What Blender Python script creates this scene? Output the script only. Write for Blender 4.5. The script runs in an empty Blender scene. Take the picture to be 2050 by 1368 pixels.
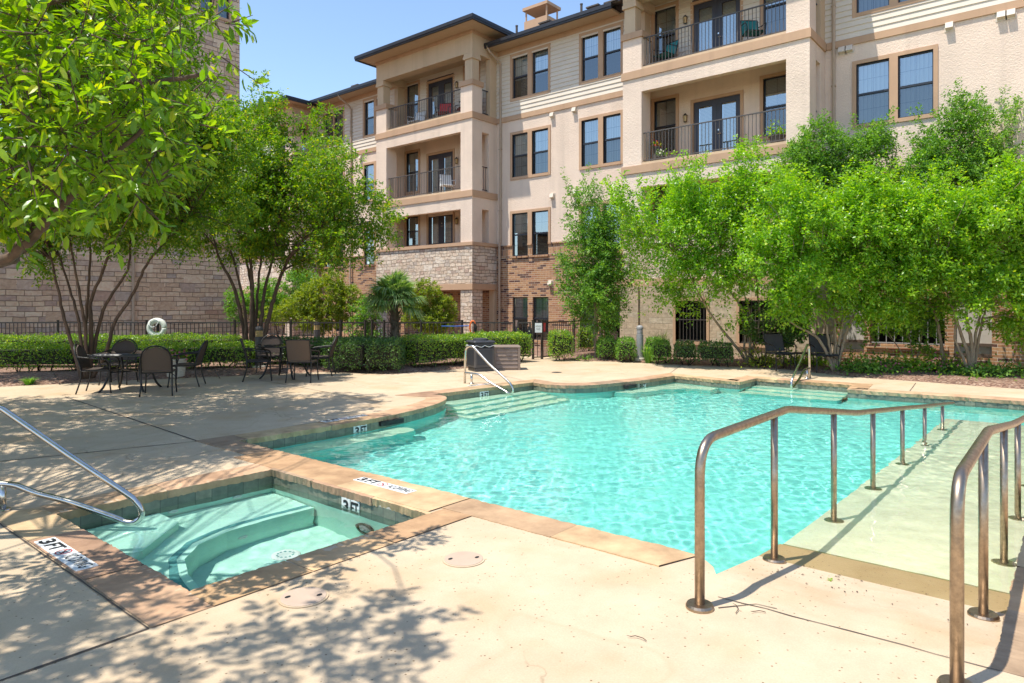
import bpy, bmesh, math, random
import numpy as np
from mathutils import Vector
from mathutils.geometry import delaunay_2d_cdt

# ------------------------------------------------------------------ camera, sky, sun, exposure
S = bpy.context.scene
COL = S.collection
TH = math.radians(39.67)                       # heading of the camera; X runs away-right, Y away-left
FW = np.array([math.cos(TH), math.sin(TH)])
RT = np.array([math.sin(TH), -math.cos(TH)])
EYE = 1.65
cam = bpy.data.cameras.new('camera')
cam_ob = bpy.data.objects.new('camera', cam)
COL.objects.link(cam_ob)
cam_ob.location = (0, 0, EYE)
cam_ob.rotation_euler = (math.radians(90), 0, TH - math.radians(90))
cam.lens = 24
cam.sensor_width = 36
cam.shift_y = -0.0368
cam.clip_end = 2000
cam.clip_start = 0.05
S.camera = cam_ob

SUN_DIR = Vector((0.3326, -0.133, -0.934)).normalized()
world = bpy.data.worlds.new('World')
S.world = world
world.use_nodes = True
wn = world.node_tree
sky = wn.nodes.new('ShaderNodeTexSky')
sky.sky_type = 'NISHITA'
sky.sun_disc = False
sky.sun_elevation = math.radians(69)
sky.sun_rotation = math.radians(-68.2)
sky.air_density = 1.0
sky.dust_density = 0.25
sky.ozone_density = 1.6
wn.links.new(sky.outputs[0], wn.nodes['Background'].inputs[0])
wn.nodes['Background'].inputs[1].default_value = 0.15
sun = bpy.data.lights.new('sun', 'SUN')
sun.energy = 3.8
sun.angle = math.radians(0.5)
sun.color = (1.0, 0.95, 0.86)
sun.cycles.is_caustics_light = True
sun_ob = bpy.data.objects.new('sun', sun)
COL.objects.link(sun_ob)
sun_ob.location = (-20, 8, 40)
sun_ob.rotation_euler = SUN_DIR.to_track_quat('-Z', 'Y').to_euler()
S.view_settings.view_transform = 'Standard'
S.view_settings.look = 'None'
S.view_settings.gamma = 1
S.view_settings.exposure = 0.8
S.cycles.use_denoising = True
S.cycles.max_bounces = 8
S.cycles.diffuse_bounces = 4
S.cycles.transmission_bounces = 6
S.cycles.transparent_max_bounces = 12
S.cycles.sample_clamp_indirect = 6

rng = np.random.default_rng(7)
random.seed(7)


def P(px, D):
    """ground position seen in photo column px at D metres from the camera plane"""
    v = (FW + (px - 1025) / 1366.7 * RT) * D
    return float(v[0]), float(v[1])


# ------------------------------------------------------------------ materials
def new_mat(name):
    m = bpy.data.materials.new(name)
    m.use_nodes = True
    nt = m.node_tree
    b = nt.nodes['Principled BSDF']
    return m, nt, b


def nd(nt, t, **kw):
    n = nt.nodes.new(t)
    for k, v in kw.items():
        setattr(n, k, v)
    return n


def lk(nt, a, b):
    nt.links.new(a, b)


def ramp(nt, fac, stops):
    r = nd(nt, 'ShaderNodeValToRGB')
    e = r.color_ramp.elements
    while len(e) < len(stops):
        e.new(0.5)
    for i, (p, c) in enumerate(stops):
        e[i].position = p
        e[i].color = (*c, 1) if len(c) == 3 else c
    lk(nt, fac, r.inputs[0])
    return r.outputs[0]


def noise(nt, vec, scale, detail=4, rough=0.55):
    n = nd(nt, 'ShaderNodeTexNoise')
    n.inputs['Scale'].default_value = scale
    n.inputs['Detail'].default_value = detail
    n.inputs['Roughness'].default_value = rough
    if vec is not None:
        lk(nt, vec, n.inputs['Vector'])
    return n.outputs['Fac']


def mixc(nt, fac, a, b, mode='MIX'):
    n = nd(nt, 'ShaderNodeMix', data_type='RGBA', blend_type=mode)
    for sock, v in ((n.inputs[0], fac), (n.inputs[6], a), (n.inputs[7], b)):
        if isinstance(v, (int, float)):
            sock.default_value = v
        elif isinstance(v, tuple):
            sock.default_value = (*v, 1) if len(v) == 3 else v
        else:
            lk(nt, v, sock)
    return n.outputs[2]


def bump(nt, b, h, strength, dist=0.02):
    n = nd(nt, 'ShaderNodeBump')
    n.inputs['Strength'].default_value = strength
    n.inputs['Distance'].default_value = dist
    lk(nt, h, n.inputs['Height'])
    lk(nt, n.outputs[0], b.inputs['Normal'])


def geo_pos(nt):
    return nd(nt, 'ShaderNodeNewGeometry').outputs['Position']


def uvn(nt):
    return nd(nt, 'ShaderNodeTexCoord').outputs['UV']


def plain(name, col, rough=0.6, metal=0.0, var=0.12, scale=6.0, spec=0.5, bmp=0.0, bscale=60):
    """one colour broken up by soft noise"""
    m, nt, b = new_mat(name)
    p = geo_pos(nt)
    f = noise(nt, p, scale, 5)
    lo = tuple(c * (1 - var) for c in col)
    hi = tuple(min(1, c * (1 + var)) for c in col)
    lk(nt, ramp(nt, f, [(0.3, lo), (0.7, hi)]), b.inputs['Base Color'])
    b.inputs['Roughness'].default_value = rough
    b.inputs['Metallic'].default_value = metal
    b.inputs['Specular IOR Level'].default_value = spec
    if bmp:
        bump(nt, b, noise(nt, p, bscale, 3), bmp, 0.01)
    return m


M = {}


def stucco(name, col, strength):
    m, nt, b = new_mat(name)
    p = geo_pos(nt)
    f = noise(nt, p, 0.9, 5)
    c = ramp(nt, f, [(0.25, tuple(x * 0.88 for x in col)), (0.75, tuple(x * 1.06 for x in col))])
    # faint vertical rain streaks
    mp = nd(nt, 'ShaderNodeMapping')
    mp.inputs['Scale'].default_value = (2.2, 2.2, 0.12)
    lk(nt, p, mp.inputs[0])
    st = noise(nt, mp.outputs[0], 1.0, 4)
    c = mixc(nt, ramp(nt, st, [(0.52, (0, 0, 0)), (0.78, (0.55, 0.55, 0.55))]), c, tuple(x * 0.70 for x in col))
    lk(nt, c, b.inputs['Base Color'])
    b.inputs['Roughness'].default_value = 0.92
    b.inputs['Specular IOR Level'].default_value = 0.2
    d = nd(nt, 'ShaderNodeTexNoise')
    d.inputs['Scale'].default_value = 21
    d.inputs['Detail'].default_value = 4
    d.inputs['Distortion'].default_value = 0.7
    lk(nt, p, d.inputs['Vector'])
    bump(nt, b, d.outputs['Fac'], strength, 0.03)
    return m


M['stucco'] = stucco('stucco', (0.76, 0.60, 0.47), 0.55)
M['smooth'] = stucco('smooth_stucco', (0.60, 0.445, 0.29), 0.12)
M['trim'] = stucco('trim_paint', (0.52, 0.335, 0.21), 0.08)
M['siding'] = plain('lap_siding', (0.66, 0.575, 0.465), 0.7, var=0.05, scale=1.5)
M['soffit'] = plain('soffit_paint', (0.50, 0.36, 0.23), 0.8, var=0.04)
M['gutter'] = plain('gutter_dark', (0.022, 0.022, 0.026), 0.45, var=0.2)
M['shingle'] = plain('roof_shingle', (0.10, 0.085, 0.075), 0.9, var=0.35, scale=14)
M['pipe'] = plain('downpipe_paint', (0.44, 0.335, 0.24), 0.7, var=0.06, spec=0.2)
M['iron'] = plain('dark_iron', (0.045, 0.036, 0.030), 0.5, var=0.25, scale=20)
M['railing'] = plain('railing_paint', (0.085, 0.072, 0.062), 0.5, var=0.15, scale=12)
M['sash'] = plain('sash_dark', (0.022, 0.024, 0.032), 0.4, var=0.15)
M['door'] = plain('door_paint', (0.035, 0.036, 0.05), 0.45, var=0.1)
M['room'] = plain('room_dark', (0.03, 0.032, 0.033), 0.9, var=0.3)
M['black'] = plain('black_metal', (0.014, 0.012, 0.011), 0.45, var=0.3, scale=25)
M['vent'] = plain('vent_paint', (0.62, 0.54, 0.44), 0.6, var=0.08)


def blind_mat(name, a, bcol, freq, axis='Z'):
    m, nt, b = new_mat(name)
    p = geo_pos(nt)
    sx = nd(nt, 'ShaderNodeSeparateXYZ')
    lk(nt, p, sx.inputs[0])
    mu = nd(nt, 'ShaderNodeMath', operation='MULTIPLY')
    lk(nt, sx.outputs[axis], mu.inputs[0])
    mu.inputs[1].default_value = freq
    fr = nd(nt, 'ShaderNodeMath', operation='FRACT')
    lk(nt, mu.outputs[0], fr.inputs[0])
    lk(nt, ramp(nt, fr.outputs[0], [(0.0, bcol), (0.16, bcol), (0.3, a), (1.0, tuple(x * 0.8 for x in a))]), b.inputs['Base Color'])
    b.inputs['Roughness'].default_value = 0.7
    return m


M['blind'] = blind_mat('window_blind', (0.55, 0.58, 0.55), (0.10, 0.11, 0.11), 22)
M['curtain'] = blind_mat('window_curtain', (0.62, 0.66, 0.66), (0.34, 0.38, 0.38), 9, 'Y')


def glass_pane(name, refl, tint):
    m, nt, b = new_mat(name)
    nt.nodes.remove(b)
    out = nt.nodes['Material Output']
    t = nd(nt, 'ShaderNodeBsdfTransparent')
    t.inputs[0].default_value = (*tint, 1)
    g = nd(nt, 'ShaderNodeBsdfGlossy')
    g.inputs['Color'].default_value = (0.80, 0.85, 0.86, 1)
    g.inputs['Roughness'].default_value = 0.015
    wob = nd(nt, 'ShaderNodeBump')
    wob.inputs['Strength'].default_value = 0.02
    wob.inputs['Distance'].default_value = 0.05
    lk(nt, noise(nt, geo_pos(nt), 1.7, 1), wob.inputs['Height'])
    lk(nt, wob.outputs[0], g.inputs['Normal'])
    lw = nd(nt, 'ShaderNodeFresnel')
    lw.inputs[0].default_value = 1.5
    ad = nd(nt, 'ShaderNodeMath', operation='ADD', use_clamp=True)
    lk(nt, lw.outputs[0], ad.inputs[0])
    ad.inputs[1].default_value = refl
    mx = nd(nt, 'ShaderNodeMixShader')
    lk(nt, ad.outputs[0], mx.inputs[0])
    lk(nt, t.outputs[0], mx.inputs[1])
    lk(nt, g.outputs[0], mx.inputs[2])
    lk(nt, mx.outputs[0], out.inputs[0])
    return m


M['glass'] = glass_pane('window_glass', 0.33, (0.78, 0.84, 0.83))
M['screen'] = glass_pane('screened_glass', 0.15, (0.44, 0.47, 0.48))
M['tableglass'] = glass_pane('table_glass', 0.05, (0.25, 0.27, 0.26))


def brick(name, soldier=False, along='Y'):
    m, nt, b = new_mat(name)
    uv = uvn(nt)
    vec = uv
    if soldier:
        mp = nd(nt, 'ShaderNodeMapping')
        mp.inputs['Rotation'].default_value = (0, 0, math.radians(90))
        lk(nt, uv, mp.inputs[0])
        vec = mp.outputs[0]
    t = nd(nt, 'ShaderNodeTexBrick')
    t.offset = 0.0 if soldier else 0.5
    t.inputs['Scale'].default_value = 1.0
    t.inputs['Brick Width'].default_value = 0.262 if soldier else 0.30
    t.inputs['Row Height'].default_value = 0.085
    t.inputs['Mortar Size'].default_value = 0.008
    t.inputs['Mortar Smooth'].default_value = 0.15
    t.inputs['Bias'].default_value = 0.0
    t.inputs['Color1'].default_value = (0, 0, 0, 1)
    t.inputs['Color2'].default_value = (1, 1, 1, 1)
    t.inputs['Mortar'].default_value = (0.5, 0.5, 0.5, 1)
    lk(nt, vec, t.inputs['Vector'])
    c = ramp(nt, t.outputs['Color'], [(0.0, (0.085, 0.045, 0.04)), (0.18, (0.13, 0.062, 0.045)), (0.24, (0.31, 0.155, 0.08)),
                                      (0.55, (0.40, 0.215, 0.11)), (0.8, (0.46, 0.265, 0.14)), (1.0, (0.32, 0.15, 0.09))])
    n1 = noise(nt, uv, 9, 4)
    c = mixc(nt, 0.35, c, ramp(nt, n1, [(0.3, (0.25, 0.25, 0.25)), (0.7, (0.75, 0.75, 0.75))]), 'OVERLAY')
    c = mixc(nt, t.outputs['Fac'], c, (0.52, 0.43, 0.33))
    lk(nt, c, b.inputs['Base Color'])
    b.inputs['Roughness'].default_value = 0.9
    b.inputs['Specular IOR Level'].default_value = 0.2
    h = nd(nt, 'ShaderNodeMath', operation='SUBTRACT')
    lk(nt, n1, h.inputs[0])
    lk(nt, t.outputs['Fac'], h.inputs[1])
    bump(nt, b, h.outputs[0], 0.6, 0.012)
    return m


M['brick'] = brick('brick')
M['soldier'] = brick('brick_soldier_course', True)


def stone(name, w, h, stops, mortar, bs, dist=0.05):
    m, nt, b = new_mat(name)
    uv = uvn(nt)
    # wobble the courses
    nz = nd(nt, 'ShaderNodeTexNoise')
    nz.inputs['Scale'].default_value = 1.6
    nz.inputs['Detail'].default_value = 3
    lk(nt, uv, nz.inputs['Vector'])
    sb = nd(nt, 'ShaderNodeVectorMath', operation='SUBTRACT')
    lk(nt, nz.outputs['Color'], sb.inputs[0])
    sb.inputs[1].default_value = (0.5, 0.5, 0.5)
    sc = nd(nt, 'ShaderNodeVectorMath', operation='SCALE')
    lk(nt, sb.outputs[0], sc.inputs[0])
    sc.inputs['Scale'].default_value = dist * 2
    ad = nd(nt, 'ShaderNodeVectorMath', operation='ADD')
    lk(nt, uv, ad.inputs[0])
    lk(nt, sc.outputs[0], ad.inputs[1])
    outs = []
    for k, (ww, hh, off) in enumerate(((w, h, 0.43), (w * 1.62, h * 2.0, 0.37))):
        t = nd(nt, 'ShaderNodeTexBrick')
        t.offset = off
        t.offset_frequency = 2
        t.squash = 0.72
        t.squash_frequency = 3
        t.inputs['Scale'].default_value = 1.0
        t.inputs['Brick Width'].default_value = ww
        t.inputs['Row Height'].default_value = hh
        t.inputs['Mortar Size'].default_value = 0.011
        t.inputs['Mortar Smooth'].default_value = 0.35
        t.inputs['Color1'].default_value = (0, 0, 0, 1)
        t.inputs['Color2'].default_value = (1, 1, 1, 1)
        t.inputs['Mortar'].default_value = (0.5, 0.5, 0.5, 1)
        lk(nt, ad.outputs[0], t.inputs['Vector'])
        outs.append(t)
    # pick the big stones in about a third of the big cells
    pick = nd(nt, 'ShaderNodeMath', operation='GREATER_THAN')
    pick.inputs[1].default_value = 0.80
    sp = nd(nt, 'ShaderNodeSeparateColor')
    lk(nt, outs[1].outputs['Color'], sp.inputs[0])
    lk(nt, sp.outputs[0], pick.inputs[0])
    val = mixc(nt, pick.outputs[0], outs[0].outputs['Color'], outs[1].outputs['Color'])
    # big stones get their own shades: stretch .66..1 to 0..1 with a fraction
    mort = nd(nt, 'ShaderNodeMix')
    lk(nt, pick.outputs[0], mort.inputs[0])
    lk(nt, outs[0].outputs['Fac'], mort.inputs[2])
    lk(nt, outs[1].outputs['Fac'], mort.inputs[3])
    mu = nd(nt, 'ShaderNodeMath', operation='MULTIPLY')
    sv = nd(nt, 'ShaderNodeSeparateColor')
    lk(nt, val, sv.inputs[0])
    lk(nt, sv.outputs[0], mu.inputs[0])
    mu.inputs[1].default_value = 3.0
    fr = nd(nt, 'ShaderNodeMath', operation='FRACT')
    lk(nt, mu.outputs[0], fr.inputs[0])
    c = ramp(nt, fr.outputs[0], stops)
    n1 = noise(nt, uv, 7, 6, 0.65)
    c = mixc(nt, 0.5, c, ramp(nt, n1, [(0.25, (0.22, 0.22, 0.22)), (0.75, (0.78, 0.78, 0.78))]), 'OVERLAY')
    c = mixc(nt, mort.outputs[0], c, mortar)
    lk(nt, c, b.inputs['Base Color'])
    b.inputs['Roughness'].default_value = 0.92
    b.inputs['Specular IOR Level'].default_value = 0.2
    h1 = nd(nt, 'ShaderNodeMath', operation='MULTIPLY_ADD')
    lk(nt, mort.outputs[0], h1.inputs[0])
    h1.inputs[1].default_value = -1.6
    lk(nt, n1, h1.inputs[2])
    h2 = nd(nt, 'ShaderNodeMath', operation='MULTIPLY_ADD')
    lk(nt, fr.outputs[0], h2.inputs[0])
    h2.inputs[1].default_value = 0.7
    lk(nt, h1.outputs[0], h2.inputs[2])
    bump(nt, b, h2.outputs[0], bs, 0.05)
    return m


M['ashlar'] = stone('ashlar_stone', 0.50, 0.175,
                    [(0.0, (0.596, 0.435, 0.300)), (0.25, (0.681, 0.505, 0.346)), (0.45, (0.532, 0.373, 0.253)), (0.62, (0.745, 0.575, 0.402)),
                     (0.80, (0.617, 0.454, 0.328)), (0.90, (0.446, 0.363, 0.300)), (1.0, (0.479, 0.313, 0.225))], (0.276, 0.192, 0.131), 0.9, 0.045)
M['ledge'] = stone('ledge_stone', 0.34, 0.14,
                   [(0.0, (0.638, 0.502, 0.376)), (0.3, (0.684, 0.547, 0.416)), (0.5, (0.570, 0.433, 0.319)), (0.7, (0.718, 0.604, 0.479)),
                    (0.9, (0.502, 0.410, 0.331)), (1.0, (0.547, 0.376, 0.285))], (0.285, 0.211, 0.148), 1.0, 0.11)
M['patio'] = stone('patio_stone', 0.50, 0.20,
                   [(0.0, (0.44, 0.34, 0.235)), (0.4, (0.50, 0.39, 0.27)), (0.7, (0.42, 0.33, 0.23)), (1.0, (0.48, 0.40, 0.29))],
                   (0.38, 0.30, 0.21), 0.35, 0.02)


def concrete(name, col, spec_dark, wet=False):
    m, nt, b = new_mat(name)
    p = geo_pos(nt)
    big = noise(nt, p, 0.55, 6, 0.6)
    c = ramp(nt, big, [(0.25, tuple(x * 0.86 for x in col)), (0.5, col), (0.75, tuple(min(1, x * 1.08) for x in col))])
    mid = noise(nt, p, 3.5, 6, 0.7)
    c = mixc(nt, 0.30, c, ramp(nt, mid, [(0.3, (0.36, 0.34, 0.31)), (0.7, (0.62, 0.62, 0.62))]), 'OVERLAY')
    wide = noise(nt, p, 0.22, 5, 0.62)
    c = mixc(nt, ramp(nt, wide, [(0.48, (0, 0, 0)), (0.66, (0.5, 0.5, 0.5))]), c, (col[0] * 0.80, col[1] * 0.765, col[2] * 0.72))
    ring = ramp(nt, noise(nt, p, 0.85, 2, 0.4), [(0.555, (0, 0, 0)), (0.575, (0.45, 0.45, 0.45)), (0.60, (0.1, 0.1, 0.1)), (0.8, (0.2, 0.2, 0.2))])
    c = mixc(nt, ring, c, (col[0] * 0.84, col[1] * 0.80, col[2] * 0.74))
    # rusty blotches where the pits gather
    bl = noise(nt, p, 1.3, 3, 0.5)
    gather = ramp(nt, bl, [(0.52, (0, 0, 0)), (0.70, (1, 1, 1))])
    c = mixc(nt, mixc(nt, 0.42, (0, 0, 0), gather), c, (col[0] * 0.80, col[1] * 0.62, col[2] * 0.42))
    # little pits
    vo = nd(nt, 'ShaderNodeTexVoronoi')
    vo.inputs['Scale'].default_value = 26
    vo.inputs['Randomness'].default_value = 1
    lk(nt, p, vo.inputs['Vector'])
    pit = ramp(nt, vo.outputs['Distance'], [(0.08, (1, 1, 1)), (0.17, (0, 0, 0))])
    sepc = nd(nt, 'ShaderNodeSeparateColor')
    lk(nt, vo.outputs['Color'], sepc.inputs[0])
    g2 = nd(nt, 'ShaderNodeMath', operation='MULTIPLY_ADD')
    lk(nt, bl, g2.inputs[0])
    g2.inputs[1].default_value = 1.1
    lk(nt, sepc.outputs[0], g2.inputs[2])
    gt = nd(nt, 'ShaderNodeMath', operation='GREATER_THAN')
    gt.inputs[1].default_value = 0.98
    lk(nt, g2.outputs[0], gt.inputs[0])
    pm = nd(nt, 'ShaderNodeMath', operation='MULTIPLY')
    lk(nt, gt.outputs[0], pm.inputs[0])
    sp2 = nd(nt, 'ShaderNodeSeparateColor')
    lk(nt, pit, sp2.inputs[0])
    lk(nt, sp2.outputs[0], pm.inputs[1])
    c = mixc(nt, pm.outputs[0], c, spec_dark)
    dn = nd(nt, 'ShaderNodeTexNoise')
    dn.inputs['Scale'].default_value = 1.9
    dn.inputs['Detail'].default_value = 6
    lk(nt, p, dn.inputs['Vector'])
    dm = nd(nt, 'ShaderNodeVectorMath', operation='MULTIPLY_ADD')
    lk(nt, dn.outputs['Color'], dm.inputs[0])
    dm.inputs[1].default_value = (0.55, 0.55, 0.55)
    lk(nt, p, dm.inputs[2])
    cv = nd(nt, 'ShaderNodeTexVoronoi', feature='DISTANCE_TO_EDGE')
    cv.inputs['Scale'].default_value = 0.36
    lk(nt, dm.outputs[0], cv.inputs['Vector'])
    crk = ramp(nt, cv.outputs['Distance'], [(0.0012, (0.55, 0.55, 0.55)), (0.0035, (0, 0, 0))])
    c = mixc(nt, mixc(nt, 1.0, crk, ramp(nt, noise(nt, p, 0.5, 2), [(0.46, (0, 0, 0)), (0.56, (1, 1, 1))]), 'MULTIPLY'), c, (col[0] * 0.38, col[1] * 0.34, col[2] * 0.28))
    fine = noise(nt, p, 95, 3, 0.7)
    c = mixc(nt, 0.28, c, ramp(nt, fine, [(0.3, (0.36, 0.36, 0.36)), (0.7, (0.62, 0.62, 0.62))]), 'OVERLAY')
    lk(nt, c, b.inputs['Base Color'])
    b.inputs['Roughness'].default_value = 0.35 if wet else 0.82
    b.inputs['Specular IOR Level'].default_value = 0.4 if wet else 0.25
    h = nd(nt, 'ShaderNodeMath', operation='SUBTRACT')
    lk(nt, noise(nt, p, 40, 5, 0.7), h.inputs[0])
    lk(nt, pm.outputs[0], h.inputs[1])
    bump(nt, b, h.outputs[0], 0.22, 0.01)
    return m


M['deck'] = concrete('pool_deck_concrete', (0.535, 0.42, 0.29), (0.17, 0.11, 0.06))
M['wetdeck'] = concrete('wet_concrete', (0.36, 0.255, 0.125), (0.13, 0.08, 0.04), True)


def island_mat(name, stops, rough=0.8, nscale=5, mixf=0.5, bs=0.3):
    m, nt, b = new_mat(name)
    g = nd(nt, 'ShaderNodeNewGeometry')
    c = ramp(nt, g.outputs['Random Per Island'], stops)
    n1 = noise(nt, g.outputs['Position'], nscale, 6, 0.65)
    c = mixc(nt, mixf, c, ramp(nt, n1, [(0.25, (0.25, 0.22, 0.2)), (0.75, (0.75, 0.74, 0.72))]), 'OVERLAY')
    lk(nt, c, b.inputs['Base Color'])
    b.inputs['Roughness'].default_value = rough
    b.inputs['Specular IOR Level'].default_value = 0.3
    bump(nt, b, noise(nt, g.outputs['Position'], nscale * 5, 5), bs, 0.015)
    return m


M['flag'] = island_mat('flagstone', [(0.0, (0.45, 0.29, 0.155)), (0.2, (0.51, 0.36, 0.21)), (0.4, (0.40, 0.25, 0.14)), (0.55, (0.49, 0.315, 0.195)),
                                     (0.7, (0.33, 0.205, 0.135)), (0.85, (0.52, 0.375, 0.215)), (1.0, (0.26, 0.18, 0.13))], 0.75, 2.6, 0.85)


def leaf_mat(name, stops, trans, rough=0.45, spec=0.35):
    m, nt, b = new_mat(name)
    out = nt.nodes['Material Output']
    g = nd(nt, 'ShaderNodeNewGeometry')
    c = ramp(nt, g.outputs['Random Per Island'], stops)
    big = noise(nt, g.outputs['Position'], 1.1, 3)
    c = mixc(nt, 0.6, c, ramp(nt, big, [(0.3, (0.37, 0.38, 0.36)), (0.7, (0.68, 0.62, 0.58))]), 'OVERLAY')
    lk(nt, c, b.inputs['Base Color'])
    b.inputs['Roughness'].default_value = rough
    b.inputs['Specular IOR Level'].default_value = spec
    t = nd(nt, 'ShaderNodeBsdfTranslucent')
    tc = mixc(nt, 1.0, c, (1.0, 1.0, 0.42), 'MULTIPLY')
    tb = nd(nt, 'ShaderNodeBrightContrast')
    tb.inputs['Bright'].default_value = 0.0
    gm = nd(nt, 'ShaderNodeHueSaturation')
    gm.inputs['Value'].default_value = 2.1
    gm.inputs['Saturation'].default_value = 1.05
    lk(nt, tc, gm.inputs['Color'])
    lk(nt, gm.outputs[0], t.inputs['Color'])
    mx = nd(nt, 'ShaderNodeMixShader')
    mx.inputs[0].default_value = trans
    lk(nt, b.outputs[0], mx.inputs[1])
    lk(nt, t.outputs[0], mx.inputs[2])
    lk(nt, mx.outputs[0], out.inputs[0])
    return m


M['leaf_big'] = leaf_mat('broad_leaf', [(0.0, (0.083, 0.182, 0.015)), (0.5, (0.143, 0.261, 0.018)), (0.85, (0.209, 0.322, 0.022)), (1.0, (0.369, 0.400, 0.031))], 0.45, 0.35, 0.5)
M['leaf_crape'] = leaf_mat('crape_leaf', [(0.0, (0.073, 0.165, 0.021)), (0.5, (0.125, 0.247, 0.023)), (0.86, (0.222, 0.339, 0.026)), (1.0, (0.460, 0.424, 0.039))], 0.4)
M['leaf_bright'] = leaf_mat('bright_leaf', [(0.0, (0.118, 0.267, 0.022)), (0.5, (0.193, 0.368, 0.026)), (0.9, (0.283, 0.446, 0.032)), (1.0, (0.435, 0.499, 0.063))], 0.42, 0.35, 0.6)
M['leaf_shrub'] = leaf_mat('shrub_leaf', [(0.0, (0.074, 0.186, 0.034)), (0.5, (0.125, 0.271, 0.043)), (1.0, (0.230, 0.382, 0.067))], 0.35)
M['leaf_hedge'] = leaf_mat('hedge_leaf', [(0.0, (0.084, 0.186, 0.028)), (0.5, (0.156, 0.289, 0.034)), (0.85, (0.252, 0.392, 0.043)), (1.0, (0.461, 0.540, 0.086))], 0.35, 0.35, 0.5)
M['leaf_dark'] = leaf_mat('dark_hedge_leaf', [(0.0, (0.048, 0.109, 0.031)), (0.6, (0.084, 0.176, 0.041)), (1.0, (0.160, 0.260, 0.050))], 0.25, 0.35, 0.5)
M['leaf_yellow'] = leaf_mat('yellowgreen_leaf', [(0.0, (0.099, 0.171, 0.022)), (0.5, (0.176, 0.248, 0.033)), (1.0, (0.308, 0.341, 0.055))], 0.4)
M['palm'] = leaf_mat('palm_leaf', [(0.0, (0.085, 0.18, 0.05)), (0.6, (0.15, 0.27, 0.08)), (1.0, (0.30, 0.38, 0.18))], 0.35, 0.4, 0.5)
M['grassblade'] = leaf_mat('grass_blade', [(0.0, (0.07, 0.12, 0.04)), (0.6, (0.14, 0.19, 0.09)), (1.0, (0.26, 0.27, 0.17))], 0.3)
M['twig'] = plain('hedge_core', (0.030, 0.028, 0.014), 0.95, var=0.4, scale=12)


def bark(name, a, bcol):
    m, nt, b = new_mat(name)
    p = geo_pos(nt)
    mp = nd(nt, 'ShaderNodeMapping')
    mp.inputs['Scale'].default_value = (14, 14, 2.2)
    lk(nt, p, mp.inputs[0])
    f = noise(nt, mp.outputs[0], 1.0, 6, 0.6)
    lk(nt, ramp(nt, f, [(0.3, a), (0.7, bcol)]), b.inputs['Base Color'])
    b.inputs['Roughness'].default_value = 0.85
    bump(nt, b, f, 0.5, 0.02)
    return m


M['bark_dark'] = bark('crape_bark', (0.055, 0.034, 0.024), (0.15, 0.095, 0.062))
M['bark_pale'] = bark('pale_bark', (0.20, 0.145, 0.095), (0.38, 0.29, 0.20))
M['bark_palm'] = bark('palm_bark', (0.06, 0.042, 0.03), (0.17, 0.12, 0.08))


def mulch(name):
    m, nt, b = new_mat(name)
    p = geo_pos(nt)
    vo = nd(nt, 'ShaderNodeTexVoronoi')
    vo.inputs['Scale'].default_value = 28
    lk(nt, p, vo.inputs['Vector'])
    sp = nd(nt, 'ShaderNodeSeparateColor')
    lk(nt, vo.outputs['Color'], sp.inputs[0])
    c = ramp(nt, sp.outputs[0], [(0.0, (0.10, 0.052, 0.035)), (0.45, (0.21, 0.115, 0.075)), (0.8, (0.30, 0.18, 0.12)), (1.0, (0.42, 0.30, 0.22))])
    c = mixc(nt, 0.5, c, ramp(nt, noise(nt, p, 1.2, 4), [(0.3, (0.3, 0.3, 0.3)), (0.7, (0.7, 0.7, 0.7))]), 'OVERLAY')
    lk(nt, c, b.inputs['Base Color'])
    b.inputs['Roughness'].default_value = 0.95
    bump(nt, b, vo.outputs['Distance'], 0.8, 0.03)
    return m


M['mulch'] = mulch('mulch')


def steel(name, col, rough, grime):
    m, nt, b = new_mat(name)
    p = geo_pos(nt)
    f = noise(nt, p, 22, 5, 0.7)
    lk(nt, ramp(nt, f, [(0.35, col), (0.72, tuple(x * (1 - grime) for x in col))]), b.inputs['Base Color'])
    b.inputs['Metallic'].default_value = 1.0
    lk(nt, ramp(nt, f, [(0.3, (rough,) * 3), (0.8, (min(1, rough * 2),) * 3)]), b.inputs['Roughness'])
    return m


M['steel'] = steel('stainless_steel', (0.62, 0.59, 0.55), 0.16, 0.12)
M['bronze'] = steel('bronze_steel', (0.46, 0.36, 0.265), 0.27, 0.42)


def wicker(name, a, bcol):
    m, nt, b = new_mat(name)
    w = nd(nt, 'ShaderNodeTexWave')
    w.inputs['Scale'].default_value = 24
    w.inputs['Distortion'].default_value = 0.6
    tc = nd(nt, 'ShaderNodeTexCoord')
    lk(nt, tc.outputs['Object'], w.inputs['Vector'])
    lk(nt, ramp(nt, w.outputs['Fac'], [(0.25, a), (0.7, bcol)]), b.inputs['Base Color'])
    b.inputs['Roughness'].default_value = 0.7
    bump(nt, b, w.outputs['Fac'], 0.5, 0.01)
    return m


M['wicker'] = wicker('brown_wicker', (0.03, 0.02, 0.016), (0.085, 0.056, 0.04))
M['wicker_pale'] = wicker('pale_wicker', (0.09, 0.056, 0.038), (0.19, 0.125, 0.085))
M['sling'] = plain('dark_sling', (0.055, 0.05, 0.052), 0.75, var=0.15)
M['teal'] = plain('teal_sling', (0.02, 0.20, 0.19), 0.7, var=0.1)
M['red'] = plain('red_plastic', (0.52, 0.03, 0.025), 0.5, var=0.1)
M['white'] = plain('white_plastic', (0.78, 0.78, 0.76), 0.5, var=0.05)
M['ringwhite'] = plain('ring_foam', (0.66, 0.68, 0.58), 0.6, var=0.12, scale=9)
M['orange'] = plain('orange_hose', (0.72, 0.16, 0.03), 0.5, var=0.08)
M['blue'] = plain('blue_pole', (0.03, 0.12, 0.42), 0.4, var=0.08)
M['bin'] = plain('bin_resin', (0.075, 0.068, 0.065), 0.55, var=0.12)
M['bindark'] = plain('bin_dark', (0.035, 0.036, 0.042), 0.5, var=0.12)
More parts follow.
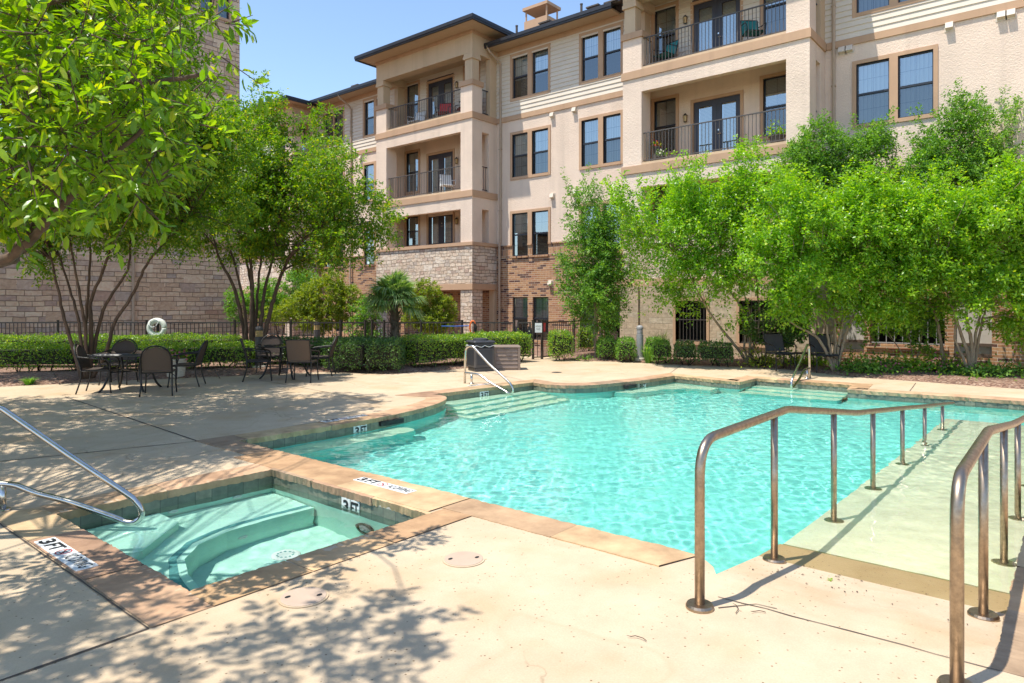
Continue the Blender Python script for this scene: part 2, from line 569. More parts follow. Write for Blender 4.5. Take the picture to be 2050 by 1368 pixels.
M['resin'] = plain('taupe_resin', (0.225, 0.165, 0.13), 0.6, var=0.08)
M['bollard'] = plain('bollard_grey', (0.27, 0.27, 0.28), 0.5, var=0.06)
M['cement'] = plain('cement', (0.50, 0.45, 0.38), 0.9, var=0.12, bmp=0.2)
M['pot'] = plain('cream_pot', (0.62, 0.55, 0.44), 0.7, var=0.1)
M['clay'] = plain('dark_pot', (0.10, 0.085, 0.075), 0.7, var=0.15)
M['pink'] = plain('pink_petal', (0.62, 0.14, 0.22), 0.7, var=0.25, scale=30)
M['redpetal'] = plain('red_petal', (0.62, 0.05, 0.03), 0.7, var=0.2, scale=30)
M['cream'] = plain('cream_petal', (0.68, 0.66, 0.48), 0.8, var=0.15, scale=30)
M['signwhite'] = plain('sign_white', (0.72, 0.72, 0.70), 0.5, var=0.03)
M['ink'] = plain('black_ink', (0.012, 0.012, 0.014), 0.6, var=0.1)
M['redink'] = plain('red_ink', (0.55, 0.03, 0.03), 0.6, var=0.1)
M['amber'] = plain('amber_glass', (0.55, 0.36, 0.13), 0.3, var=0.2)
M['joint'] = plain('joint_dark', (0.085, 0.065, 0.05), 0.95, var=0.3, scale=15)  # dark colour of the slab joints and crack
M['lid'] = plain('lid_plastic', (0.47, 0.35, 0.26), 0.6, var=0.06)
M['panel'] = plain('pale_panel', (0.46, 0.42, 0.38), 0.8, var=0.08)
M['timber'] = plain('dark_timber', (0.085, 0.055, 0.038), 0.8, var=0.2)


def plaster(name, col, var=0.1):
    m, nt, b = new_mat(name)
    p = geo_pos(nt)
    f = noise(nt, p, 1.6, 6, 0.65)
    c = ramp(nt, f, [(0.3, tuple(x * (1 - var) for x in col)), (0.7, tuple(min(1, x * (1 + var)) for x in col))])
    s = noise(nt, p, 24, 5, 0.75)
    c = mixc(nt, 0.42, c, ramp(nt, s, [(0.3, (0.35, 0.35, 0.35)), (0.7, (0.65, 0.65, 0.65))]), 'OVERLAY')
    lk(nt, c, b.inputs['Base Color'])
    b.inputs['Roughness'].default_value = 0.9
    b.inputs['Specular IOR Level'].default_value = 0.1
    return m


M['pool'] = plaster('water_tint_plaster', (0.27, 0.71, 0.645), 0.08)  # aqua stands in for the light that the water would absorb
M['spa'] = plaster('spa_plaster', (0.54, 0.82, 0.71), 0.13)  # paler tint, also standing in for light absorbed by the water
M['step'] = plaster('step_plaster', (0.60, 0.74, 0.57), 0.06)
M['ramp'] = plaster('ramp_plaster', (0.73, 0.645, 0.475), 0.13)


def tiles(name):
    m, nt, b = new_mat(name)
    t = nd(nt, 'ShaderNodeTexBrick')
    t.offset = 0.0
    t.inputs['Scale'].default_value = 1
    t.inputs['Brick Width'].default_value = 0.155
    t.inputs['Row Height'].default_value = 0.155
    t.inputs['Mortar Size'].default_value = 0.003
    t.inputs['Color1'].default_value = (0.105, 0.125, 0.098, 1)
    t.inputs['Color2'].default_value = (0.21, 0.20, 0.145, 1)
    t.inputs['Mortar'].default_value = (0.06, 0.065, 0.05, 1)
    lk(nt, uvn(nt), t.inputs['Vector'])
    c = mixc(nt, 0.6, t.outputs['Color'], ramp(nt, noise(nt, geo_pos(nt), 14, 5), [(0.3, (0.3, 0.3, 0.3)), (0.7, (0.72, 0.72, 0.72))]), 'OVERLAY')
    lk(nt, c, b.inputs['Base Color'])
    b.inputs['Roughness'].default_value = 0.35
    return m


M['tile'] = tiles('waterline_tile')
M['tileline'] = plain('bench_edge_tile', (0.12, 0.33, 0.34), 0.4, var=0.3, scale=20)


def water(name, tint):
    m, nt, b = new_mat(name)
    nt.nodes.remove(b)
    g = nd(nt, 'ShaderNodeBsdfGlass')
    g.inputs['IOR'].default_value = 1.33
    g.inputs['Roughness'].default_value = 0.0
    g.inputs['Color'].default_value = (*tint, 1)
    lk(nt, g.outputs[0], nt.nodes['Material Output'].inputs[0])
    return m


M['water'] = water('water', (0.93, 1.0, 0.985))

# ------------------------------------------------------------------ mesh helpers
def wloc(o):
    v = Vector((0, 0, 0))
    while o is not None:
        v += o.location
        o = o.parent
    return v


class MB:
    """collects faces with a material slot each; build() links them as ONE object"""

    def __init__(self):
        self.v, self.f, self.m = [], [], []

    def face(self, pts, mi=0):
        n = len(self.v)
        self.v.extend([tuple(map(float, p)) for p in pts])
        self.f.append(tuple(range(n, n + len(pts))))
        self.m.append(mi)

    def add(self, vs, fs, mi=0):
        n = len(self.v)
        self.v.extend([tuple(map(float, p)) for p in vs])
        for f in fs:
            self.f.append(tuple(i + n for i in f))
            self.m.append(mi)

    def box(self, x0, x1, y0, y1, z0, z1, mi=0):
        vs = [(x, y, z) for x in (x0, x1) for y in (y0, y1) for z in (z0, z1)]
        self.add(vs, [(0, 1, 3, 2), (4, 6, 7, 5), (0, 4, 5, 1), (2, 3, 7, 6), (0, 2, 6, 4), (1, 5, 7, 3)], mi)

    def bbox(self, x0, x1, y0, y1, z0, z1, c, mi=0):
        """box with chamfered vertical and top edges"""
        ring = [(x0 + c, y0), (x1 - c, y0), (x1, y0 + c), (x1, y1 - c), (x1 - c, y1), (x0 + c, y1), (x0, y1 - c), (x0, y0 + c)]
        cx, cy = (x0 + x1) / 2, (y0 + y1) / 2
        sx = 1 - 2 * c / max(1e-6, x1 - x0)
        sy = 1 - 2 * c / max(1e-6, y1 - y0)
        vs = [(x, y, z0) for x, y in ring] + [(x, y, z1 - c) for x, y in ring] + [(cx + (x - cx) * sx, cy + (y - cy) * sy, z1) for x, y in ring]
        fs = []
        for k in range(2):
            for i in range(8):
                j = (i + 1) % 8
                fs.append((k * 8 + i, k * 8 + j, k * 8 + 8 + j, k * 8 + 8 + i))
        fs += [tuple(range(16, 24)), tuple(reversed(range(8)))]
        self.add(vs, fs, mi)

    def tube(self, pts, r, seg=8, mi=0, cap=True):
        pts = [Vector(p) for p in pts]
        n = len(pts)
        rs = [r] * n if isinstance(r, (int, float)) else list(r)
        vs, fs = [], []
        up = None
        for i, p in enumerate(pts):
            t = (pts[min(i + 1, n - 1)] - pts[max(i - 1, 0)])
            t = t.normalized() if t.length > 1e-9 else Vector((0, 0, 1))
            if up is None:
                a = Vector((1, 0, 0)) if abs(t.x) < 0.8 else Vector((0, 1, 0))
                up = (a - t * a.dot(t)).normalized()
            else:
                up = up - t * up.dot(t)
                up = up.normalized() if up.length > 1e-6 else Vector((1, 0, 0))
            s = t.cross(up)
            for k in range(seg):
                a = 2 * math.pi * k / seg
                vs.append(p + (up * math.cos(a) + s * math.sin(a)) * rs[i])
        for i in range(n - 1):
            for k in range(seg):
                k2 = (k + 1) % seg
                fs.append((i * seg + k, i * seg + k2, (i + 1) * seg + k2, (i + 1) * seg + k))
        if cap:
            fs.append(tuple(reversed(range(seg))))
            fs.append(tuple(range((n - 1) * seg, n * seg)))
        self.add(vs, fs, mi)

    def lathe(self, prof, cx, cy, seg=16, mi=0):
        vs, fs = [], []
        for r, z in prof:
            for k in range(seg):
                a = 2 * math.pi * k / seg
                vs.append((cx + r * math.cos(a), cy + r * math.sin(a), z))
        for i in range(len(prof) - 1):
            for k in range(seg):
                k2 = (k + 1) % seg
                fs.append((i * seg + k, i * seg + k2, (i + 1) * seg + k2, (i + 1) * seg + k))
        fs.append(tuple(reversed(range(seg))))
        fs.append(tuple(range((len(prof) - 1) * seg, len(prof) * seg)))
        self.add(vs, fs, mi)

    def build(self, name, mats, parent=None, origin=None, smooth=False, world=True):
        if not isinstance(mats, (list, tuple)):
            mats = [mats]
        v = np.array(self.v, dtype=np.float64).reshape(-1, 3)
        nl = np.array([len(f) for f in self.f])
        idx = np.concatenate([np.array(f) for f in self.f])
        # box projected UVs in metres
        start = np.concatenate([[0], np.cumsum(nl)[:-1]])
        p0, p1, p2 = v[idx[start]], v[idx[start + 1]], v[idx[start + 2]]
        nrm = np.abs(np.cross(p1 - p0, p2 - p0))
        ax = np.repeat(np.argmax(nrm + np.array([1e-9, 0, 0]), axis=1), nl)
        pc = v[idx]
        uv = np.empty((len(idx), 2))
        uv[:, 0] = np.where(ax == 0, pc[:, 1], pc[:, 0])
        uv[:, 1] = np.where(ax == 2, pc[:, 1], pc[:, 2])
        off = np.zeros(3)
        if parent is not None:
            if world:
                off = np.array(wloc(parent))
        else:
            if origin is None:
                origin = (float(v[:, 0].mean()), float(v[:, 1].mean()), float(v[:, 2].min()))
            if world:
                off = np.array(origin)
        me = bpy.data.meshes.new(name)
        vv = (v - off).astype(np.float32)
        me.vertices.add(len(vv))
        me.vertices.foreach_set('co', vv.ravel())
        me.loops.add(len(idx))
        me.loops.foreach_set('vertex_index', idx.astype(np.int32))
        me.polygons.add(len(nl))
        me.polygons.foreach_set('loop_start', start.astype(np.int32))
        me.polygons.foreach_set('loop_total', nl.astype(np.int32))
        me.polygons.foreach_set('material_index', np.array(self.m, dtype=np.int32))
        me.polygons.foreach_set('use_smooth', np.full(len(nl), bool(smooth)))
        ul = me.uv_layers.new(name='UVMap')
        ul.data.foreach_set('uv', uv.astype(np.float32).ravel())
        for m in mats:
            me.materials.append(m)
        me.update(calc_edges=True)
        me.validate()
        o = bpy.data.objects.new(name, me)
        COL.objects.link(o)
        if parent is not None:
            o.parent = parent
        elif world:
            o.location = origin
        return o


def tag(o, label=None, cat=None, group=None, kind=None):
    for k, v in (('label', label), ('category', cat), ('group', group), ('kind', kind)):
        if v:
            o[k] = v
    return o


def thing(name, label, cat, loc=(0, 0, 0), group=None):
    o = bpy.data.objects.new(name, None)
    COL.objects.link(o)
    o.location = loc
    o.empty_display_size = 0.2
    return tag(o, label, cat, group)


def dup(root, loc, rotz, label, group=None):
    r = root.copy()
    COL.objects.link(r)
    r.location = loc
    r.rotation_euler = (0, 0, rotz)
    r['label'] = label
    if group:
        r['group'] = group
    for ch in list(root.children):
        c = ch.copy()
        COL.objects.link(c)
        c.parent = r
        for g in list(ch.children):
            d = g.copy()
            COL.objects.link(d)
            d.parent = c
    return r


def text_mesh(s, h, bold=0.0):
    cu = bpy.data.curves.new('lettering_curve', 'FONT')
    cu.body = s
    cu.size = 1
    cu.extrude = 0.0
    cu.offset = bold
    o = bpy.data.objects.new('lettering_curve', cu)
    COL.objects.link(o)
    dg = bpy.context.evaluated_depsgraph_get()
    me = bpy.data.meshes.new_from_object(o.evaluated_get(dg))
    bpy.data.objects.remove(o)
    v = np.array([p.co[:] for p in me.vertices])
    f = [tuple(p.vertices) for p in me.polygons]
    bpy.data.meshes.remove(me)
    lo, hi = v.min(0), v.max(0)
    v = (v - lo) / (hi[1] - lo[1]) * h
    return v, f, (hi[0] - lo[0]) / (hi[1] - lo[1]) * h


def put_text(mb, s, h, org, right, up, wide=None, mi=0, bold=0.0):
    """flat letters from org along right (baseline) and up"""
    v, f, w = text_mesh(s, h, bold)
    k = 1.0 if wide is None else wide / w
    o, r, u = Vector(org), Vector(right).normalized(), Vector(up).normalized()
    mb.add([o + r * (p[0] * k) + u * p[1] for p in v], f, mi)


def arc(cx, cy, r, a0, a1, n):
    return [(cx + r * math.cos(a0 + (a1 - a0) * i / n), cy + r * math.sin(a0 + (a1 - a0) * i / n)) for i in range(n + 1)]


def inside(poly, x, y):
    x, y = np.asarray(x), np.asarray(y)
    r = np.zeros(x.shape, bool)
    n = len(poly)
    for i in range(n):
        x0, y0 = poly[i]
        x1, y1 = poly[(i + 1) % n]
        c = ((y0 > y) != (y1 > y))
        with np.errstate(divide='ignore', invalid='ignore'):
            xi = (x1 - x0) * (y - y0) / (y1 - y0 + 1e-12) + x0
        r ^= c & (x < xi)
    return r


def fill_poly(outer, holes, z):
    """triangulate a polygon with holes"""
    loops = [outer] + list(holes)
    co, ed = [], []
    for lp in loops:
        n = len(co)
        co += [Vector((x, y)) for x, y in lp]
        ed += [(n + i, n + (i + 1) % len(lp)) for i in range(len(lp))]
    v, e, f, _, _, _ = delaunay_2d_cdt(co, ed, [], 0, 1e-5)
    vv = np.array([q[:] for q in v])
    ff = [tuple(q) for q in f]
    cen = np.array([vv[list(q)].mean(0) for q in ff])
    ok = inside(outer, cen[:, 0], cen[:, 1])
    for h in holes:
        ok &= ~inside(h, cen[:, 0], cen[:, 1])
    out = []
    for q, k in zip(ff, ok):
        if k:
            a, b_, c = vv[q[0]], vv[q[1]], vv[q[2]]
            out.append(q if (b_[0] - a[0]) * (c[1] - a[1]) - (b_[1] - a[1]) * (c[0] - a[0]) > 0 else tuple(reversed(q)))
    return [(float(x), float(y), z) for x, y in vv], out


def smooth_closed(pts, corner, step=0.12):
    """resample an outline; points flagged corner stay sharp, runs between them follow a Catmull-Rom curve"""
    n = len(pts)
    out, keep = [], []
    for i in range(n):
        p0, p1, p2, p3 = (np.array(pts[j % n]) for j in (i - 1, i, i + 1, i + 2))
        if corner[i]:
            p0 = 2 * p1 - p2
        if corner[(i + 1) % n]:
            p3 = 2 * p2 - p1
        L = np.linalg.norm(p2 - p1)
        k = max(1, int(round(L / step)))
        straight = corner[i] and corner[(i + 1) % n]
        for j in range(k):
            t = j / k
            if straight:
                q = p1 + (p2 - p1) * t
            else:
                q = 0.5 * ((2 * p1) + (p2 - p0) * t + (2 * p0 - 5 * p1 + 4 * p2 - p3) * t * t + (3 * p1 - p0 - 3 * p2 + p3) * t ** 3)
            out.append((float(q[0]), float(q[1])))
            keep.append(bool(corner[i]) and j == 0)
    return out, keep


# ------------------------------------------------------------------ the setting: ground, deck, pool, spa
WATER_Z = -0.14
FLOOR_Z = -1.05
R0, R1 = 0.28, 1.70                              # ramp between these Y
pool_pts = [(4.0, R0, 1), (4.0, 1.70, 1), (4.10, 1.76, 0), (4.22, 1.90, 1), (4.22, 7.82, 1), (5.2, 7.80, 0), (5.9, 7.80, 0), (6.8, 7.88, 0),
            (7.6, 8.07, 0), (8.22, 8.34, 0), (8.56, 8.64, 0), (8.66, 8.86, 0), (8.60, 9.09, 1), (9.9, 8.97, 0), (11.34, 8.83, 1), (11.22, 8.4, 0),
            (11.33, 8.0, 0), (11.62, 7.68, 0), (12.05, 7.50, 0), (12.7, 7.36, 0), (13.4, 7.22, 0), (14.49, 7.16, 1), (14.2, 5.95, 0), (14.18, 5.52, 1),
            (15.15, 5.52, 1), (15.10, 3.52, 1), (14.26, 3.42, 1), (14.30, 2.55, 0), (14.40, 1.78, 0), (14.48, R0, 1)]
POOL, _ = smooth_closed([p[:2] for p in pool_pts], [p[2] for p in pool_pts])
spa_pts = [(1.82, 3.91), (3.72, 3.91), (3.72, 6.20), (1.82, 6.20)]
SPA, _ = smooth_closed(spa_pts, [1, 1, 1, 1])


def orient(poly, ccw=True):
    a = sum(poly[i][0] * poly[(i + 1) % len(poly)][1] - poly[(i + 1) % len(poly)][0] * poly[i][1] for i in range(len(poly)))
    return poly if (a > 0) == ccw else list(reversed(poly))


POOL = orient(POOL)
SPA = orient(SPA)


# far ground: bark mulch and soil right out to the horizon
gv, gf = fill_poly([(-400, -400), (400, -400), (400, 400), (-400, 400)], [POOL, SPA], -0.09)
g = MB()
g.add(gv, gf)
tag(g.build('ground', M['mulch'], origin=(0, 0, -0.09)), kind='structure')

DECK_EDGE = [(16.2, -12), (16.35, -4), (16.45, 0.8), (16.65, 2.5), (16.78, 4.0), (17.45, 5.3), (17.65, 6.6), (17.05, 8.6), (16.9, 9.9),
             (16.45, 11.3), (16.75, 12.2), (17.2, 13.3), (16.3, 14.1), (15.5, 13.1), (15.2, 12.2), (13.6, 12.02), (11.4, 12.2), (10.4, 12.55), (9.85, 13.95),
             (8.25, 14.7), (6.2, 15.65), (3.94, 16.5), (0, 18.2), (-12, 21)]
edge_s, _ = smooth_closed(DECK_EDGE, [1] + [0] * (len(DECK_EDGE) - 2) + [1], 0.5)
di = [i for i, p in enumerate(edge_s) if p[0] < -11.5]
cut = di[0] if di else len(DECK_EDGE)
edge_s = edge_s[:cut + 1]
deck_outline = [(-14, -14), (16.2, -14)] + edge_s + [(-14, 21.4)]
d = MB()
dv, df = fill_poly(deck_outline, [POOL, SPA], 0.0)
d.add(dv, df)
for i in range(len(deck_outline)):
    (xa, ya), (xb, yb) = deck_outline[i], deck_outline[(i + 1) % len(deck_outline)]
    d.face([(xa, ya, -0.12), (xb, yb, -0.12), (xb, yb, 0), (xa, ya, 0)])
deck = tag(d.build('pool_deck', M['deck'], origin=(0, 0, 0)), kind='structure')

# saw joints and the long crack in the slab: thin dark strips
j = MB()


def strip(pts, w, jit=0.0, z=0.004):
    q = [Vector((p[0], p[1], z)) for p in pts]
    fine = []
    for a, b_ in zip(q[:-1], q[1:]):
        k = max(1, int((b_ - a).length / 0.12))
        fine += [a.lerp(b_, t / k) for t in range(k)]
    fine.append(q[-1])
    nrm = (q[-1] - q[0]).cross(Vector((0, 0, 1))).normalized()
    L = []
    for p in fine:
        s = random.uniform(-jit, jit)
        ww = w * random.uniform(0.6, 1.25)
        L.append((p + nrm * (s - ww), p + nrm * (s + ww)))
    for (a, b_), (c, e) in zip(L[:-1], L[1:]):
        j.face([a, b_, e, c])


strip([(-6, 3.62), (1.49, 3.63)], 0.009, 0.002)
strip([(1.49, 3.63), (1.485, 7.0)], 0.006, 0.002)
strip([(4.26, 13.82), (3.90, 8.13)], 0.012, 0.003)
strip([(-8, 8.9), (2.07, 8.68), (3.90, 8.13)], 0.009, 0.003)
strip([(3.90, 8.13), (6.0, 8.16)], 0.010, 0.003)
strip([(3.70, 1.56), (3.73, 0.9), (3.76, 0.27)], 0.0035, 0.006)
strip([(3.56, 1.50), (3.74, 1.36), (3.75, 1.25)], 0.004, 0.004)
strip([(8.0, 14.6), (7.4, 9.0)], 0.006, 0.002)
strip([(12.6, 11.6), (11.45, 9.15)], 0.006, 0.002)
strip([(16.3, 2.6), (14.75, 2.45)], 0.008, 0.002)
strip([(17.0, 8.2), (14.7, 7.4)], 0.007, 0.002)
tag(j.build('deck_joint', M['joint'], origin=(0, 0, 0.004)), kind='structure')

# planting beds: gently heaped bark beyond the deck edge
bed = MB()
ex, ey = np.array([p[0] for p in edge_s]), np.array([p[1] for p in edge_s])
k0 = 0
rows = []
for i, (x, y) in enumerate(edge_s):
    a = np.array(edge_s[max(0, i - 2)])
    b_ = np.array(edge_s[min(len(edge_s) - 1, i + 2)])
    t = (b_ - a) / (np.linalg.norm(b_ - a) + 1e-9)
    n_ = np.array([t[1], -t[0]])
    rr = []
    for k, (w_, z_) in enumerate(((0.0, -0.02), (0.25, 0.035), (0.8, 0.075), (1.6, 0.085), (2.6, 0.07))):
        rr.append((x + n_[0] * w_, y + n_[1] * w_, z_ + random.uniform(-0.015, 0.02)))
    rows.append(rr)
for i in range(len(rows) - 1):
    if 12.5 < rows[i][0][1] < 14.5 and rows[i][0][0] > 15.4:
        continue
    for k in range(4):
        bed.face([rows[i][k], rows[i][k + 1], rows[i + 1][k + 1], rows[i + 1][k]])
tag(bed.build('mulch_bed', M['mulch'], origin=(17, 6, 0), smooth=True), kind='structure')


# pool shell
def shell(outline, floor, name, plaster_mat, origin):
    s = MB()
    n = len(outline)
    for i in range(n):
        (xa, ya), (xb, yb) = outline[i], outline[(i + 1) % n]
        for z0, z1, mi in ((-0.06, 0.0, 2), (-0.31, -0.06, 1), (floor, -0.31, 0)):
            s.face([(xb, yb, z0), (xa, ya, z0), (xa, ya, z1), (xb, yb, z1)], mi)
    v, f = fill_poly(outline, [], floor)
    s.add(v, f, 0)
    # uv along the outline for the tile band
    o = s.build(name, [plaster_mat, M['tile'], M['cement']], origin=origin)
    ul = o.data.uv_layers[0].data
    run = 0
    for i in range(n):
        (xa, ya), (xb, yb) = outline[i], outline[(i + 1) % n]
        L = math.hypot(xb - xa, yb - ya)
        for k in range(3):
            p = o.data.polygons[i * 3 + k]
            for li, u in zip(p.loop_indices, (run + L, run, run, run + L)):
                z = o.data.vertices[o.data.loops[li].vertex_index].co.z + o.location.z
                ul[li].uv = (u, z)
        run += L
    tag(o, kind='structure')
    o.cycles.is_caustics_receiver = True
    return o


pool = shell(POOL, FLOOR_Z, 'pool', M['pool'], (9, 5, FLOOR_Z))


def slab(mb, poly, z0, z1, mi_top=0, mi_side=0):
    poly = orient(poly)
    v, f = fill_poly(poly, [], z1)
    mb.add(v, f, mi_top)
    for i in range(len(poly)):
        (xa, ya), (xb, yb) = poly[i], poly[(i + 1) % len(poly)]
        mb.face([(xa, ya, z0), (xb, yb, z0), (xb, yb, z1), (xa, ya, z1)], mi_side)


def under(o):
    o.cycles.is_caustics_receiver = True
    return o


# steps in the alcove behind the deck tongue, long bench, far steps
st = MB()
for k, (yy, zz) in enumerate(((8.60, -0.27), (8.34, -0.46), (8.07, -0.66), (7.80, -0.86))):
    x1 = 11.25 - 0.02 * k
    slab(st, [(8.72 - 0.12 * k, yy), (x1, yy - 0.02), (11.30, 8.80), (8.62, 9.06)], FLOOR_Z, zz - 0.004 * k, 0, 1)
o = under(st.build('pool_step', [M['step'], M['pool']], pool))
bn = MB()
slab(bn, [(4.24, 7.36)] + [(4.24 + t * 2.5, 7.36 + 0.06 * t * t) for t in (0.3, 0.6, 0.85)] + arc(6.62, 7.62, 0.22, -1.2, 1.5, 6) + [(6.5, 7.84), (4.24, 7.80)], FLOOR_Z, -0.40, 0, 1)
o = under(bn.build('pool_bench', [M['step'], M['pool']], pool))
fs_ = MB()
for k, (xx, zz) in enumerate(((14.78, -0.27), (14.42, -0.45), (14.05, -0.64))):
    slab(fs_, [(xx, 3.56), (xx, 5.48), (15.12, 5.48), (15.08, 3.56)], FLOOR_Z, zz - 0.004 * k, 0, 1)
o = under(fs_.build('pool_step', [M['step'], M['pool']], pool))
fb = MB()
slab(fb, [(13.75, 5.98), (13.72, 6.5), (13.2, 6.82), (12.3, 7.0), (12.2, 7.36), (13.4, 7.18), (14.44, 7.12), (14.18, 5.98)], FLOOR_Z, -0.38, 0, 1)
o = under(fb.build('pool_bench', [M['step'], M['pool']], pool))
# skimmer mouths in the tile band: black boxes stand in for their inner shade
sk = MB()
sk.box(6.42, 6.86, 7.80, 7.858, -0.135, -0.068)
o = sk.build('skimmer_mouth', M['ink'], pool)
sk = MB()
sk.box(12.55, 12.95, 7.27, 7.355, -0.135, -0.068)
o = sk.build('skimmer_mouth', M['ink'], pool)

# entry ramp running down into the water along X
rp = MB()
prof = [(4.0, 0.0), (4.72, -0.092), (5.16, -0.128), (5.24, -0.165), (9.0, -0.505), (13.4, -0.94), (13.42, FLOOR_Z)]
mats_r = [0, 1, 1, 2, 2, 2]
for i in range(len(prof) - 1):
    (xa, za), (xb, zb) = prof[i], prof[i + 1]
    rp.face([(xa, R0, za), (xb, R0, zb), (xb, R1, zb), (xa, R1, za)], mats_r[i])
for i in range(len(prof) - 2):
    (xa, za), (xb, zb) = prof[i], prof[i + 1]
    rp.face([(xa, R1, za), (xb, R1, zb), (xb, R1, FLOOR_Z), (xa, R1, FLOOR_Z)], 3)
ramp_o = under(tag(rp.build('ramp', [M['deck'], M['wetdeck'], M['ramp'], M['pool']], origin=(4, 1, -0.5)), kind='structure'))

# spa with its bench
spa = shell(SPA, -0.95, 'spa', M['spa'], (2.8, 5, -0.95))
bench_in = [(3.70, 5.45), (3.2, 5.47), (2.85, 5.44), (2.56, 5.33), (2.36, 5.12), (2.24, 4.82), (2.16, 4.4), (2.10, 3.93)]
sb = MB()
slab(sb, bench_in + [(1.84, 3.93), (1.84, 6.18), (3.70, 6.18)], -0.95, -0.46, 0, 1)
under(sb.build('spa_bench', [M['spa'], M['spa']], spa))
tl = MB()
pv = None
for (xa, ya), (xb, yb) in zip(bench_in[:-1], bench_in[1:]):
    t = Vector((xb - xa, yb - ya, 0)).normalized()
    n_ = Vector((t.y, -t.x, 0))
    if n_.x * (1.84 - xa) + n_.y * (6.18 - ya) < 0:
        n_ = -n_
    a0, a1 = Vector((xa, ya, -0.455)) + n_ * 0.06, Vector((xa, ya, -0.455)) + n_ * 0.12
    b0, b1 = Vector((xb, yb, -0.455)) + n_ * 0.06, Vector((xb, yb, -0.455)) + n_ * 0.12
    if pv:
        a0, a1 = pv
    tl.face([a0, b0, b1, a1])
    pv = (b0, b1)
under(tl.build('bench_tile_line', M['tileline'], spa))
es = MB()
slab(es, [(1.84, 5.35), (2.15, 5.35), (2.62, 5.80), (2.62, 6.18), (1.84, 6.18)], -0.46, -0.27)
under(es.build('spa_step', M['spa'], spa))
for (cx, cy) in ((3.15, 5.05), (2.62, 4.28)):
    dr = MB()
    dr.lathe([(0.0, -0.925), (0.10, -0.928), (0.112, -0.935), (0.115, -0.95)], cx, cy, 24)
    for a in range(12):
        q = 2 * math.pi * a / 12
        dr.box(cx + 0.06 * math.cos(q) - 0.008, cx + 0.06 * math.cos(q) + 0.008, cy + 0.06 * math.sin(q) - 0.008, cy + 0.06 * math.sin(q) + 0.008, -0.927, -0.924, 1)
    under(dr.build('spa_drain', [M['white'], M['tileline']], spa))


def disc_on(mb, c, n, rings, mi=0, seg=20):
    """concentric ring stack on a wall; rings = [(radius, stand-off)]"""
    c, n = Vector(c), Vector(n).normalized()
    a = Vector((0, 0, 1)) if abs(n.z) < 0.9 else Vector((1, 0, 0))
    u = n.cross(a).normalized()
    w = n.cross(u)
    vs, fs = [], []
    for r, d_ in rings:
        for k in range(seg):
            q = 2 * math.pi * k / seg
            vs.append(c + u * (r * math.cos(q)) + w * (r * math.sin(q)) + n * d_)
    for i in range(len(rings) - 1):
        for k in range(seg):
            fs.append((i * seg + k, i * seg + (k + 1) % seg, (i + 1) * seg + (k + 1) % seg, (i + 1) * seg + k))
    fs.append(tuple(range((len(rings) - 1) * seg, len(rings) * seg)))
    mb.add(vs, fs, mi)


for c, n_ in (((2.75, 6.195, -0.34), (0, -1, 0)), ((3.35, 6.195, -0.34), (0, -1, 0)), ((3.0, 5.455, -0.72), (0, -1, 0))):
    jt = MB()
    disc_on(jt, c, n_, [(0.045, 0.0), (0.042, 0.012), (0.022, 0.012), (0.016, 0.002)])
    under(jt.build('spa_jet', M['white'], spa, smooth=True))
lt = MB()
disc_on(lt, (3.715, 4.72, -0.58), (-1, 0, 0), [(0.125, 0.0), (0.12, 0.02), (0.095, 0.022), (0.09, 0.008)], 0)
disc_on(lt, (3.707, 4.72, -0.58), (-1, 0, 0), [(0.085, 0.0), (0.05, 0.022), (0.03, 0.016), (0.02, 0.03)], 1)
under(lt.build('spa_light', [M['black'], M['bollard']], spa, smooth=False))


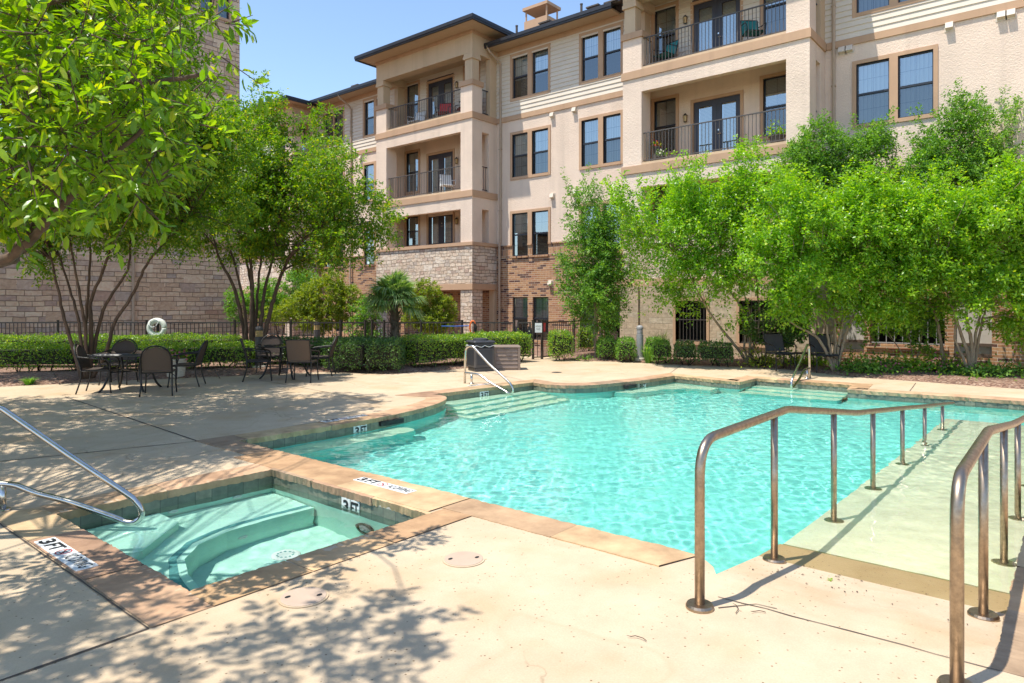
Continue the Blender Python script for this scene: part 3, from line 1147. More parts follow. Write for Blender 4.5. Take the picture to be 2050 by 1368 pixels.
# rough flagstone coping with a ragged overhanging lip
def coping(outline, name, width, skip=None, seedv=3, lip=0.02):
    r = random.Random(seedv)
    n = len(outline)
    pts = [Vector((x, y, 0)) for x, y in outline]
    nr = []
    for i in range(n):
        a = (pts[i] - pts[i - 1]).normalized()
        b_ = (pts[(i + 1) % n] - pts[i]).normalized()
        na, nb = Vector((a.y, -a.x, 0)), Vector((b_.y, -b_.x, 0))
        m = (na + nb)
        m = m.normalized() if m.length > 1e-6 else na
        nr.append(m / max(0.45, m.dot(na)))
    mb = MB()
    i = 0
    target = r.uniform(0.6, 1.1)
    run = 0
    stones, cur = [], [0]
    for i in range(1, n + 1):
        L = (pts[i % n] - pts[i - 1]).length
        run += L
        cur.append(i)
        a = (pts[i % n] - pts[i - 1]).normalized()
        b_ = (pts[(i + 1) % n] - pts[i % n]).normalized()
        sharp = a.dot(b_) < 0.8
        if run > target or i == n or (sharp and run > 0.25):
            stones.append(cur)
            cur = [i]
            run = 0
            target = r.uniform(0.55, 1.2)
    for s in stones:
        mid = pts[s[len(s) // 2] % n]
        w = width(mid.x, mid.y)
        if w <= 0:
            continue
        inn, out = [], []
        m_ = len(s)
        z = 0.006 + r.uniform(0, 0.004)
        fine = []
        for a, b_ in zip(s[:-1], s[1:]):
            pa, pb, na, nb = pts[a % n], pts[b_ % n], nr[a % n], nr[b_ % n]
            for q in range(3):
                t = q / 3
                fine.append((pa.lerp(pb, t), na.lerp(nb, t)))
        fine.append((pts[s[-1] % n], nr[s[-1] % n]))
        # small gap at each end
        d0 = (fine[1][0] - fine[0][0]).normalized() * 0.004
        d1 = (fine[-1][0] - fine[-2][0]).normalized() * 0.004
        fine[0] = (fine[0][0] + d0, fine[0][1])
        fine[-1] = (fine[-1][0] - d1, fine[-1][1])
        sk_ = r.uniform(-0.04, 0.04)
        A, B, Cc, D = [], [], [], []
        for q, (p, nn) in enumerate(fine):
            jag = r.uniform(-0.008, 0.008)
            tt = q / (len(fine) - 1)
            sh = (fine[-1][0] - fine[0][0]).normalized() * (sk_ * (1 if 0 < tt < 1 else 1))
            A.append(p - nn * (lip + jag) + Vector((0, 0, z - 0.008 + r.uniform(-0.003, 0.002))))
            B.append(p + nn * (0.012 + r.uniform(-0.004, 0.006)) + Vector((0, 0, z)))
            D.append(p + nn * (w + r.uniform(-0.004, 0.004)) + Vector((0, 0, z)))
            Cc.append(p - nn * (lip * 0.6 + r.uniform(-0.012, 0.010)) + Vector((0, 0, -0.066 + r.uniform(-0.006, 0.006))))
        k = len(fine)
        base = len(mb.v)
        vs = Cc + A + B + D + [Vector((p.x, p.y, -0.002)) for p in D] + [p - (p - pts[s[0] % n]) * 0 + Vector((0, 0, 0)) for p in []]
        fs = []
        for rr in range(4):
            for q in range(k - 1):
                fs.append((rr * k + q, rr * k + q + 1, (rr + 1) * k + q + 1, (rr + 1) * k + q))
        mb.add(vs, fs)
    return mb


def pool_w(x, y):
    if x < 4.15 and y < 1.8:
        return 0
    if y < 0.3:
        return 0
    if x < 4.3:
        return 0.49 if 3.55 < y < 6.6 else 0.34
    return 0.33


cp = coping(POOL, 'coping', pool_w, seedv=5)
tag(cp.build('pool_coping', M['flag'], origin=(4, 5, 0)), kind='structure')


def spa_w(x, y):
    if x > 3.6:
        return 0 if 3.95 < y < 6.15 else 0
    return 0.30


cs = MB()
r_ = random.Random(12)


def stone_quad(mb, x0, x1, y0, y1, lipside, z=None):
    """one straight flagstone; lipside names the edge hanging over water"""
    z = 0.006 + r_.uniform(0, 0.003) if z is None else z
    nseg = max(12, int(max(x1 - x0, y1 - y0) / 0.022))
    wv = [r_.uniform(-1, 1) for _ in range(nseg // 5 + 3)]
    wl_ = [r_.uniform(-1, 1) for _ in range(nseg // 7 + 3)]

    def jg(q, a, b_):
        u, w_ = q / 5, q / 7
        i, k_ = int(u), int(w_)
        return a * (wv[i] * (1 - u + i) + wv[i + 1] * (u - i)) + b_ * (wl_[k_] * (1 - w_ + k_) + wl_[k_ + 1] * (w_ - k_)) + r_.uniform(-.0035, .0035)
    top, bot, low = [], [], []
    if lipside in 'xX':
        xe, xo = (x1, x0) if lipside == 'X' else (x0, x1)
        sg = 1 if lipside == 'X' else -1
        for q in range(nseg + 1):
            y = y0 + 0.004 + (y1 - y0 - 0.008) * q / nseg
            top.append((xo, y, z))
            bot.append((xe + sg * (0.02 + jg(q, .007, 0)), y, z - 0.006 + r_.uniform(-0.003, 0.002)))
            low.append((xe + sg * (0.010 + jg(q, .004, .010)), y, -0.066 + r_.uniform(-0.006, 0.006)))
    else:
        ye, yo = (y1, y0) if lipside == 'Y' else (y0, y1)
        sg = 1 if lipside == 'Y' else -1
        for q in range(nseg + 1):
            x = x0 + 0.004 + (x1 - x0 - 0.008) * q / nseg
            top.append((x, yo, z))
            bot.append((x, ye + sg * (0.02 + jg(q, .007, 0)), z - 0.006 + r_.uniform(-0.003, 0.002)))
            low.append((x, ye + sg * (0.010 + jg(q, .004, .010)), -0.066 + r_.uniform(-0.006, 0.006)))
    k = nseg + 1
    mb.add(top + bot + low, [(a * k + q, a * k + q + 1, (a + 1) * k + q + 1, (a + 1) * k + q) for a in (0, 1) for q in range(nseg)])


for a, b_ in ((3.62, 4.55), (4.55, 5.6), (5.6, 6.5)):
    stone_quad(cs, 1.50, 1.82, a, b_, 'X')
for a, b_ in ((1.82, 2.45), (2.45, 3.1), (3.1, 3.88)):
    stone_quad(cs, a, b_, 3.62, 3.91, 'Y')
for a, b_ in ((1.82, 2.7), (2.7, 3.73)):
    stone_quad(cs, a, b_, 6.20, 6.50, 'y')
for a, b_ in ((3.91, 4.62), (4.62, 5.5), (5.5, 6.2)):
    stone_quad(cs, 3.72, 3.735, a, b_, 'x')
# flagstones of the right-hand kerb beside the ramp
for k in range(14):
    a = 3.76 + k * 0.78
    stone_quad(cs, a, a + 0.78, -0.10, R0, 'Y')
tag(cs.build('spa_coping', M['flag'], origin=(1.8, 4, 0)), kind='structure')
# wall under the right-hand kerb is part of the pool shell outline


def ripples(X, Y, seed, comps, amp, lo, hi):
    r = np.random.default_rng(seed)
    Z = np.zeros_like(X)
    for i in range(comps):
        L = math.exp(r.uniform(math.log(lo), math.log(hi)))
        a = r.uniform(0, 2 * math.pi)
        Z += amp * L * np.sin(2 * math.pi / L * (X * math.cos(a) + Y * math.sin(a)) + r.uniform(0, 6.3))
    return Z


def water_sheet(outline, step, name, seed, comps, amp, lo, hi, mod):
    xs = [p[0] for p in outline]
    ys = [p[1] for p in outline]
    nx = int((max(xs) - min(xs)) / step) + 2
    ny = int((max(ys) - min(ys)) / step) + 2
    X, Y = np.meshgrid(min(xs) - step / 2 + step * np.arange(nx + 1), min(ys) - step / 2 + step * np.arange(ny + 1))
    Z = WATER_Z + ripples(X, Y, seed, comps, amp, lo, hi) * mod(X, Y)
    ins = inside(outline, X, Y)
    cell = ins[:-1, :-1] | ins[1:, :-1] | ins[:-1, 1:] | ins[1:, 1:]
    idx = np.arange(X.size).reshape(X.shape)
    jj, ii = np.nonzero(cell)
    q = np.stack([idx[jj, ii], idx[jj, ii + 1], idx[jj + 1, ii + 1], idx[jj + 1, ii]], 1)
    used, inv = np.unique(q, return_inverse=True)
    w = MB()
    w.v = np.stack([X.ravel()[used], Y.ravel()[used], Z.ravel()[used]], 1).tolist()
    w.f = [tuple(t) for t in inv.reshape(-1, 4).tolist()]
    w.m = [0] * len(w.f)
    o = w.build(name, M['water'], origin=(float(np.mean(xs)), float(np.mean(ys)), WATER_Z), smooth=True)
    o.cycles.is_caustics_caster = True
    tag(o, kind='structure')
    return o


water_sheet(POOL, 0.021, 'pool_water', 3, 120, 0.00088, 0.055, 0.42, lambda X, Y: 0.8 + 0.35 * np.sin(X * 0.8 + 1) * np.sin(Y * 0.7 + 0.4) + 0.28 * np.sin(X * 1.9 + Y * 1.3) * np.sin(Y * 1.7 - X * 0.9 + 2))
water_sheet(SPA, 0.025, 'spa_water', 9, 40, 0.0008, 0.10, 0.9, lambda X, Y: 1.0)

# ------------------------------------------------------------------ the apartment building
XM = 22.05          # main facade plane (faces -X)
XP = 20.50          # face of the balcony bays


def wall(mb, axis, c, a0, a1, z0, z1, holes=(), depth=0.14, mi=0):
    """a wall face in plane axis=c with real openings and reveals running back by depth"""
    hs = [(max(h[0], a0), min(h[1], a1), max(h[2], z0), min(h[3], z1)) for h in holes]
    hs = [h for h in hs if h[1] - h[0] > 1e-4 and h[3] - h[2] > 1e-4]
    As = sorted({a0, a1} | {h[0] for h in hs} | {h[1] for h in hs})
    Zs = sorted({z0, z1} | {h[2] for h in hs} | {h[3] for h in hs})

    def pt(a, z, d=0.0):
        return (c + d, a, z) if axis == 'x' else (a, c + d, z)
    for i in range(len(As) - 1):
        for k in range(len(Zs) - 1):
            am, zm = (As[i] + As[i + 1]) / 2, (Zs[k] + Zs[k + 1]) / 2
            if any(h[0] < am < h[1] and h[2] < zm < h[3] for h in hs):
                continue
            mb.face([pt(As[i], Zs[k]), pt(As[i], Zs[k + 1]), pt(As[i + 1], Zs[k + 1]), pt(As[i + 1], Zs[k])], mi)
    for h in hs:
        b0, b1, y0, y1 = h
        for (p, q) in (((b0, y0), (b0, y1)), ((b0, y1), (b1, y1)), ((b1, y1), (b1, y0)), ((b1, y0), (b0, y0))):
            if p[1] == q[1] and (abs(p[1] - z0) < 1e-6 or abs(p[1] - z1) < 1e-6):
                continue
            mb.face([pt(*p), pt(*q), pt(*q, depth), pt(*p, depth)], mi)


def abox(mb, axis, c0, c1, a0, a1, z0, z1, mi=0):
    if axis == 'x':
        mb.box(c0, c1, a0, a1, z0, z1, mi)
    else:
        mb.box(a0, a1, c0, c1, z0, z1, mi)


apt = thing('apartment_building', 'four storey beige stucco apartment building with balconies, brick and stone base', 'building', (22, 12, 0))
holes_main = []
rr = random.Random(4)


def window(parent, axis, c, a0, a1, z0, z1, cover='blind', drop=1.0, sashes=2, mull=0.22, trim=0.11, lowtrim=None, narrow=False, proud=0.035, room=True):
    """sash window group; a0..a1, z0..z1 are the outer edges of the painted surround. Returns the hole."""
    zlow = lowtrim if lowtrim is not None else z0
    ia0, ia1, iz0, iz1 = a0 + trim, a1 - trim, z0 + trim, z1 - trim
    if lowtrim is not None:
        iz0 = z0
    fr = MB()
    if trim > 0:
        abox(fr, axis, c - proud, c + 0.10, a0, ia0, zlow, z1)
        abox(fr, axis, c - proud, c + 0.10, ia1, a1, zlow, z1)
        abox(fr, axis, c - proud, c + 0.10, ia0, ia1, iz1, z1)
        if lowtrim is None:
            abox(fr, axis, c - proud - 0.01, c + 0.10, ia0, ia1, z0, iz0)
    if cover == 'blind' and drop == 1.0:
        drop = rr.choice((1.0, 1.0, 0.72, 0.45, 0.9))
    if rr.random() < 0.2:
        cover = 'curtain'
    spans = []
    if sashes == 2:
        am = (ia0 + ia1) / 2
        if trim > 0:
            abox(fr, axis, c - proud, c + 0.10, am - mull / 2, am + mull / 2, zlow if lowtrim is not None else iz0, iz1)
        spans = [(ia0, am - mull / 2), (am + mull / 2, ia1)]
    else:
        spans = [(ia0, ia1)]
    if not fr.v:
        abox(fr, axis, c + 0.06, c + 0.10, ia0, ia1, iz0 - 0.02, iz0)
    w = fr.build('window', M['trim'], parent)
    sa = MB()
    gl = MB()
    cu = MB()
    for s0, s1 in spans:
        zm = (iz0 + iz1) / 2
        f = 0.035
        abox(sa, axis, c + 0.05, c + 0.12, s0, s0 + f, iz0, iz1)
        abox(sa, axis, c + 0.05, c + 0.12, s1 - f, s1, iz0, iz1)
        abox(sa, axis, c + 0.05, c + 0.12, s0 + f, s1 - f, iz1 - f, iz1)
        abox(sa, axis, c + 0.05, c + 0.12, s0 + f, s1 - f, iz0, iz0 + f)
        abox(sa, axis, c + 0.045, c + 0.12, s0 + f, s1 - f, zm - 0.03, zm + 0.03)
        ac = (s0 + s1) / 2
        for zz0, zz1 in ((iz0 + f, zm - 0.03), (zm + 0.03, iz1 - f)):
            abox(sa, axis, c + 0.105, c + 0.115, ac - 0.006, ac + 0.006, zz0, zz1)
            zc = (zz0 + zz1) / 2
            abox(sa, axis, c + 0.1055, c + 0.1145, s0 + f, ac - 0.007, zc - 0.006, zc + 0.006)
            abox(sa, axis, c + 0.1055, c + 0.1145, ac + 0.007, s1 - f, zc - 0.006, zc + 0.006)

        def q(d, b0, b1, y0, y1):
            return [(c + d, b0, y0), (c + d, b0, y1), (c + d, b1, y1), (c + d, b1, y0)] if axis == 'x' else [(b0, c + d, y0), (b1, c + d, y0), (b1, c + d, y1), (b0, c + d, y1)]
        gl.face(q(0.095, s0 + f, s1 - f, zm, iz1 - f), 0)
        gl.face(q(0.092, s0 + f, s1 - f, iz0 + f, zm), 1)
        if cover and drop > 0:
            cu.face(q(0.17, s0, s1, iz1 - (iz1 - iz0) * drop, iz1), 0)
        cu.face(q(0.45, s0 - 0.1, s1 + 0.1, iz0 - 0.1, iz1 + 0.1), 1)  # dark sheet stands in for the unlit room behind
    sa.build('sash', M['sash'], w)
    gl.build('pane', [M['glass'], M['screen']], w)
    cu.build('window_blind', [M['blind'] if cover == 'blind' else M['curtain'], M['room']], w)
    return [(s0, s1, iz0, iz1) for s0, s1 in spans]


def french_door(parent, a0, a1, z0, z1):
    c = XM
    t = 0.10
    fr = MB()
    abox(fr, 'x', c - 0.03, c + 0.10, a0, a0 + t, z0, z1)
    abox(fr, 'x', c - 0.03, c + 0.10, a1 - t, a1, z0, z1)
    abox(fr, 'x', c - 0.03, c + 0.10, a0 + t, a1 - t, z1 - t, z1)
    dr = fr.build('door', M['trim'], parent)
    am = (a0 + a1) / 2
    lf, gl, cu = MB(), MB(), MB()
    for s0, s1 in ((a0 + t, am - 0.004), (am + 0.004, a1 - t)):
        m = 0.17
        abox(lf, 'x', c + 0.04, c + 0.09, s0, s0 + m, z0, z1 - t)
        abox(lf, 'x', c + 0.04, c + 0.09, s1 - m, s1, z0, z1 - t)
        abox(lf, 'x', c + 0.04, c + 0.09, s0 + m, s1 - m, z1 - t - 0.19, z1 - t)
        abox(lf, 'x', c + 0.04, c + 0.09, s0 + m, s1 - m, z0, z0 + 0.24)
        gl.face([(c + 0.065, s0 + m, z0 + 0.24), (c + 0.065, s0 + m, z1 - t - 0.19), (c + 0.065, s1 - m, z1 - t - 0.19), (c + 0.065, s1 - m, z0 + 0.24)])
        cu.face([(c + 0.13, s0 + m, z0 + 0.2), (c + 0.13, s0 + m, z1 - 0.2), (c + 0.13, s1 - m, z1 - 0.2), (c + 0.13, s1 - m, z0 + 0.2)], 0)
    lf.build('door_leaf', M['door'], dr)
    gl.build('pane', M['glass'], dr)
    cu.build('window_blind', [M['blind']], dr)
    hd = MB()
    hd.tube([(c + 0.04, am - 0.06, z0 + 1.0), (c - 0.02, am - 0.06, z0 + 1.0), (c - 0.02, am - 0.17, z0 + 1.0)], 0.012, 6)
    disc_on(hd, (c + 0.04, am - 0.06, z0 + 1.14), (-1, 0, 0), [(0.03, 0), (0.028, 0.015)], 0, 10)
    hd.build('handle', M['steel'], dr)
    return (a0 + 0.001, a1 - 0.001, z0, z1 - 0.001)


def lantern(parent, x, y, z, nx=-1, ny=0):
    b = MB()
    cx, cy = x + nx * 0.10, y + ny * 0.10
    b.lathe([(0.03, z + 0.16), (0.075, z + 0.10), (0.085, z + 0.09), (0.02, z + 0.085)], cx, cy, 6)
    b.lathe([(0.02, z - 0.14), (0.055, z - 0.13), (0.06, z - 0.12), (0.02, z - 0.115)], cx, cy, 6)
    for k in range(6):
        a = 2 * math.pi * k / 6
        b.tube([(cx + 0.055 * math.cos(a), cy + 0.055 * math.sin(a), z - 0.12), (cx + 0.075 * math.cos(a), cy + 0.075 * math.sin(a), z + 0.09)], 0.005, 4)
    b.tube([(x + nx * 0.005, y + ny * 0.005, z + 0.05), (x + nx * 0.06, y + ny * 0.06, z + 0.18), (cx, cy, z + 0.16)], 0.012, 6)
    o = b.build('wall_lantern', M['black'], parent)
    gq = MB()
    gq.lathe([(0.048, z - 0.115), (0.066, z + 0.085)], cx, cy, 6)
    gq.build('lantern_glass', M['amber'], o)


def vent(parent, y, z, n=1):
    b = MB()
    for k in range(n):
        y0 = y - 0.09 + (k - (n - 1) / 2) * 0.21
        vs = [(XM, y0, z - 0.10), (XM, y0 + 0.18, z - 0.10), (XM, y0 + 0.18, z + 0.10), (XM, y0, z + 0.10),
              (XM - 0.15, y0, z - 0.06), (XM - 0.15, y0 + 0.18, z - 0.06), (XM - 0.10, y0 + 0.18, z + 0.10), (XM - 0.10, y0, z + 0.10)]
        b.add(vs, [(0, 1, 5, 4), (4, 5, 6, 7), (7, 6, 2, 3), (0, 4, 7, 3), (1, 2, 6, 5)])
        b.box(XM - 0.015, XM - 0.002, y0 - 0.03, y0 + 0.21, z - 0.13, z + 0.12)
    b.build('exhaust_vent', M['vent'], parent)


def downpipe(parent, y, ztop, zbot, x=None, kick=True, brick_below=4.1):
    x = XM - 0.07 if x is None else x
    b = MB()
    pts = []
    if kick:
        pts += [(x - 0.72, y + 0.10, ztop + 0.02), (x - 0.70, y + 0.10, ztop - 0.10), (x - 0.58, y + 0.07, ztop - 0.24), (x - 0.10, y, ztop - 0.52), (x, y, ztop - 0.66)]
    else:
        pts += [(x, y, ztop)]
    pts += [(x, y, brick_below + 0.35), (x - 0.02, y + 0.005, brick_below + 0.15), (x - 0.05, y + 0.01, brick_below), (x - 0.05, y + 0.01, zbot)]
    b.tube(pts, 0.048, 8)
    for zz in (zbot + 1.4, 5.6, 8.2, 10.6):
        if zz < ztop - 0.7:
            xx = x - 0.05 if zz < brick_below else x
            b.box(xx - 0.056, XM - 0.003, y - 0.056, y + 0.066, zz - 0.012, zz + 0.012)
    b.build('downpipe', M['pipe'], parent, smooth=False)


def railing(parent, axis, c, a0, a1, z0, z1, mat='railing'):
    b = MB()
    abox(b, axis, c - 0.02, c + 0.02, a0, a1, z1 - 0.035, z1)
    abox(b, axis, c - 0.015, c + 0.015, a0, a1, z0 + 0.06, z0 + 0.09)
    n = max(1, int(round((a1 - a0) / 0.115)))
    for k in range(1, n):
        a = a0 + (a1 - a0) * k / n
        post = (k % 13 == 0)
        w = 0.018 if post else 0.008
        abox(b, axis, c - w, c + w, a - w, a + w, z0 if post else z0 + 0.09, z1 - 0.035)
    b.build('balcony_railing', M[mat], parent)


# ---- window groups on the main facade (outer edges of the surrounds)
LV = {4: (10.12, 12.10), 3: (6.83, 8.83)}
groups = [(16.27, 18.37), (12.93, 14.89), (2.98, 5.16), (-1.3, 0.75), (26.2, 28.19), (29.73, 31.6), (-4.6, -2.5)]
for gi, (a0, a1) in enumerate(groups):
    for lv, (z0, z1) in LV.items():
        cover, drop = ('curtain', 1.0) if gi in (1, 2) or (gi == 0 and lv == 3) else ('blind', 1.0)
        if gi == 0 and lv == 4:
            cover, drop = 'curtain', 0.55
        if gi == 1 and lv == 4:
            drop = 0.5
        mu = 0.06 if gi == 5 else 0.22
        holes_main.extend(window(apt, 'x', XM, a0, a1, z0, z1, cover, drop, 2, mu))
    holes_main.extend(window(apt, 'x', XM, a0, a1, 3.64, 5.53, 'blind', 1.0, 2, 0.22, 0.11, lowtrim=4.112))
    if gi in (0, 1, 4, 5):
        am = (a0 + a1) / 2
        for s0, s1 in ((a0 + 0.11, am - 0.13), (am + 0.13, a1 - 0.11)):
            holes_main.extend(window(apt, 'x', XM + 0.02, s0, s1, 0.18, 1.93, 'blind', 0.55, 1, 0.0, 0.0))

# ---- main facade walls
Y0, Y1 = -14.0, 40.0
bay = [(19.12, 25.24), (5.92, 12.05), (32.2, 38.4)]
back_holes = []
for by0, by1 in bay:
    for z0, zt in ((9.66, 12.02), (6.40, 8.66), (4.20, 6.05 - 0.35)):
        back_holes.append((by0 + 2.58, by0 + 4.30, z0, zt))
    french_door(apt, by0 + 2.52, by0 + 4.36, 9.60, 12.02)
    french_door(apt, by0 + 2.52, by0 + 4.36, 6.36, 8.66)
    french_door(apt, by0 + 2.52, by0 + 4.36, 4.21, 5.95)
    for z0, z1 in ((10.10, 12.24), (6.90, 8.98), (4.32, 5.90)):
        back_holes.extend(window(apt, 'x', XM, by0 + 4.80, by0 + 5.86, z0, z1, 'blind', 1.0, 1))
        back_holes.extend(window(apt, 'x', XM, by0 + 0.95, by0 + 1.98, z0, z1, 'blind', 1.0, 1))
    for zl in (11.45, 8.05, 5.35):
        lantern(apt, XM, by0 + 4.52 if by0 < 10 else by0 + 2.32, zl)
allh = holes_main + [(h[0], h[1], h[2], h[3]) for h in back_holes]
door_hole = (14.05, 14.95, 0.0, 2.05)
bw = MB()
wall(bw, 'x', XM, Y0, Y1, -0.1, 3.58, allh + [door_hole], 0.12)
bw.build('brick_wall', M['brick'], apt)
sw = MB()
wall(sw, 'x', XM - 0.012, Y0, Y1, 3.58, 4.06, allh, 0.12)
# header course, proud, broken by the windows
segs = sorted([(h[0], h[1]) for h in allh if h[2] < 4.08 < h[3]])
cur = Y0
for a, b_ in segs + [(Y1, Y1)]:
    if a - cur > 0.05:
        sw.box(XM - 0.06, XM + 0.02, cur, a, 4.06, 4.112)
    cur = max(cur, b_)
for a0, a1 in groups:
    am = (a0 + a1) / 2
    for s0, s1 in ((a0 + 0.08, am - 0.08), (am + 0.08, a1 - 0.08)):
        sw.box(XM - 0.07, XM + 0.04, s0, s1, 3.56, 3.635)
sw.build('soldier_course', M['soldier'], apt)
uw = MB()
wall(uw, 'x', XM, Y0, Y1, 4.06, 9.33, allh, 0.12)
uw.build('stucco_wall', M['stucco'], apt)
# lap siding on the top storey: every board is a real wedge
sd = MB()
nb = 17
zb = [9.53 + (12.42 - 9.53) * k / nb for k in range(nb + 1)]
for k in range(nb):
    hs = [h for h in allh if h[2] < (zb[k] + zb[k + 1]) / 2 < h[3]]
    seg, cur = [], Y0
    for a, b_ in sorted([(h[0], h[1]) for h in hs]) + [(Y1, Y1)]:
        if a - cur > 0.02:
            seg.append((cur, a))
        cur = max(cur, b_)
    for a, b_ in seg:
        sd.face([(XM - 0.034, a, zb[k] + .012), (XM - 0.006, a, zb[k + 1] + .012), (XM - 0.006, b_, zb[k + 1] + .012), (XM - 0.034, b_, zb[k] + .012)])
        sd.face([(XM - 0.034, a, zb[k] + .012), (XM - 0.034, b_, zb[k] + .012), (XM - 0.004, b_, zb[k] + .004), (XM - 0.004, a, zb[k] + .004)])
sd.build('lap_siding', M['siding'], apt)
for a, b_ in ((Y0, 5.87), (12.10, 19.07), (25.29, 32.15)):
    for q in ((XM - 0.05, XM + 0.05, a, b_, 9.33, 9.53), (XM - 0.035, XM + 0.02, a, b_, 12.16, 12.40)):
        bd_ = MB()
        bd_.box(*q)
        bd_.build('trim_band', M['trim'], apt)


# ---- balcony bays
def balcony_bay(y0, y1, top, plinth):
    pr, pl = 0.66, 0.72
    s = MB()
    for (zlo, zhi) in ((4.20, 6.07), (6.33, 9.29)):
        s.box(XP, XP + 0.60, y0, y0 + pr, zlo, zhi)
        s.box(XP, XP + 0.60, y1 - pl, y1, zlo, zhi)
        ztop = zhi - 0.48
        s.box(XP + 0.001, XP + 0.24, y0 + pr, y1 - pl, ztop, zhi)
        for ya, yb in ((y0 + 0.002, y0 + 0.24), (y1 - 0.24, y1 - 0.002)):
            s.box(XP + 1.04, XM - 0.003, ya, yb, zlo, zhi)
            s.box(XP + 0.60, XP + 1.04, ya, yb, ztop, zhi)
    s.build('bay_stucco', M['stucco'], apt)
    # top floor piers, beam
    for ya, yb in ((y0, y0 + pr), (y1 - pl, y1)):
        t = MB()
        t.box(XP, XP + 0.60, ya, yb, 9.55, 10.66)
        t.build('balcony_pier', M['stucco'], apt)
    t = MB()
    for ya, yb in ((y0 + 0.002, y0 + 0.24), (y1 - 0.24, y1 - 0.002)):
        t.box(XP + 1.10, XM - 0.003, ya, yb, 9.55, top - 1.04)
    t.box(XP, XP + 0.44, y0, y1, top - 1.04, top)
    t.box(XP + 0.44, XM - 0.003, y0, y0 + 0.42, top - 1.04, top)
    t.box(XP + 0.44, XM - 0.003, y1 - 0.42, y1, top - 1.04, top)
    t.build('balcony_beam', M['smooth'], apt)
    for ya in (y0 + 0.03, y1 - 0.46):
        c = MB()
        c.box(XP + 0.04, XP + 0.44, ya, ya + 0.42, 10.87, top - 1.28)
        c.box(XP - 0.02, XP + 0.50, ya - 0.06, ya + 0.48, top - 1.28, top - 1.16)
        c.box(XP + 0.0, XP + 0.48, ya - 0.035, ya + 0.455, top - 1.16, top - 1.045)
        c.build('balcony_column', M['smooth'], apt)
    for q in ((XP - 0.045, XM - 0.05, y0 - 0.045, y1 + 0.045, 9.29, 9.55), (XP - 0.045, XM - 0.003, y0 - 0.045, y1 + 0.045, 6.07, 6.33),
              (XP - 0.06, XM - 0.003, y0 - 0.06, y1 + 0.06, 4.06, 4.20), (XP - 0.05, XM - 0.003, y0 - 0.05, y1 + 0.05, 2.235, 2.48),
              (XP - 0.03, XM - 0.003, y0 - 0.03, y1 + 0.03, top - 0.27, top - 0.002)):
        tb = MB()
        tb.box(*q)
        tb.build('trim_band', M['trim'], apt)
    for ya, yb in ((y0, y0 + pr), (y1 - pl, y1)):
        tb = MB()
        tb.box(XP - 0.06, XP + 0.66, ya - 0.06, yb + 0.06, 10.66, 10.87)
        tb.build('pier_cap', M['trim'], apt)
    for zz in (9.55, 6.33):
        led = MB()
        led.box(XP + 0.01, XP + 0.40, y0 + pr, y1 - pl, zz, zz + 0.09)
        led.build('balcony_sill', M['smooth'], apt)
    ce = MB()
    ce.box(XP + 0.45, XM - 0.01, y0 + 0.43, y1 - 0.43, top - 0.75, top - 0.70)
    ce.build('balcony_ceiling', M['soffit'], apt)
    for z in (9.64, 6.42):
        railing(apt, 'x', XP + 0.14, y0 + pr, y1 - pl, z, z + 1.02)
        for ya in (y0 + 0.12, y1 - 0.12):
            railing(apt, 'y', ya, XP + (0.60 if z < 9 else 0.60), XP + (1.04 if z < 9 else 1.10), z - 0.06, z + 1.0, 'sash')
    lg = MB()
    if plinth:
        lg.box(XP, XP + 0.5, y0, y1, 2.48, 4.06)
        lg.box(XP + 0.5, XM - 0.003, y0, y0 + 0.4, 2.48, 4.06)
        lg.box(XP + 0.5, XM - 0.003, y1 - 0.4, y1, 2.48, 4.06)
        lg.box(XP, XP + 0.62, y0, y0 + pr, -0.1, 2.235)
        lg.box(XP, XP + 0.62, y1 - pl, y1, -0.1, 2.235)
        sm = MB()
        sm.box(XP + 1.38, XM - 0.003, y0 + 0.01, y0 + 0.3, -0.1, 2.235)
        sm.build('bay_stucco', M['smooth'], apt)
    else:
        lg.box(XP, XP + 0.5, y0, y1, 2.48, 4.06)
        lg.box(XP + 0.5, XM - 0.003, y0, y0 + 0.4, 2.48, 4.06)
        lg.box(XP + 0.5, XM - 0.003, y1 - 0.4, y1, 2.48, 4.06)
    lg.build('stone_base', M['ledge'], apt)


def hip(mb, x0, x1, y0, y1, z, slope, inset=None):
    """hip roof over a rectangle"""
    h = min((x1 - x0), (y1 - y0)) / 2
    zz = z + h * slope
    if (x1 - x0) <= (y1 - y0):
        a, b_ = ((x0 + x1) / 2, y0 + h, zz), ((x0 + x1) / 2, y1 - h, zz)
        A, B, C_, D = (x0, y0, z), (x1, y0, z), (x1, y1, z), (x0, y1, z)
        mb.face([A, B, a]); mb.face([B, C_, b_, a]); mb.face([C_, D, b_]); mb.face([D, A, a, b_])
    else:
        a, b_ = (x0 + h, (y0 + y1) / 2, zz), (x1 - h, (y0 + y1) / 2, zz)
        A, B, C_, D = (x0, y0, z), (x1, y0, z), (x1, y1, z), (x0, y1, z)
        mb.face([A, B, b_, a]); mb.face([B, C_, b_]); mb.face([C_, D, a, b_]); mb.face([D, A, a])


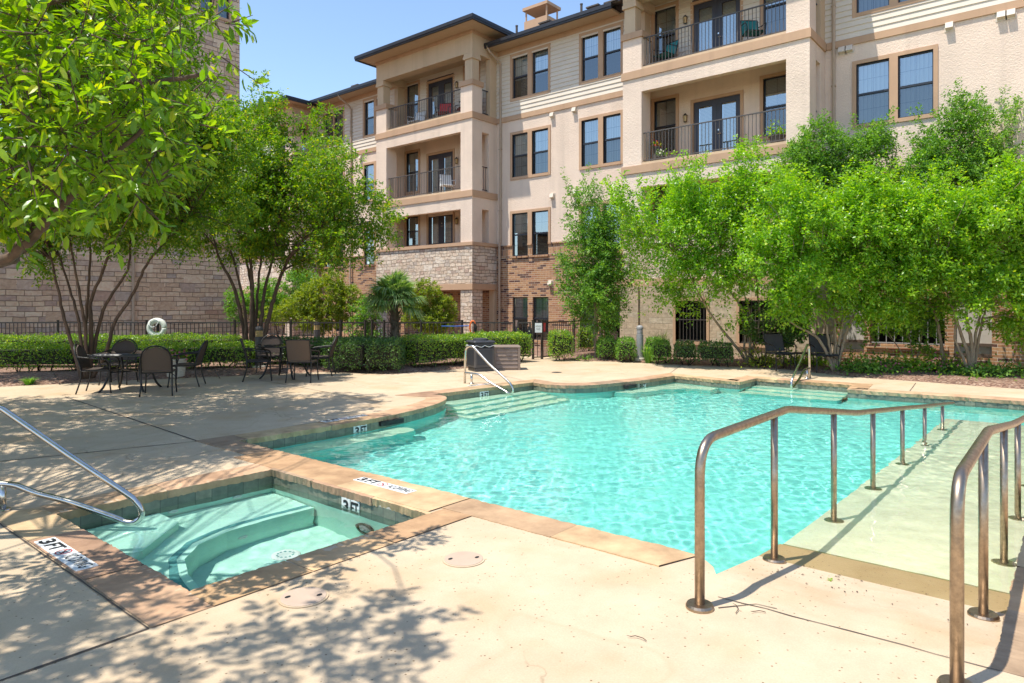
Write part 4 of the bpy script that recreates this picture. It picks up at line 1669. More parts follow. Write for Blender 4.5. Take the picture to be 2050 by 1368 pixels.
def eaves(y0, y1, xe, ztop, xback, sides=(True, True), zw=None):
    """gutter all round an overhanging eave and the soffit under it"""
    g_ = MB()
    g_.box(xe - 0.02, xe + 0.11, y0, y1, ztop - 0.10, ztop + 0.03)
    g_.box(xe + 0.01, xe + 0.10, y0 + 0.01, y1 - 0.01, ztop - 0.17, ztop - 0.10)
    if sides[0]:
        g_.box(xe + 0.11, xback, y0, y0 + 0.12, ztop - 0.10, ztop + 0.03)
        g_.box(xe + 0.10, xback, y0 + 0.02, y0 + 0.11, ztop - 0.17, ztop - 0.10)
    if sides[1]:
        g_.box(xe + 0.11, xback, y1 - 0.12, y1, ztop - 0.10, ztop + 0.03)
        g_.box(xe + 0.10, xback, y1 - 0.11, y1 - 0.02, ztop - 0.17, ztop - 0.10)
    g_.build('gutter', M['gutter'], apt)
    s_ = MB()
    s_.box(xe + 0.10, xback, y0 + 0.11, y1 - 0.11, ztop - 0.13, ztop - 0.07)
    s_.build('soffit', M['soffit'], apt)


balcony_bay(19.12, 25.24, 13.03, True)
balcony_bay(5.92, 12.05, 13.03, False)
balcony_bay(32.2, 38.4, 12.42, True)
eaves(18.27, 25.72, 19.62, 13.03, 23.6)
eaves(5.07, 12.9, 19.62, 13.03, 23.6)
eaves(31.5, 39.0, 19.70, 12.42, 23.2)
eaves(12.95, 19.2, 21.22, 12.50, 23.0, (False, False))
eaves(Y0 - 0.3, 5.05, 21.22, 12.50, 23.0, (True, False))
eaves(25.75, 31.9, 21.22, 12.50, 23.0, (False, False))
rf = MB()
hip(rf, 21.24, 36.0, Y0 - 0.3, Y1 + 0.4, 12.52, 0.33)
for a, b_, z in ((18.3, 25.7, 13.05), (5.1, 12.87, 13.05), (31.5, 39.0, 12.44)):
    # bay roofs run back into the main roof
    h = (b_ - a) / 2
    x0 = 19.62 if z > 13 else 19.72
    za = z + h * 0.33
    m_ = (a + b_) / 2
    rf.face([(x0, a, z), (x0 + h, m_, za), (x0, b_, z)])
    rf.face([(x0, a, z), (26.5, a, z), (26.5, m_, za), (x0 + h, m_, za)])
    rf.face([(x0, b_, z), (x0 + h, m_, za), (26.5, m_, za), (26.5, b_, z)])
roof = rf.build('roof', M['shingle'], apt)
ch = MB()
ch.box(25.6, 26.5, 19.12, 20.40, 13.2, 14.75, 0)
ch.box(25.56, 26.54, 19.08, 20.44, 14.75, 15.15, 1)
for yy in (19.12, 20.34):
    for xx in (25.6, 26.44):
        ch.box(xx, xx + 0.06, yy, yy + 0.06, 15.15, 15.66, 1)
ch.box(25.50, 26.60, 19.02, 20.50, 15.66, 15.80, 1)
ch.build('chimney', [M['ledge'], M['trim']], roof)
for (y, z) in ((18.4, 12.9), (16.6, 12.95), (15.1, 12.9), (14.3, 12.95), (13.5, 12.9), (12.8, 12.95), (28.9, 12.9), (26.5, 12.9)):
    v_ = MB()
    if rr.random() < 0.35:
        v_.lathe([(0.05, z - 0.3), (0.05, z + 0.55), (0.06, z + 0.56), (0.06, z + 0.6)], 22.5, y, 8)
    else:
        v_.box(22.1, 22.55, y - 0.22, y + 0.22, z - 0.25, z + 0.06)
        v_.box(22.02, 22.63, y - 0.28, y + 0.28, z + 0.06, z + 0.11)
    v_.build('roof_vent', M['shingle'], roof)

for y, z, n in ((16.16, 9.18, 1), (15.09, 9.19, 1), (16.16, 5.95, 1), (15.07, 5.98, 1), (16.25, 2.48, 1), (5.33, 9.22, 2), (2.71, 9.24, 1), (1.45, 9.22, 2), (28.35, 9.15, 1), (30.4, 9.12, 1)):
    vent(apt, y, z, n)
downpipe(apt, 18.87, 12.42, 0.0)
downpipe(apt, 5.66, 12.42, 3.0)
downpipe(apt, 29.1, 12.42, 0.0)
downpipe(apt, 12.45, 4.0, 0.0, kick=False, brick_below=3.0)
lantern(apt, XM, 15.36, 1.80)
sd2 = MB()
sd2.box(XM + 0.06, XM + 0.11, 14.13, 14.87, 0.0, 1.97)
sd2.box(XM - 0.02, XM + 0.10, 14.05, 14.13, 0.0, 2.05, 1)
sd2.box(XM - 0.02, XM + 0.10, 14.87, 14.95, 0.0, 2.05, 1)
sd2.box(XM - 0.02, XM + 0.10, 14.13, 14.87, 1.97, 2.05, 1)
sd2.build('door', [M['door'], M['trim']], apt)

# ---- ground storey under the right hand bay: dressed stone with barred openings
gw = MB()
gh = [(8.97, 10.02, 0.45, 1.75), (6.88, 7.92, 0.45, 1.75)]
wall(gw, 'x', 20.38, 5.2, 11.35, -0.1, 2.235, gh, 0.25)
gw.box(20.30, 20.95, 11.35, 12.05, -0.1, 2.235)
gw.face([(20.38, 11.35, -0.1), (20.38, 11.35, 2.23), (22.0, 11.35, 2.23), (22.0, 11.35, -0.1)])
gw.build('patio_wall', M['patio'], apt)
for h in gh:
    t = MB()
    a0, a1, z0, z1 = h
    t.box(20.35, 20.60, a0 - 0.09, a0, z0 - 0.1, z1 + 0.09)
    t.box(20.35, 20.60, a1, a1 + 0.09, z0 - 0.1, z1 + 0.09)
    t.box(20.35, 20.60, a0, a1, z1, z1 + 0.09)
    t.box(20.32, 20.60, a0, a1, z0 - 0.1, z0)
    w = t.build('barred_opening', M['trim'], apt)
    t = MB()
    n = 9
    for k in range(1, n):
        a = a0 + (a1 - a0) * k / n
        t.box(20.44, 20.456, a - 0.008, a + 0.008, z0, z1)
    for zz in (z0 + 0.02, z0 + 0.68, z1 - 0.03):
        t.box(20.435, 20.461, a0, a1, zz, zz + 0.025)
    t.build('bars', M['railing'], w)
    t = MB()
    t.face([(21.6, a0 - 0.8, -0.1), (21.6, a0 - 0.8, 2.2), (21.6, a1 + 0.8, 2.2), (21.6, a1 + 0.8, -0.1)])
    t.build('patio_shade_sheet', M['room'], w)  # near-black sheet painted in as the shade behind the bars
# ---- brick patio walls further right: piers, pale infill panels, barred opening
bb = MB()
bh = [(2.60, 4.32, 0.58, 1.75), (4.46, 5.06, 0.32, 1.9), (1.62, 2.40, 0.32, 1.9), (-0.9, 0.92, 0.32, 1.9), (-4.0, -1.6, 0.32, 1.9)]
wall(bb, 'x', 20.30, -8.0, 5.2, -0.1, 2.6, bh, 0.2)
bb.box(20.24, 20.50, 2.52, 4.40, 0.47, 0.575)
bb.box(20.2, 20.32, 0.95, 1.58, -0.1, 2.6)
bb.build('patio_brick', M['brick'], apt)
for a0, a1, z0, z1 in bh[1:]:
    pp = MB()
    pp.box(20.42, 20.5, a0, a1, z0, z1, 0)
    for zz in (0.34, 0.60):
        pp.box(20.33, 20.42, a0, a1, zz, zz + 0.07, 1)
    pp.build('infill_panel', [M['panel'], M['timber']], apt)
t = MB()
for k in range(1, 9):
    a = 2.60 + 1.72 * k / 9
    t.box(20.38, 20.4, a - 0.01, a + 0.01, 0.585, 1.75)
for zz in (0.60, 1.22, 1.70):
    t.box(20.375, 20.405, 2.60, 4.32, zz, zz + 0.03)
bars = t.build('bars', M['bollard'], apt)
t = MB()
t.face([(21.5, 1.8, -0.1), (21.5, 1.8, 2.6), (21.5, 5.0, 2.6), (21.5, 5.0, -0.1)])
t.build('patio_shade_sheet', M['room'], apt)  # near-black sheet in place of shade behind the brick opening
t = MB()
t.box(20.2, XM, -8.1, 5.2, 2.6, 2.78)
t.build('patio_roof', M['trim'], apt)

# ------------------------------------------------------------------ the stone wing and tower on the left
wing = thing('stone_tower', 'tall stone clad tower wing rising behind the trees on the left', 'building', (5, 27, 0))
YW = 26.5
tw = MB()
hw = [(12.70, 14.10, 13.05, 15.0)]
wall(tw, 'y', YW, -14, 14.44, -0.1, 3.90, [], 0.2)
wall(tw, 'y', YW, 10.8, 14.44, 4.22, 19.0, hw, 0.2)
wall(tw, 'y', YW, -14, 10.8, 4.22, 6.0, [], 0.2)
tw.box(14.30, 14.44, YW + 0.001, 31, -0.1, 19.0)
tw.box(10.8, 10.95, YW + 0.001, 31, 6.0, 19.0)
tw.box(10.95, 14.30, YW + 0.4, 31, 18.8, 19.0)
tw.build('stone_wall', M['ashlar'], wing)
t = MB()
t.box(-14, 14.47, YW - 0.05, YW + 0.1, 3.90, 4.22)
t.build('trim_band', M['trim'], wing)
tw = MB()
tw.box(-14.3, 10.8, YW - 0.4, 31, 6.0, 6.15)
tw.build('roof', M['shingle'], wing)
window(wing, 'y', YW, 12.70, 14.10, 13.05, 15.0, 'blind', 1.0, 2)
t = MB()
t.tube([(10.31, YW - 0.07, 3.9), (10.31, YW - 0.07, 0.0)], 0.055, 8)
t.build('downpipe', M['pipe'], wing)
lantern(wing, 14.0, YW, 1.55, 0, -1)

# ------------------------------------------------------------------ foliage
def rv(r, n):
    v = r.normal(size=(n, 3))
    return v / np.linalg.norm(v, axis=1, keepdims=True)


def nrmz(v):
    return v / np.maximum(1e-9, np.linalg.norm(v, axis=-1, keepdims=True))


class Leaves:
    """leaf blades gathered as arrays; each blade is its own island"""

    def __init__(self):
        self.c, self.d, self.n, self.L, self.W = [], [], [], [], []

    def add(self, c, d, n, L, W):
        self.c.append(c); self.d.append(d); self.n.append(n); self.L.append(L); self.W.append(W)

    def count(self):
        return sum(len(x) for x in self.L)

    def arrays(self, broad=False, fold=0.25):
        c, d, n = np.concatenate(self.c), np.concatenate(self.d), np.concatenate(self.n)
        L, W = np.concatenate(self.L)[:, None], np.concatenate(self.W)[:, None]
        d = nrmz(d)
        s = nrmz(np.cross(d, n))
        n = np.cross(s, d)
        N = len(c)
        curl = np.random.default_rng(N).uniform(0.2, 2.6, size=(N, 1))
        if broad:
            prof = [(0, 0, 0), (0.5, 0, -0.02), (1.0, 0, -0.16), (0.28, 0.42, 0.10), (0.72, 0.40, 0.03), (0.28, -0.42, 0.10), (0.72, -0.40, 0.03)]
            faces = [(0, 1, 3), (1, 2, 4, 3), (0, 5, 1), (1, 5, 6, 2)]
        else:
            prof = [(0, 0, 0), (0.48, 0.5, fold * 0.5), (1.0, 0, -0.06), (0.48, -0.5, fold * 0.5)]
            faces = [(0, 3, 2, 1)]
        V = np.empty((N, len(prof), 3))
        for k, (a, b_, e) in enumerate(prof):
            V[:, k] = c + d * (L * a) + s * (W * b_) + n * (W * e * curl)
        return V.reshape(-1, 3), faces, len(prof), N


def leaf_object(name, sets, mats, parent=None, origin=None, extra=None):
    """sets = [(Leaves, broad, slot)]; extra = MB of solid bits in the last slots"""
    vs, idx, nl, mi = [], [], [], []
    base = 0
    if extra is not None and extra.v:
        vs.append(np.array(extra.v, dtype=float))
        for f, m in zip(extra.f, extra.m):
            idx.append(np.array(f)); nl.append(len(f)); mi.append(m)
        base = len(extra.v)
    nl = np.array(nl, dtype=int)
    mi = np.array(mi, dtype=int)
    idx = np.concatenate(idx) if idx else np.zeros(0, int)
    NL, MI, IDX = [nl], [mi], [idx]
    for lv, broad, slot in sets:
        if not lv.c:
            continue
        V, faces, k, N = lv.arrays(broad)
        fi = np.concatenate([np.array(f) for f in faces])
        fl = np.array([len(f) for f in faces])
        IDX.append((base + np.arange(N)[:, None] * k + fi[None, :]).ravel())
        NL.append(np.tile(fl, N))
        MI.append(np.full(N * len(faces), slot))
        vs.append(V)
        base += len(V)
    v = np.concatenate(vs)
    IDX, NL, MI = np.concatenate(IDX), np.concatenate(NL), np.concatenate(MI)
    if parent is not None:
        off = np.array(wloc(parent))
    else:
        off = np.array(origin if origin is not None else (v[:, 0].mean(), v[:, 1].mean(), v[:, 2].min()))
    me = bpy.data.meshes.new(name)
    me.vertices.add(len(v))
    me.vertices.foreach_set('co', (v - off).astype(np.float32).ravel())
    me.loops.add(len(IDX))
    me.loops.foreach_set('vertex_index', IDX.astype(np.int32))
    me.polygons.add(len(NL))
    me.polygons.foreach_set('loop_start', np.concatenate([[0], np.cumsum(NL)[:-1]]).astype(np.int32))
    me.polygons.foreach_set('loop_total', NL.astype(np.int32))
    me.polygons.foreach_set('material_index', MI.astype(np.int32))
    me.polygons.foreach_set('use_smooth', np.zeros(len(NL), dtype=bool))
    for m in mats:
        me.materials.append(m)
    me.update(calc_edges=True)
    o = bpy.data.objects.new(name, me)
    COL.objects.link(o)
    if parent is not None:
        o.parent = parent
    else:
        o.location = off
    return o


def sprays(lv, r, tips, dirs, n_leaf, twig, L, W, spread=0.55, droop=0.15, twigs=None):
    """leafy twigs: each tip carries a short twig with leaves set along both sides"""
    k = len(tips)
    dirs = nrmz(dirs)
    t = r.uniform(0.05, 1.0, size=(k, n_leaf, 1))
    side = rv(r, k * n_leaf).reshape(k, n_leaf, 3)
    side = nrmz(side - dirs[:, None] * np.sum(side * dirs[:, None], -1, keepdims=True))
    tw = twig * r.uniform(0.6, 1.25, size=(k, 1, 1))
    bend = np.array([0, 0, -1.0]) * (t ** 2) * droop * tw
    c = tips[:, None] + dirs[:, None] * t * tw + bend + side * r.uniform(0, 0.06, size=(k, n_leaf, 1)) * twig * 2
    d = nrmz(dirs[:, None] * r.uniform(0.3, 0.9, size=(k, n_leaf, 1)) + side * spread * 1.6 + np.array([0, 0, -droop]))
    up = np.array([0, 0, 1.0]) + 0.75 * rv(r, k * n_leaf).reshape(k, n_leaf, 3)
    s = r.uniform(0.65, 1.2, size=k * n_leaf)
    lv.add(c.reshape(-1, 3), d.reshape(-1, 3), nrmz(up.reshape(-1, 3)), L * s, W * s)
    if twigs is not None:
        for i in range(k):
            a = tips[i]
            b_ = a + dirs[i] * float(tw[i, 0, 0]) * 0.9
            twigs.tube([a, b_], [0.006, 0.002], 3, cap=False)


def crown_tips(r, blobs, n, surf=0.45, gap=0.0, gscale=1.3, gseed=0):
    """points and outward directions in a union of ellipsoids, thinned by lumpy gaps"""
    vol = np.array([b[1][0] * b[1][1] * b[1][2] for b in blobs]) ** 0.8
    pick = r.choice(len(blobs), size=n * 3, p=vol / vol.sum())
    u = rv(r, n * 3)
    rad = r.uniform(0, 1, size=(n * 3, 1)) ** surf
    C = np.array([b[0] for b in blobs])[pick]
    Rr = np.array([b[1] for b in blobs])[pick]
    p = C + u * rad * Rr
    d = nrmz(u / Rr)
    ph = np.random.default_rng(gseed).uniform(0, 6.3, size=9)
    f = (np.sin(p[:, 0] * 2.3 * gscale + ph[0]) * np.sin(p[:, 1] * 2.1 * gscale + ph[1]) + np.sin(p[:, 2] * 2.6 * gscale + ph[2]) * np.sin((p[:, 0] + p[:, 1]) * 1.7 * gscale + ph[3])
         + 0.6 * np.sin(p[:, 1] * 4.1 * gscale + ph[4]) * np.sin(p[:, 2] * 3.7 * gscale + ph[5]))
    keep = f > np.quantile(f, gap)
    p, d = p[keep][:n], d[keep][:n]
    return p, d


def limb(mb, pts, r0, r1, seg=7, jit=0.03, sub=5, r=None):
    """a smooth tapering limb through pts"""
    r = r or random
    P_ = [Vector(p) for p in pts]
    out = []
    n = len(P_)
    for i in range(n - 1):
        p0 = P_[i - 1] if i else 2 * P_[0] - P_[1]
        p3 = P_[i + 2] if i + 2 < n else 2 * P_[-1] - P_[-2]
        p1, p2 = P_[i], P_[i + 1]
        for k in range(sub):
            t = k / sub
            q = 0.5 * ((2 * p1) + (p2 - p0) * t + (2 * p0 - 5 * p1 + 4 * p2 - p3) * t * t + (3 * p1 - p0 - 3 * p2 + p3) * t ** 3)
            out.append(q + Vector((r.uniform(-jit, jit), r.uniform(-jit, jit), 0)) * (1 if out else 0))
    out.append(P_[-1])
    m = len(out)
    rs = [r0 + (r1 - r0) * (i / (m - 1)) ** 0.85 for i in range(m)]
    mb.tube(out, rs, seg)
    return out, rs


def grow_tree(name, label, cat, base, trunks, blobs, leafmat, barkmat, n_tips, n_leaf, L, W, twig, seed, gap=0.25, group=None,
              r0=0.06, broad=False, gscale=1.3, droop=0.15, branches=40, surf=0.45, extra_tips=None, flowers=None, updir=0.25, twigs=False):
    r = np.random.default_rng(seed)
    pr = random.Random(seed)
    t = thing(name, label, cat, base, group)
    tr = MB()
    ends = []
    for pts in trunks:
        o, rs = limb(tr, pts, r0 * pr.uniform(0.75, 1.1), r0 * 0.32, 7, 0.012, 6, pr)
        for k in range(len(o) // 2, len(o), 2):
            ends.append((o[k], rs[k]))
    tips, dirs = crown_tips(r, blobs, n_tips, surf, gap, gscale, seed)
    if extra_tips is not None:
        tips = np.concatenate([tips, np.array([e[0] for e in extra_tips])])
        dirs = np.concatenate([dirs, np.array([e[1] for e in extra_tips])])
    dirs = nrmz(dirs + np.array([0, 0, updir]) + 0.55 * rv(r, len(dirs)))
    E = np.array([e[0][:] for e in ends])
    pick = r.choice(len(tips), size=min(branches, len(tips)), replace=False)
    for i in pick:
        q = tips[i]
        dist = np.linalg.norm(E - q, axis=1) + 0.6 * np.maximum(0, E[:, 2] - q[2])
        j_ = int(np.argsort(dist)[pr.randint(0, min(2, len(E) - 1))])
        a = Vector(E[j_])
        b_ = Vector(q)
        mid = a.lerp(b_, 0.5) + Vector((pr.uniform(-.12, .12), pr.uniform(-.12, .12), pr.uniform(0.0, .2))) * (b_ - a).length
        limb(tr, [a, mid, b_], min(ends[j_][1] * 0.7, 0.03), 0.005, 5, 0.01, 3, pr)
    lv = Leaves()
    tw = MB() if twigs else None
    sprays(lv, r, tips, dirs, n_leaf, twig, L, W, droop=droop, twigs=tw)
    if tw is not None:
        n0 = len(tr.v)
        tr.add(tw.v, tw.f)
    tr.build('trunk', barkmat, t, smooth=True)
    leaf_object('crown', [(lv, broad, 0)], [leafmat], t)
    if flowers:
        fl = MB()
        for q in flowers:
            for k in range(70):
                p = Vector(q) + Vector((pr.gauss(0, 0.07), pr.gauss(0, 0.07), pr.gauss(0, 0.07)))
                s_ = 0.022
                u = Vector((pr.gauss(0, 1), pr.gauss(0, 1), pr.gauss(0, 1))).normalized() * s_
                w_ = u.cross(Vector((pr.gauss(0, 1), pr.gauss(0, 1), pr.gauss(0, 1)))).normalized() * s_
                fl.face([p - u, p - w_, p + u, p + w_])
        fl.build('blossom', M['cream'], t)
    return t


def W3(px, y, D):
    """world point seen at photo pixel (px, y) at depth D"""
    x, yy = P(px, D)
    return (x, yy, EYE + (608.6 - y) / 1366.7 * D)


def blob(px, y, D, rpx, rpy, rd=None):
    s = D / 1366.7
    rx, rz = rpx * s, rpy * s
    rd = rd if rd is not None else rx
    r = (rx + rd) / 2
    return (W3(px, y, D), (r, r, rz))


# ---- near tree on the left, broad glossy leaves; its crown hangs over the spa
nb_ = [blob(60, 100, 4.2, 210, 140, .55), blob(220, 60, 4.0, 165, 105, .45), blob(350, 85, 4.2, 105, 85, .4), blob(130, 280, 3.9, 170, 105, .5), blob(-90, 320, 4.0, 170, 150, .6),
       blob(300, 235, 4.1, 115, 90, .4), blob(405, 215, 4.3, 55, 50, .25), blob(255, 365, 3.9, 75, 40, .28), blob(420, 35, 4.2, 48, 36, .22), blob(60, 370, 4.2, 110, 50, .4),
       blob(40, 240, 7.6, 240, 150, 1.0), blob(250, 130, 8.6, 190, 130, .9), blob(150, 70, 9.6, 260, 140, 1.2), blob(40, 400, 8.0, 130, 50, .7), blob(300, 300, 9.5, 110, 70, .8),
       ((0.3, 3.5, 4.7), (.9, .4, .4)), ((-1.0, 4.7, 4.6), (1.0, .9, .6)), ((-1.5, 5.4, 4.8), (1.3, 1.3, .9)), ((-1.0, 3.6, 4.4), (.9, .7, .5)),  # this row and the next: crown clumps added to shade the deck
       ((1.6, 8.9, 6.0), (1.6, 1.3, .9)), ((2.6, 9.8, 6.3), (2.0, 1.8, 1.0)), ((4.4, 10.8, 6.7), (1.1, 1.1, .7)), ((3.2, 12.8, 5.7), (2.0, 1.8, 1.0)), ((0.2, 10.6, 5.6), (2.2, 2.0, 1.2)), ((0.8, 13.4, 5.8), (2.2, 2.0, 1.2)), ((-1.6, 8.6, 4.8), (1.8, 1.8, 1.5))]
bx, by = -0.9, 7.6
ntr = [[(bx, by, 0), (bx + .1, by - .1, 1.0), (bx + .4, by - .4, 2.2), (bx + .9, by - 1.0, 3.8), (bx + 1.3, by - 2.2, 4.9)],
       [(bx, by, 0.3), (bx - .2, by, 1.6), (bx - .5, by - .9, 3.2), (bx - .2, by - 2.4, 4.8)],
       [(bx + .1, by - .1, 0.9), W3(-60, 545, 4.6), W3(5, 522, 4.3), W3(60, 480, 4.2), W3(115, 425, 4.1), W3(190, 350, 4.0), W3(290, 250, 4.1)],
       [W3(40, 500, 4.25), W3(58, 470, 4.3), W3(100, 415, 4.3), W3(150, 395, 4.4)],
       [(bx + .4, by - .4, 2.2), W3(-60, 60, 4.5), W3(30, 25, 4.3), W3(110, 5, 4.2), W3(220, -30, 4.1)],
       [(bx + .3, by - .3, 1.9), W3(-60, 170, 4.4), W3(60, 150, 4.2), W3(180, 150, 4.1), W3(290, 165, 4.2), W3(400, 150, 4.3)]]
grow_tree('broadleaf_tree', 'large leaved tree close by on the left, its branches hanging over the spa', 'tree', (bx, by, 0), ntr, nb_, M['leaf_big'], M['bark_dark'],
          11800, 13, 0.088, 0.036, 0.26, 11, gap=0.22, r0=0.042, broad=True, gscale=1.5, droop=0.2, branches=170, surf=0.5, updir=0.2, twigs=True)

# ---- two crape myrtles over the table sets
D1 = 14.6
b1 = P(165, D1)
def stems(base, D, tops, bends, r=None):
    out = []
    for (px, y, dd), (mx, my) in zip(tops, bends):
        out.append([(base[0] + (px - 165) * 0.0004, base[1], 0.0), W3(mx, my, D + dd * 0.5), W3(px, y, D + dd)])
    return out


t1 = [[(b1[0], b1[1], 0), W3(130, 640, D1), W3(112, 560, D1), W3(92, 480, D1)],
      [(b1[0] + .05, b1[1], 0), W3(158, 650, D1), W3(140, 580, D1 + .1), W3(115, 500, D1 + .2)],
      [(b1[0] + .1, b1[1], 0), W3(170, 660, D1), W3(158, 580, D1 - .1), W3(140, 480, D1 - .2)],
      [(b1[0] + .15, b1[1], 0), W3(182, 660, D1 + .2), W3(183, 600, D1 + .2), W3(215, 520, D1 + .1), W3(225, 440, D1)],
      [(b1[0] + .1, b1[1] + .1, 0), W3(190, 690, D1 + .3), W3(212, 610, D1 + .3), W3(255, 540, D1 + .3), W3(262, 470, D1 + .4)],
      [(b1[0] + .2, b1[1] + .05, 0), W3(215, 700, D1), W3(228, 650, D1), W3(268, 585, D1), W3(300, 520, D1 - .1), W3(352, 465, D1 - .2), W3(385, 430, D1 - .2)],
      [(b1[0] + .1, b1[1], 0), W3(172, 650, D1 + .4), W3(180, 540, D1 + .5), W3(178, 450, D1 + .5)]]
bl1 = [blob(90, 470, D1, 70, 50), blob(180, 440, D1, 110, 70), blob(290, 400, D1 - .3, 110, 80), blob(60, 380, D1, 120, 110), blob(200, 320, D1, 150, 110), blob(330, 310, D1 - .6, 110, 100, 1.1),
       blob(-80, 380, D1, 120, 120), blob(350, 470, D1 - .2, 45, 35, .5), blob(280, 505, D1, 40, 30, .5), blob(90, 520, D1, 40, 25, .4), blob(440, 420, D1 - .2, 55, 60, .7), blob(420, 300, D1 - .5, 80, 80, .9), ((6.2, 14.2, 5.3), (1.5, 1.4, .8)), ((4.3, 13.6, 5.5), (1.6, 1.3, .8))]  # last two clumps added higher up to shade the tables
grow_tree('crape_myrtle', 'multi stemmed crape myrtle beside the left hand table', 'tree', (*b1, 0), t1, bl1, M['leaf_crape'], M['bark_dark'],
          8600, 16, 0.08, 0.040, 0.30, 21, gap=0.22, r0=0.055, branches=110, surf=0.55)
D2 = 17.6
b2 = P(497, D2)
t2 = [[(b2[0], b2[1], 0), W3(488, 660, D2), W3(470, 580, D2), W3(440, 520, D2), W3(420, 450, D2)],
      [(b2[0], b2[1], 0), W3(492, 640, D2 - .1), W3(478, 560, D2 - .1), W3(455, 480, D2 - .2)],
      [(b2[0] + .1, b2[1], 0), W3(503, 640, D2 - .2), W3(505, 560, D2 - .2), W3(498, 470, D2 - .3), W3(500, 380, D2 - .3)],
      [(b2[0] + .15, b2[1], 0), W3(512, 650, D2 + .1), W3(518, 560, D2 + .1), W3(530, 470, D2)],
      [(b2[0] + .15, b2[1], 0), W3(522, 650, D2), W3(528, 590, D2), W3(545, 520, D2 - .1), W3(560, 430, D2 - .2)],
      [(b2[0] + .2, b2[1], 0), W3(530, 670, D2), W3(545, 610, D2), W3(560, 560, D2), W3(590, 500, D2 - .6), W3(650, 450, D2 - 1.1), W3(720, 450, D2 - 1.4)],
      [(b2[0] + .1, b2[1] + .1, 0), W3(508, 620, D2 + .3), W3(497, 540, D2 + .3), W3(480, 460, D2 + .4)]]
bl2 = [blob(560, 400, D2, 130, 90), blob(470, 380, D2, 100, 90), blob(480, 270, D2, 85, 65, 1.0), blob(600, 290, D2, 65, 60, .9), blob(665, 370, D2 - 1.0, 85, 75, 1.0), blob(725, 430, D2 - 1.4, 60, 55, .7),
       blob(600, 480, D2, 90, 50, 1.1), blob(690, 490, D2 - 1.2, 70, 40, .8), blob(480, 470, D2, 90, 50, 1.1), blob(400, 430, D2, 70, 60, .9), blob(650, 270, D2, 26, 60, .4), blob(540, 235, D2, 40, 40, .5),
       blob(780, 455, D2 - 1.5, 28, 18, .3), blob(560, 350, D2 - .6, 100, 80, .8)]
ex2 = [(W3(500 + 4 * k, 205 - 10 * k, D2), (0.1, 0, 1)) for k in range(5)] + [(W3(528, 160 + 6 * k, D2), (0.2, 0, 1)) for k in range(4)]
grow_tree('crape_myrtle', 'wide crape myrtle with bright sunlit top behind the right hand table', 'tree', (*b2, 0), t2, bl2, M['leaf_crape'], M['bark_dark'],
          4900, 17, 0.085, 0.043, 0.36, 22, gap=0.30, r0=0.065, branches=130, surf=0.5, gscale=1.1, extra_tips=ex2,
          flowers=[W3(488, 348, D2 - 1.6), W3(536, 300, D2 - 1.3), W3(640, 345, D2 - 1.0)])

# ---- sunlit trees in the bed along the right hand wall
GT = 'sunlit trees in the bed along the wall'
def bright(label, px, D, trunks, blobs, seed, n, mat='leaf_bright', barkm='bark_pale', r0=0.046, L=0.085, Wd=0.046, gap=0.5, leaf=18, br=70, twig=0.42, updir=0.5, gscale=1.5, cat='tree', name='ornamental_tree', group=GT, **kw):
    b = P(px, D)
    kk = 0.84 if mat == 'leaf_bright' else 0.80 if name == 'tall_shrub' else 1.0
    blobs = [(c, (r_[0] * kk, r_[1] * kk, r_[2] * kk)) for c, r_ in blobs]
    tr_ = []
    if mat == 'leaf_bright':
        # crowns pushed out over the deck to shade the bed
        blobs = [((c[0] - 0.45, c[1] - 0.15, c[2] + 0.02), r_) for c, r_ in blobs] + [((c[0] - 1.25, c[1] - 0.1, c[2] + .05), (r_[0] * .7, r_[1] * .7, r_[2] * .6)) for c, r_ in blobs if c[2] > 2.7]
    # upright shoots feather the outline
    rs_ = np.random.default_rng(seed + 500)
    ex = []
    for c, r_ in blobs:
        for q in range(9):
            a, e = rs_.uniform(0, 6.283), rs_.uniform(0.25, 1.25)
            s0 = np.array([c[0] + r_[0] * math.cos(a) * math.cos(e), c[1] + r_[1] * math.sin(a) * math.cos(e), c[2] + r_[2] * math.sin(e)])
            if c[1] > 5.5 and s0[2] > 5.0:
                continue
            dv = np.array([math.cos(a) * 0.5, math.sin(a) * 0.5, 1.0]) / 1.1
            for k in range(rs_.integers(2, 5)):
                ex.append((tuple(s0 + dv * 0.17 * k), tuple(dv)))
    kw.setdefault('extra_tips', ex)
    for pts in trunks:
        tr_.append([(b[0] + (pts[0] if isinstance(pts[0], (int, float)) else 0), b[1], 0.0)] + [W3(*q) for q in pts[1:]])
    return grow_tree(name, label, cat, (*b, 0), tr_, blobs, M[mat], M[barkm], n, leaf, L, Wd, twig, seed, gap=gap, updir=updir, gscale=gscale, r0=r0, branches=br, group=group, **kw)


D = 18.2
bright('pale trunked tree with a V shaped trunk beside the barred stone wall openings', 1500, D,
       [[0, (1490, 690, D), (1503, 640, D), (1490, 590, D), (1470, 540, D)], [.05, (1510, 690, D), (1522, 630, D), (1515, 560, D), (1540, 470, D)],
        [0, (1470, 690, D), (1430, 640, D - .1), (1400, 590, D - .2), (1370, 530, D - .3)], [.02, (1500, 660, D), (1480, 610, D), (1450, 560, D), (1440, 480, D)]],
       [blob(1400, 560, D, 90, 60, 1.0), blob(1490, 520, D, 100, 80, 1.2), blob(1420, 450, D, 75, 90, 1.0), blob(1520, 420, D, 90, 90, 1.1), blob(1400, 370, D, 45, 45, .6), blob(1330, 560, D, 55, 60, .7),
        blob(1310, 480, D + .3, 60, 75, .6), blob(1370, 480, D, 60, 80, .8), blob(1340, 600, D, 60, 40, .6), blob(1285, 440, D + .3, 30, 35, .4), blob(1500, 340, D, 40, 45, .5), blob(1440, 620, D, 60, 35, .7)], 31, 2500)
D = 16.4
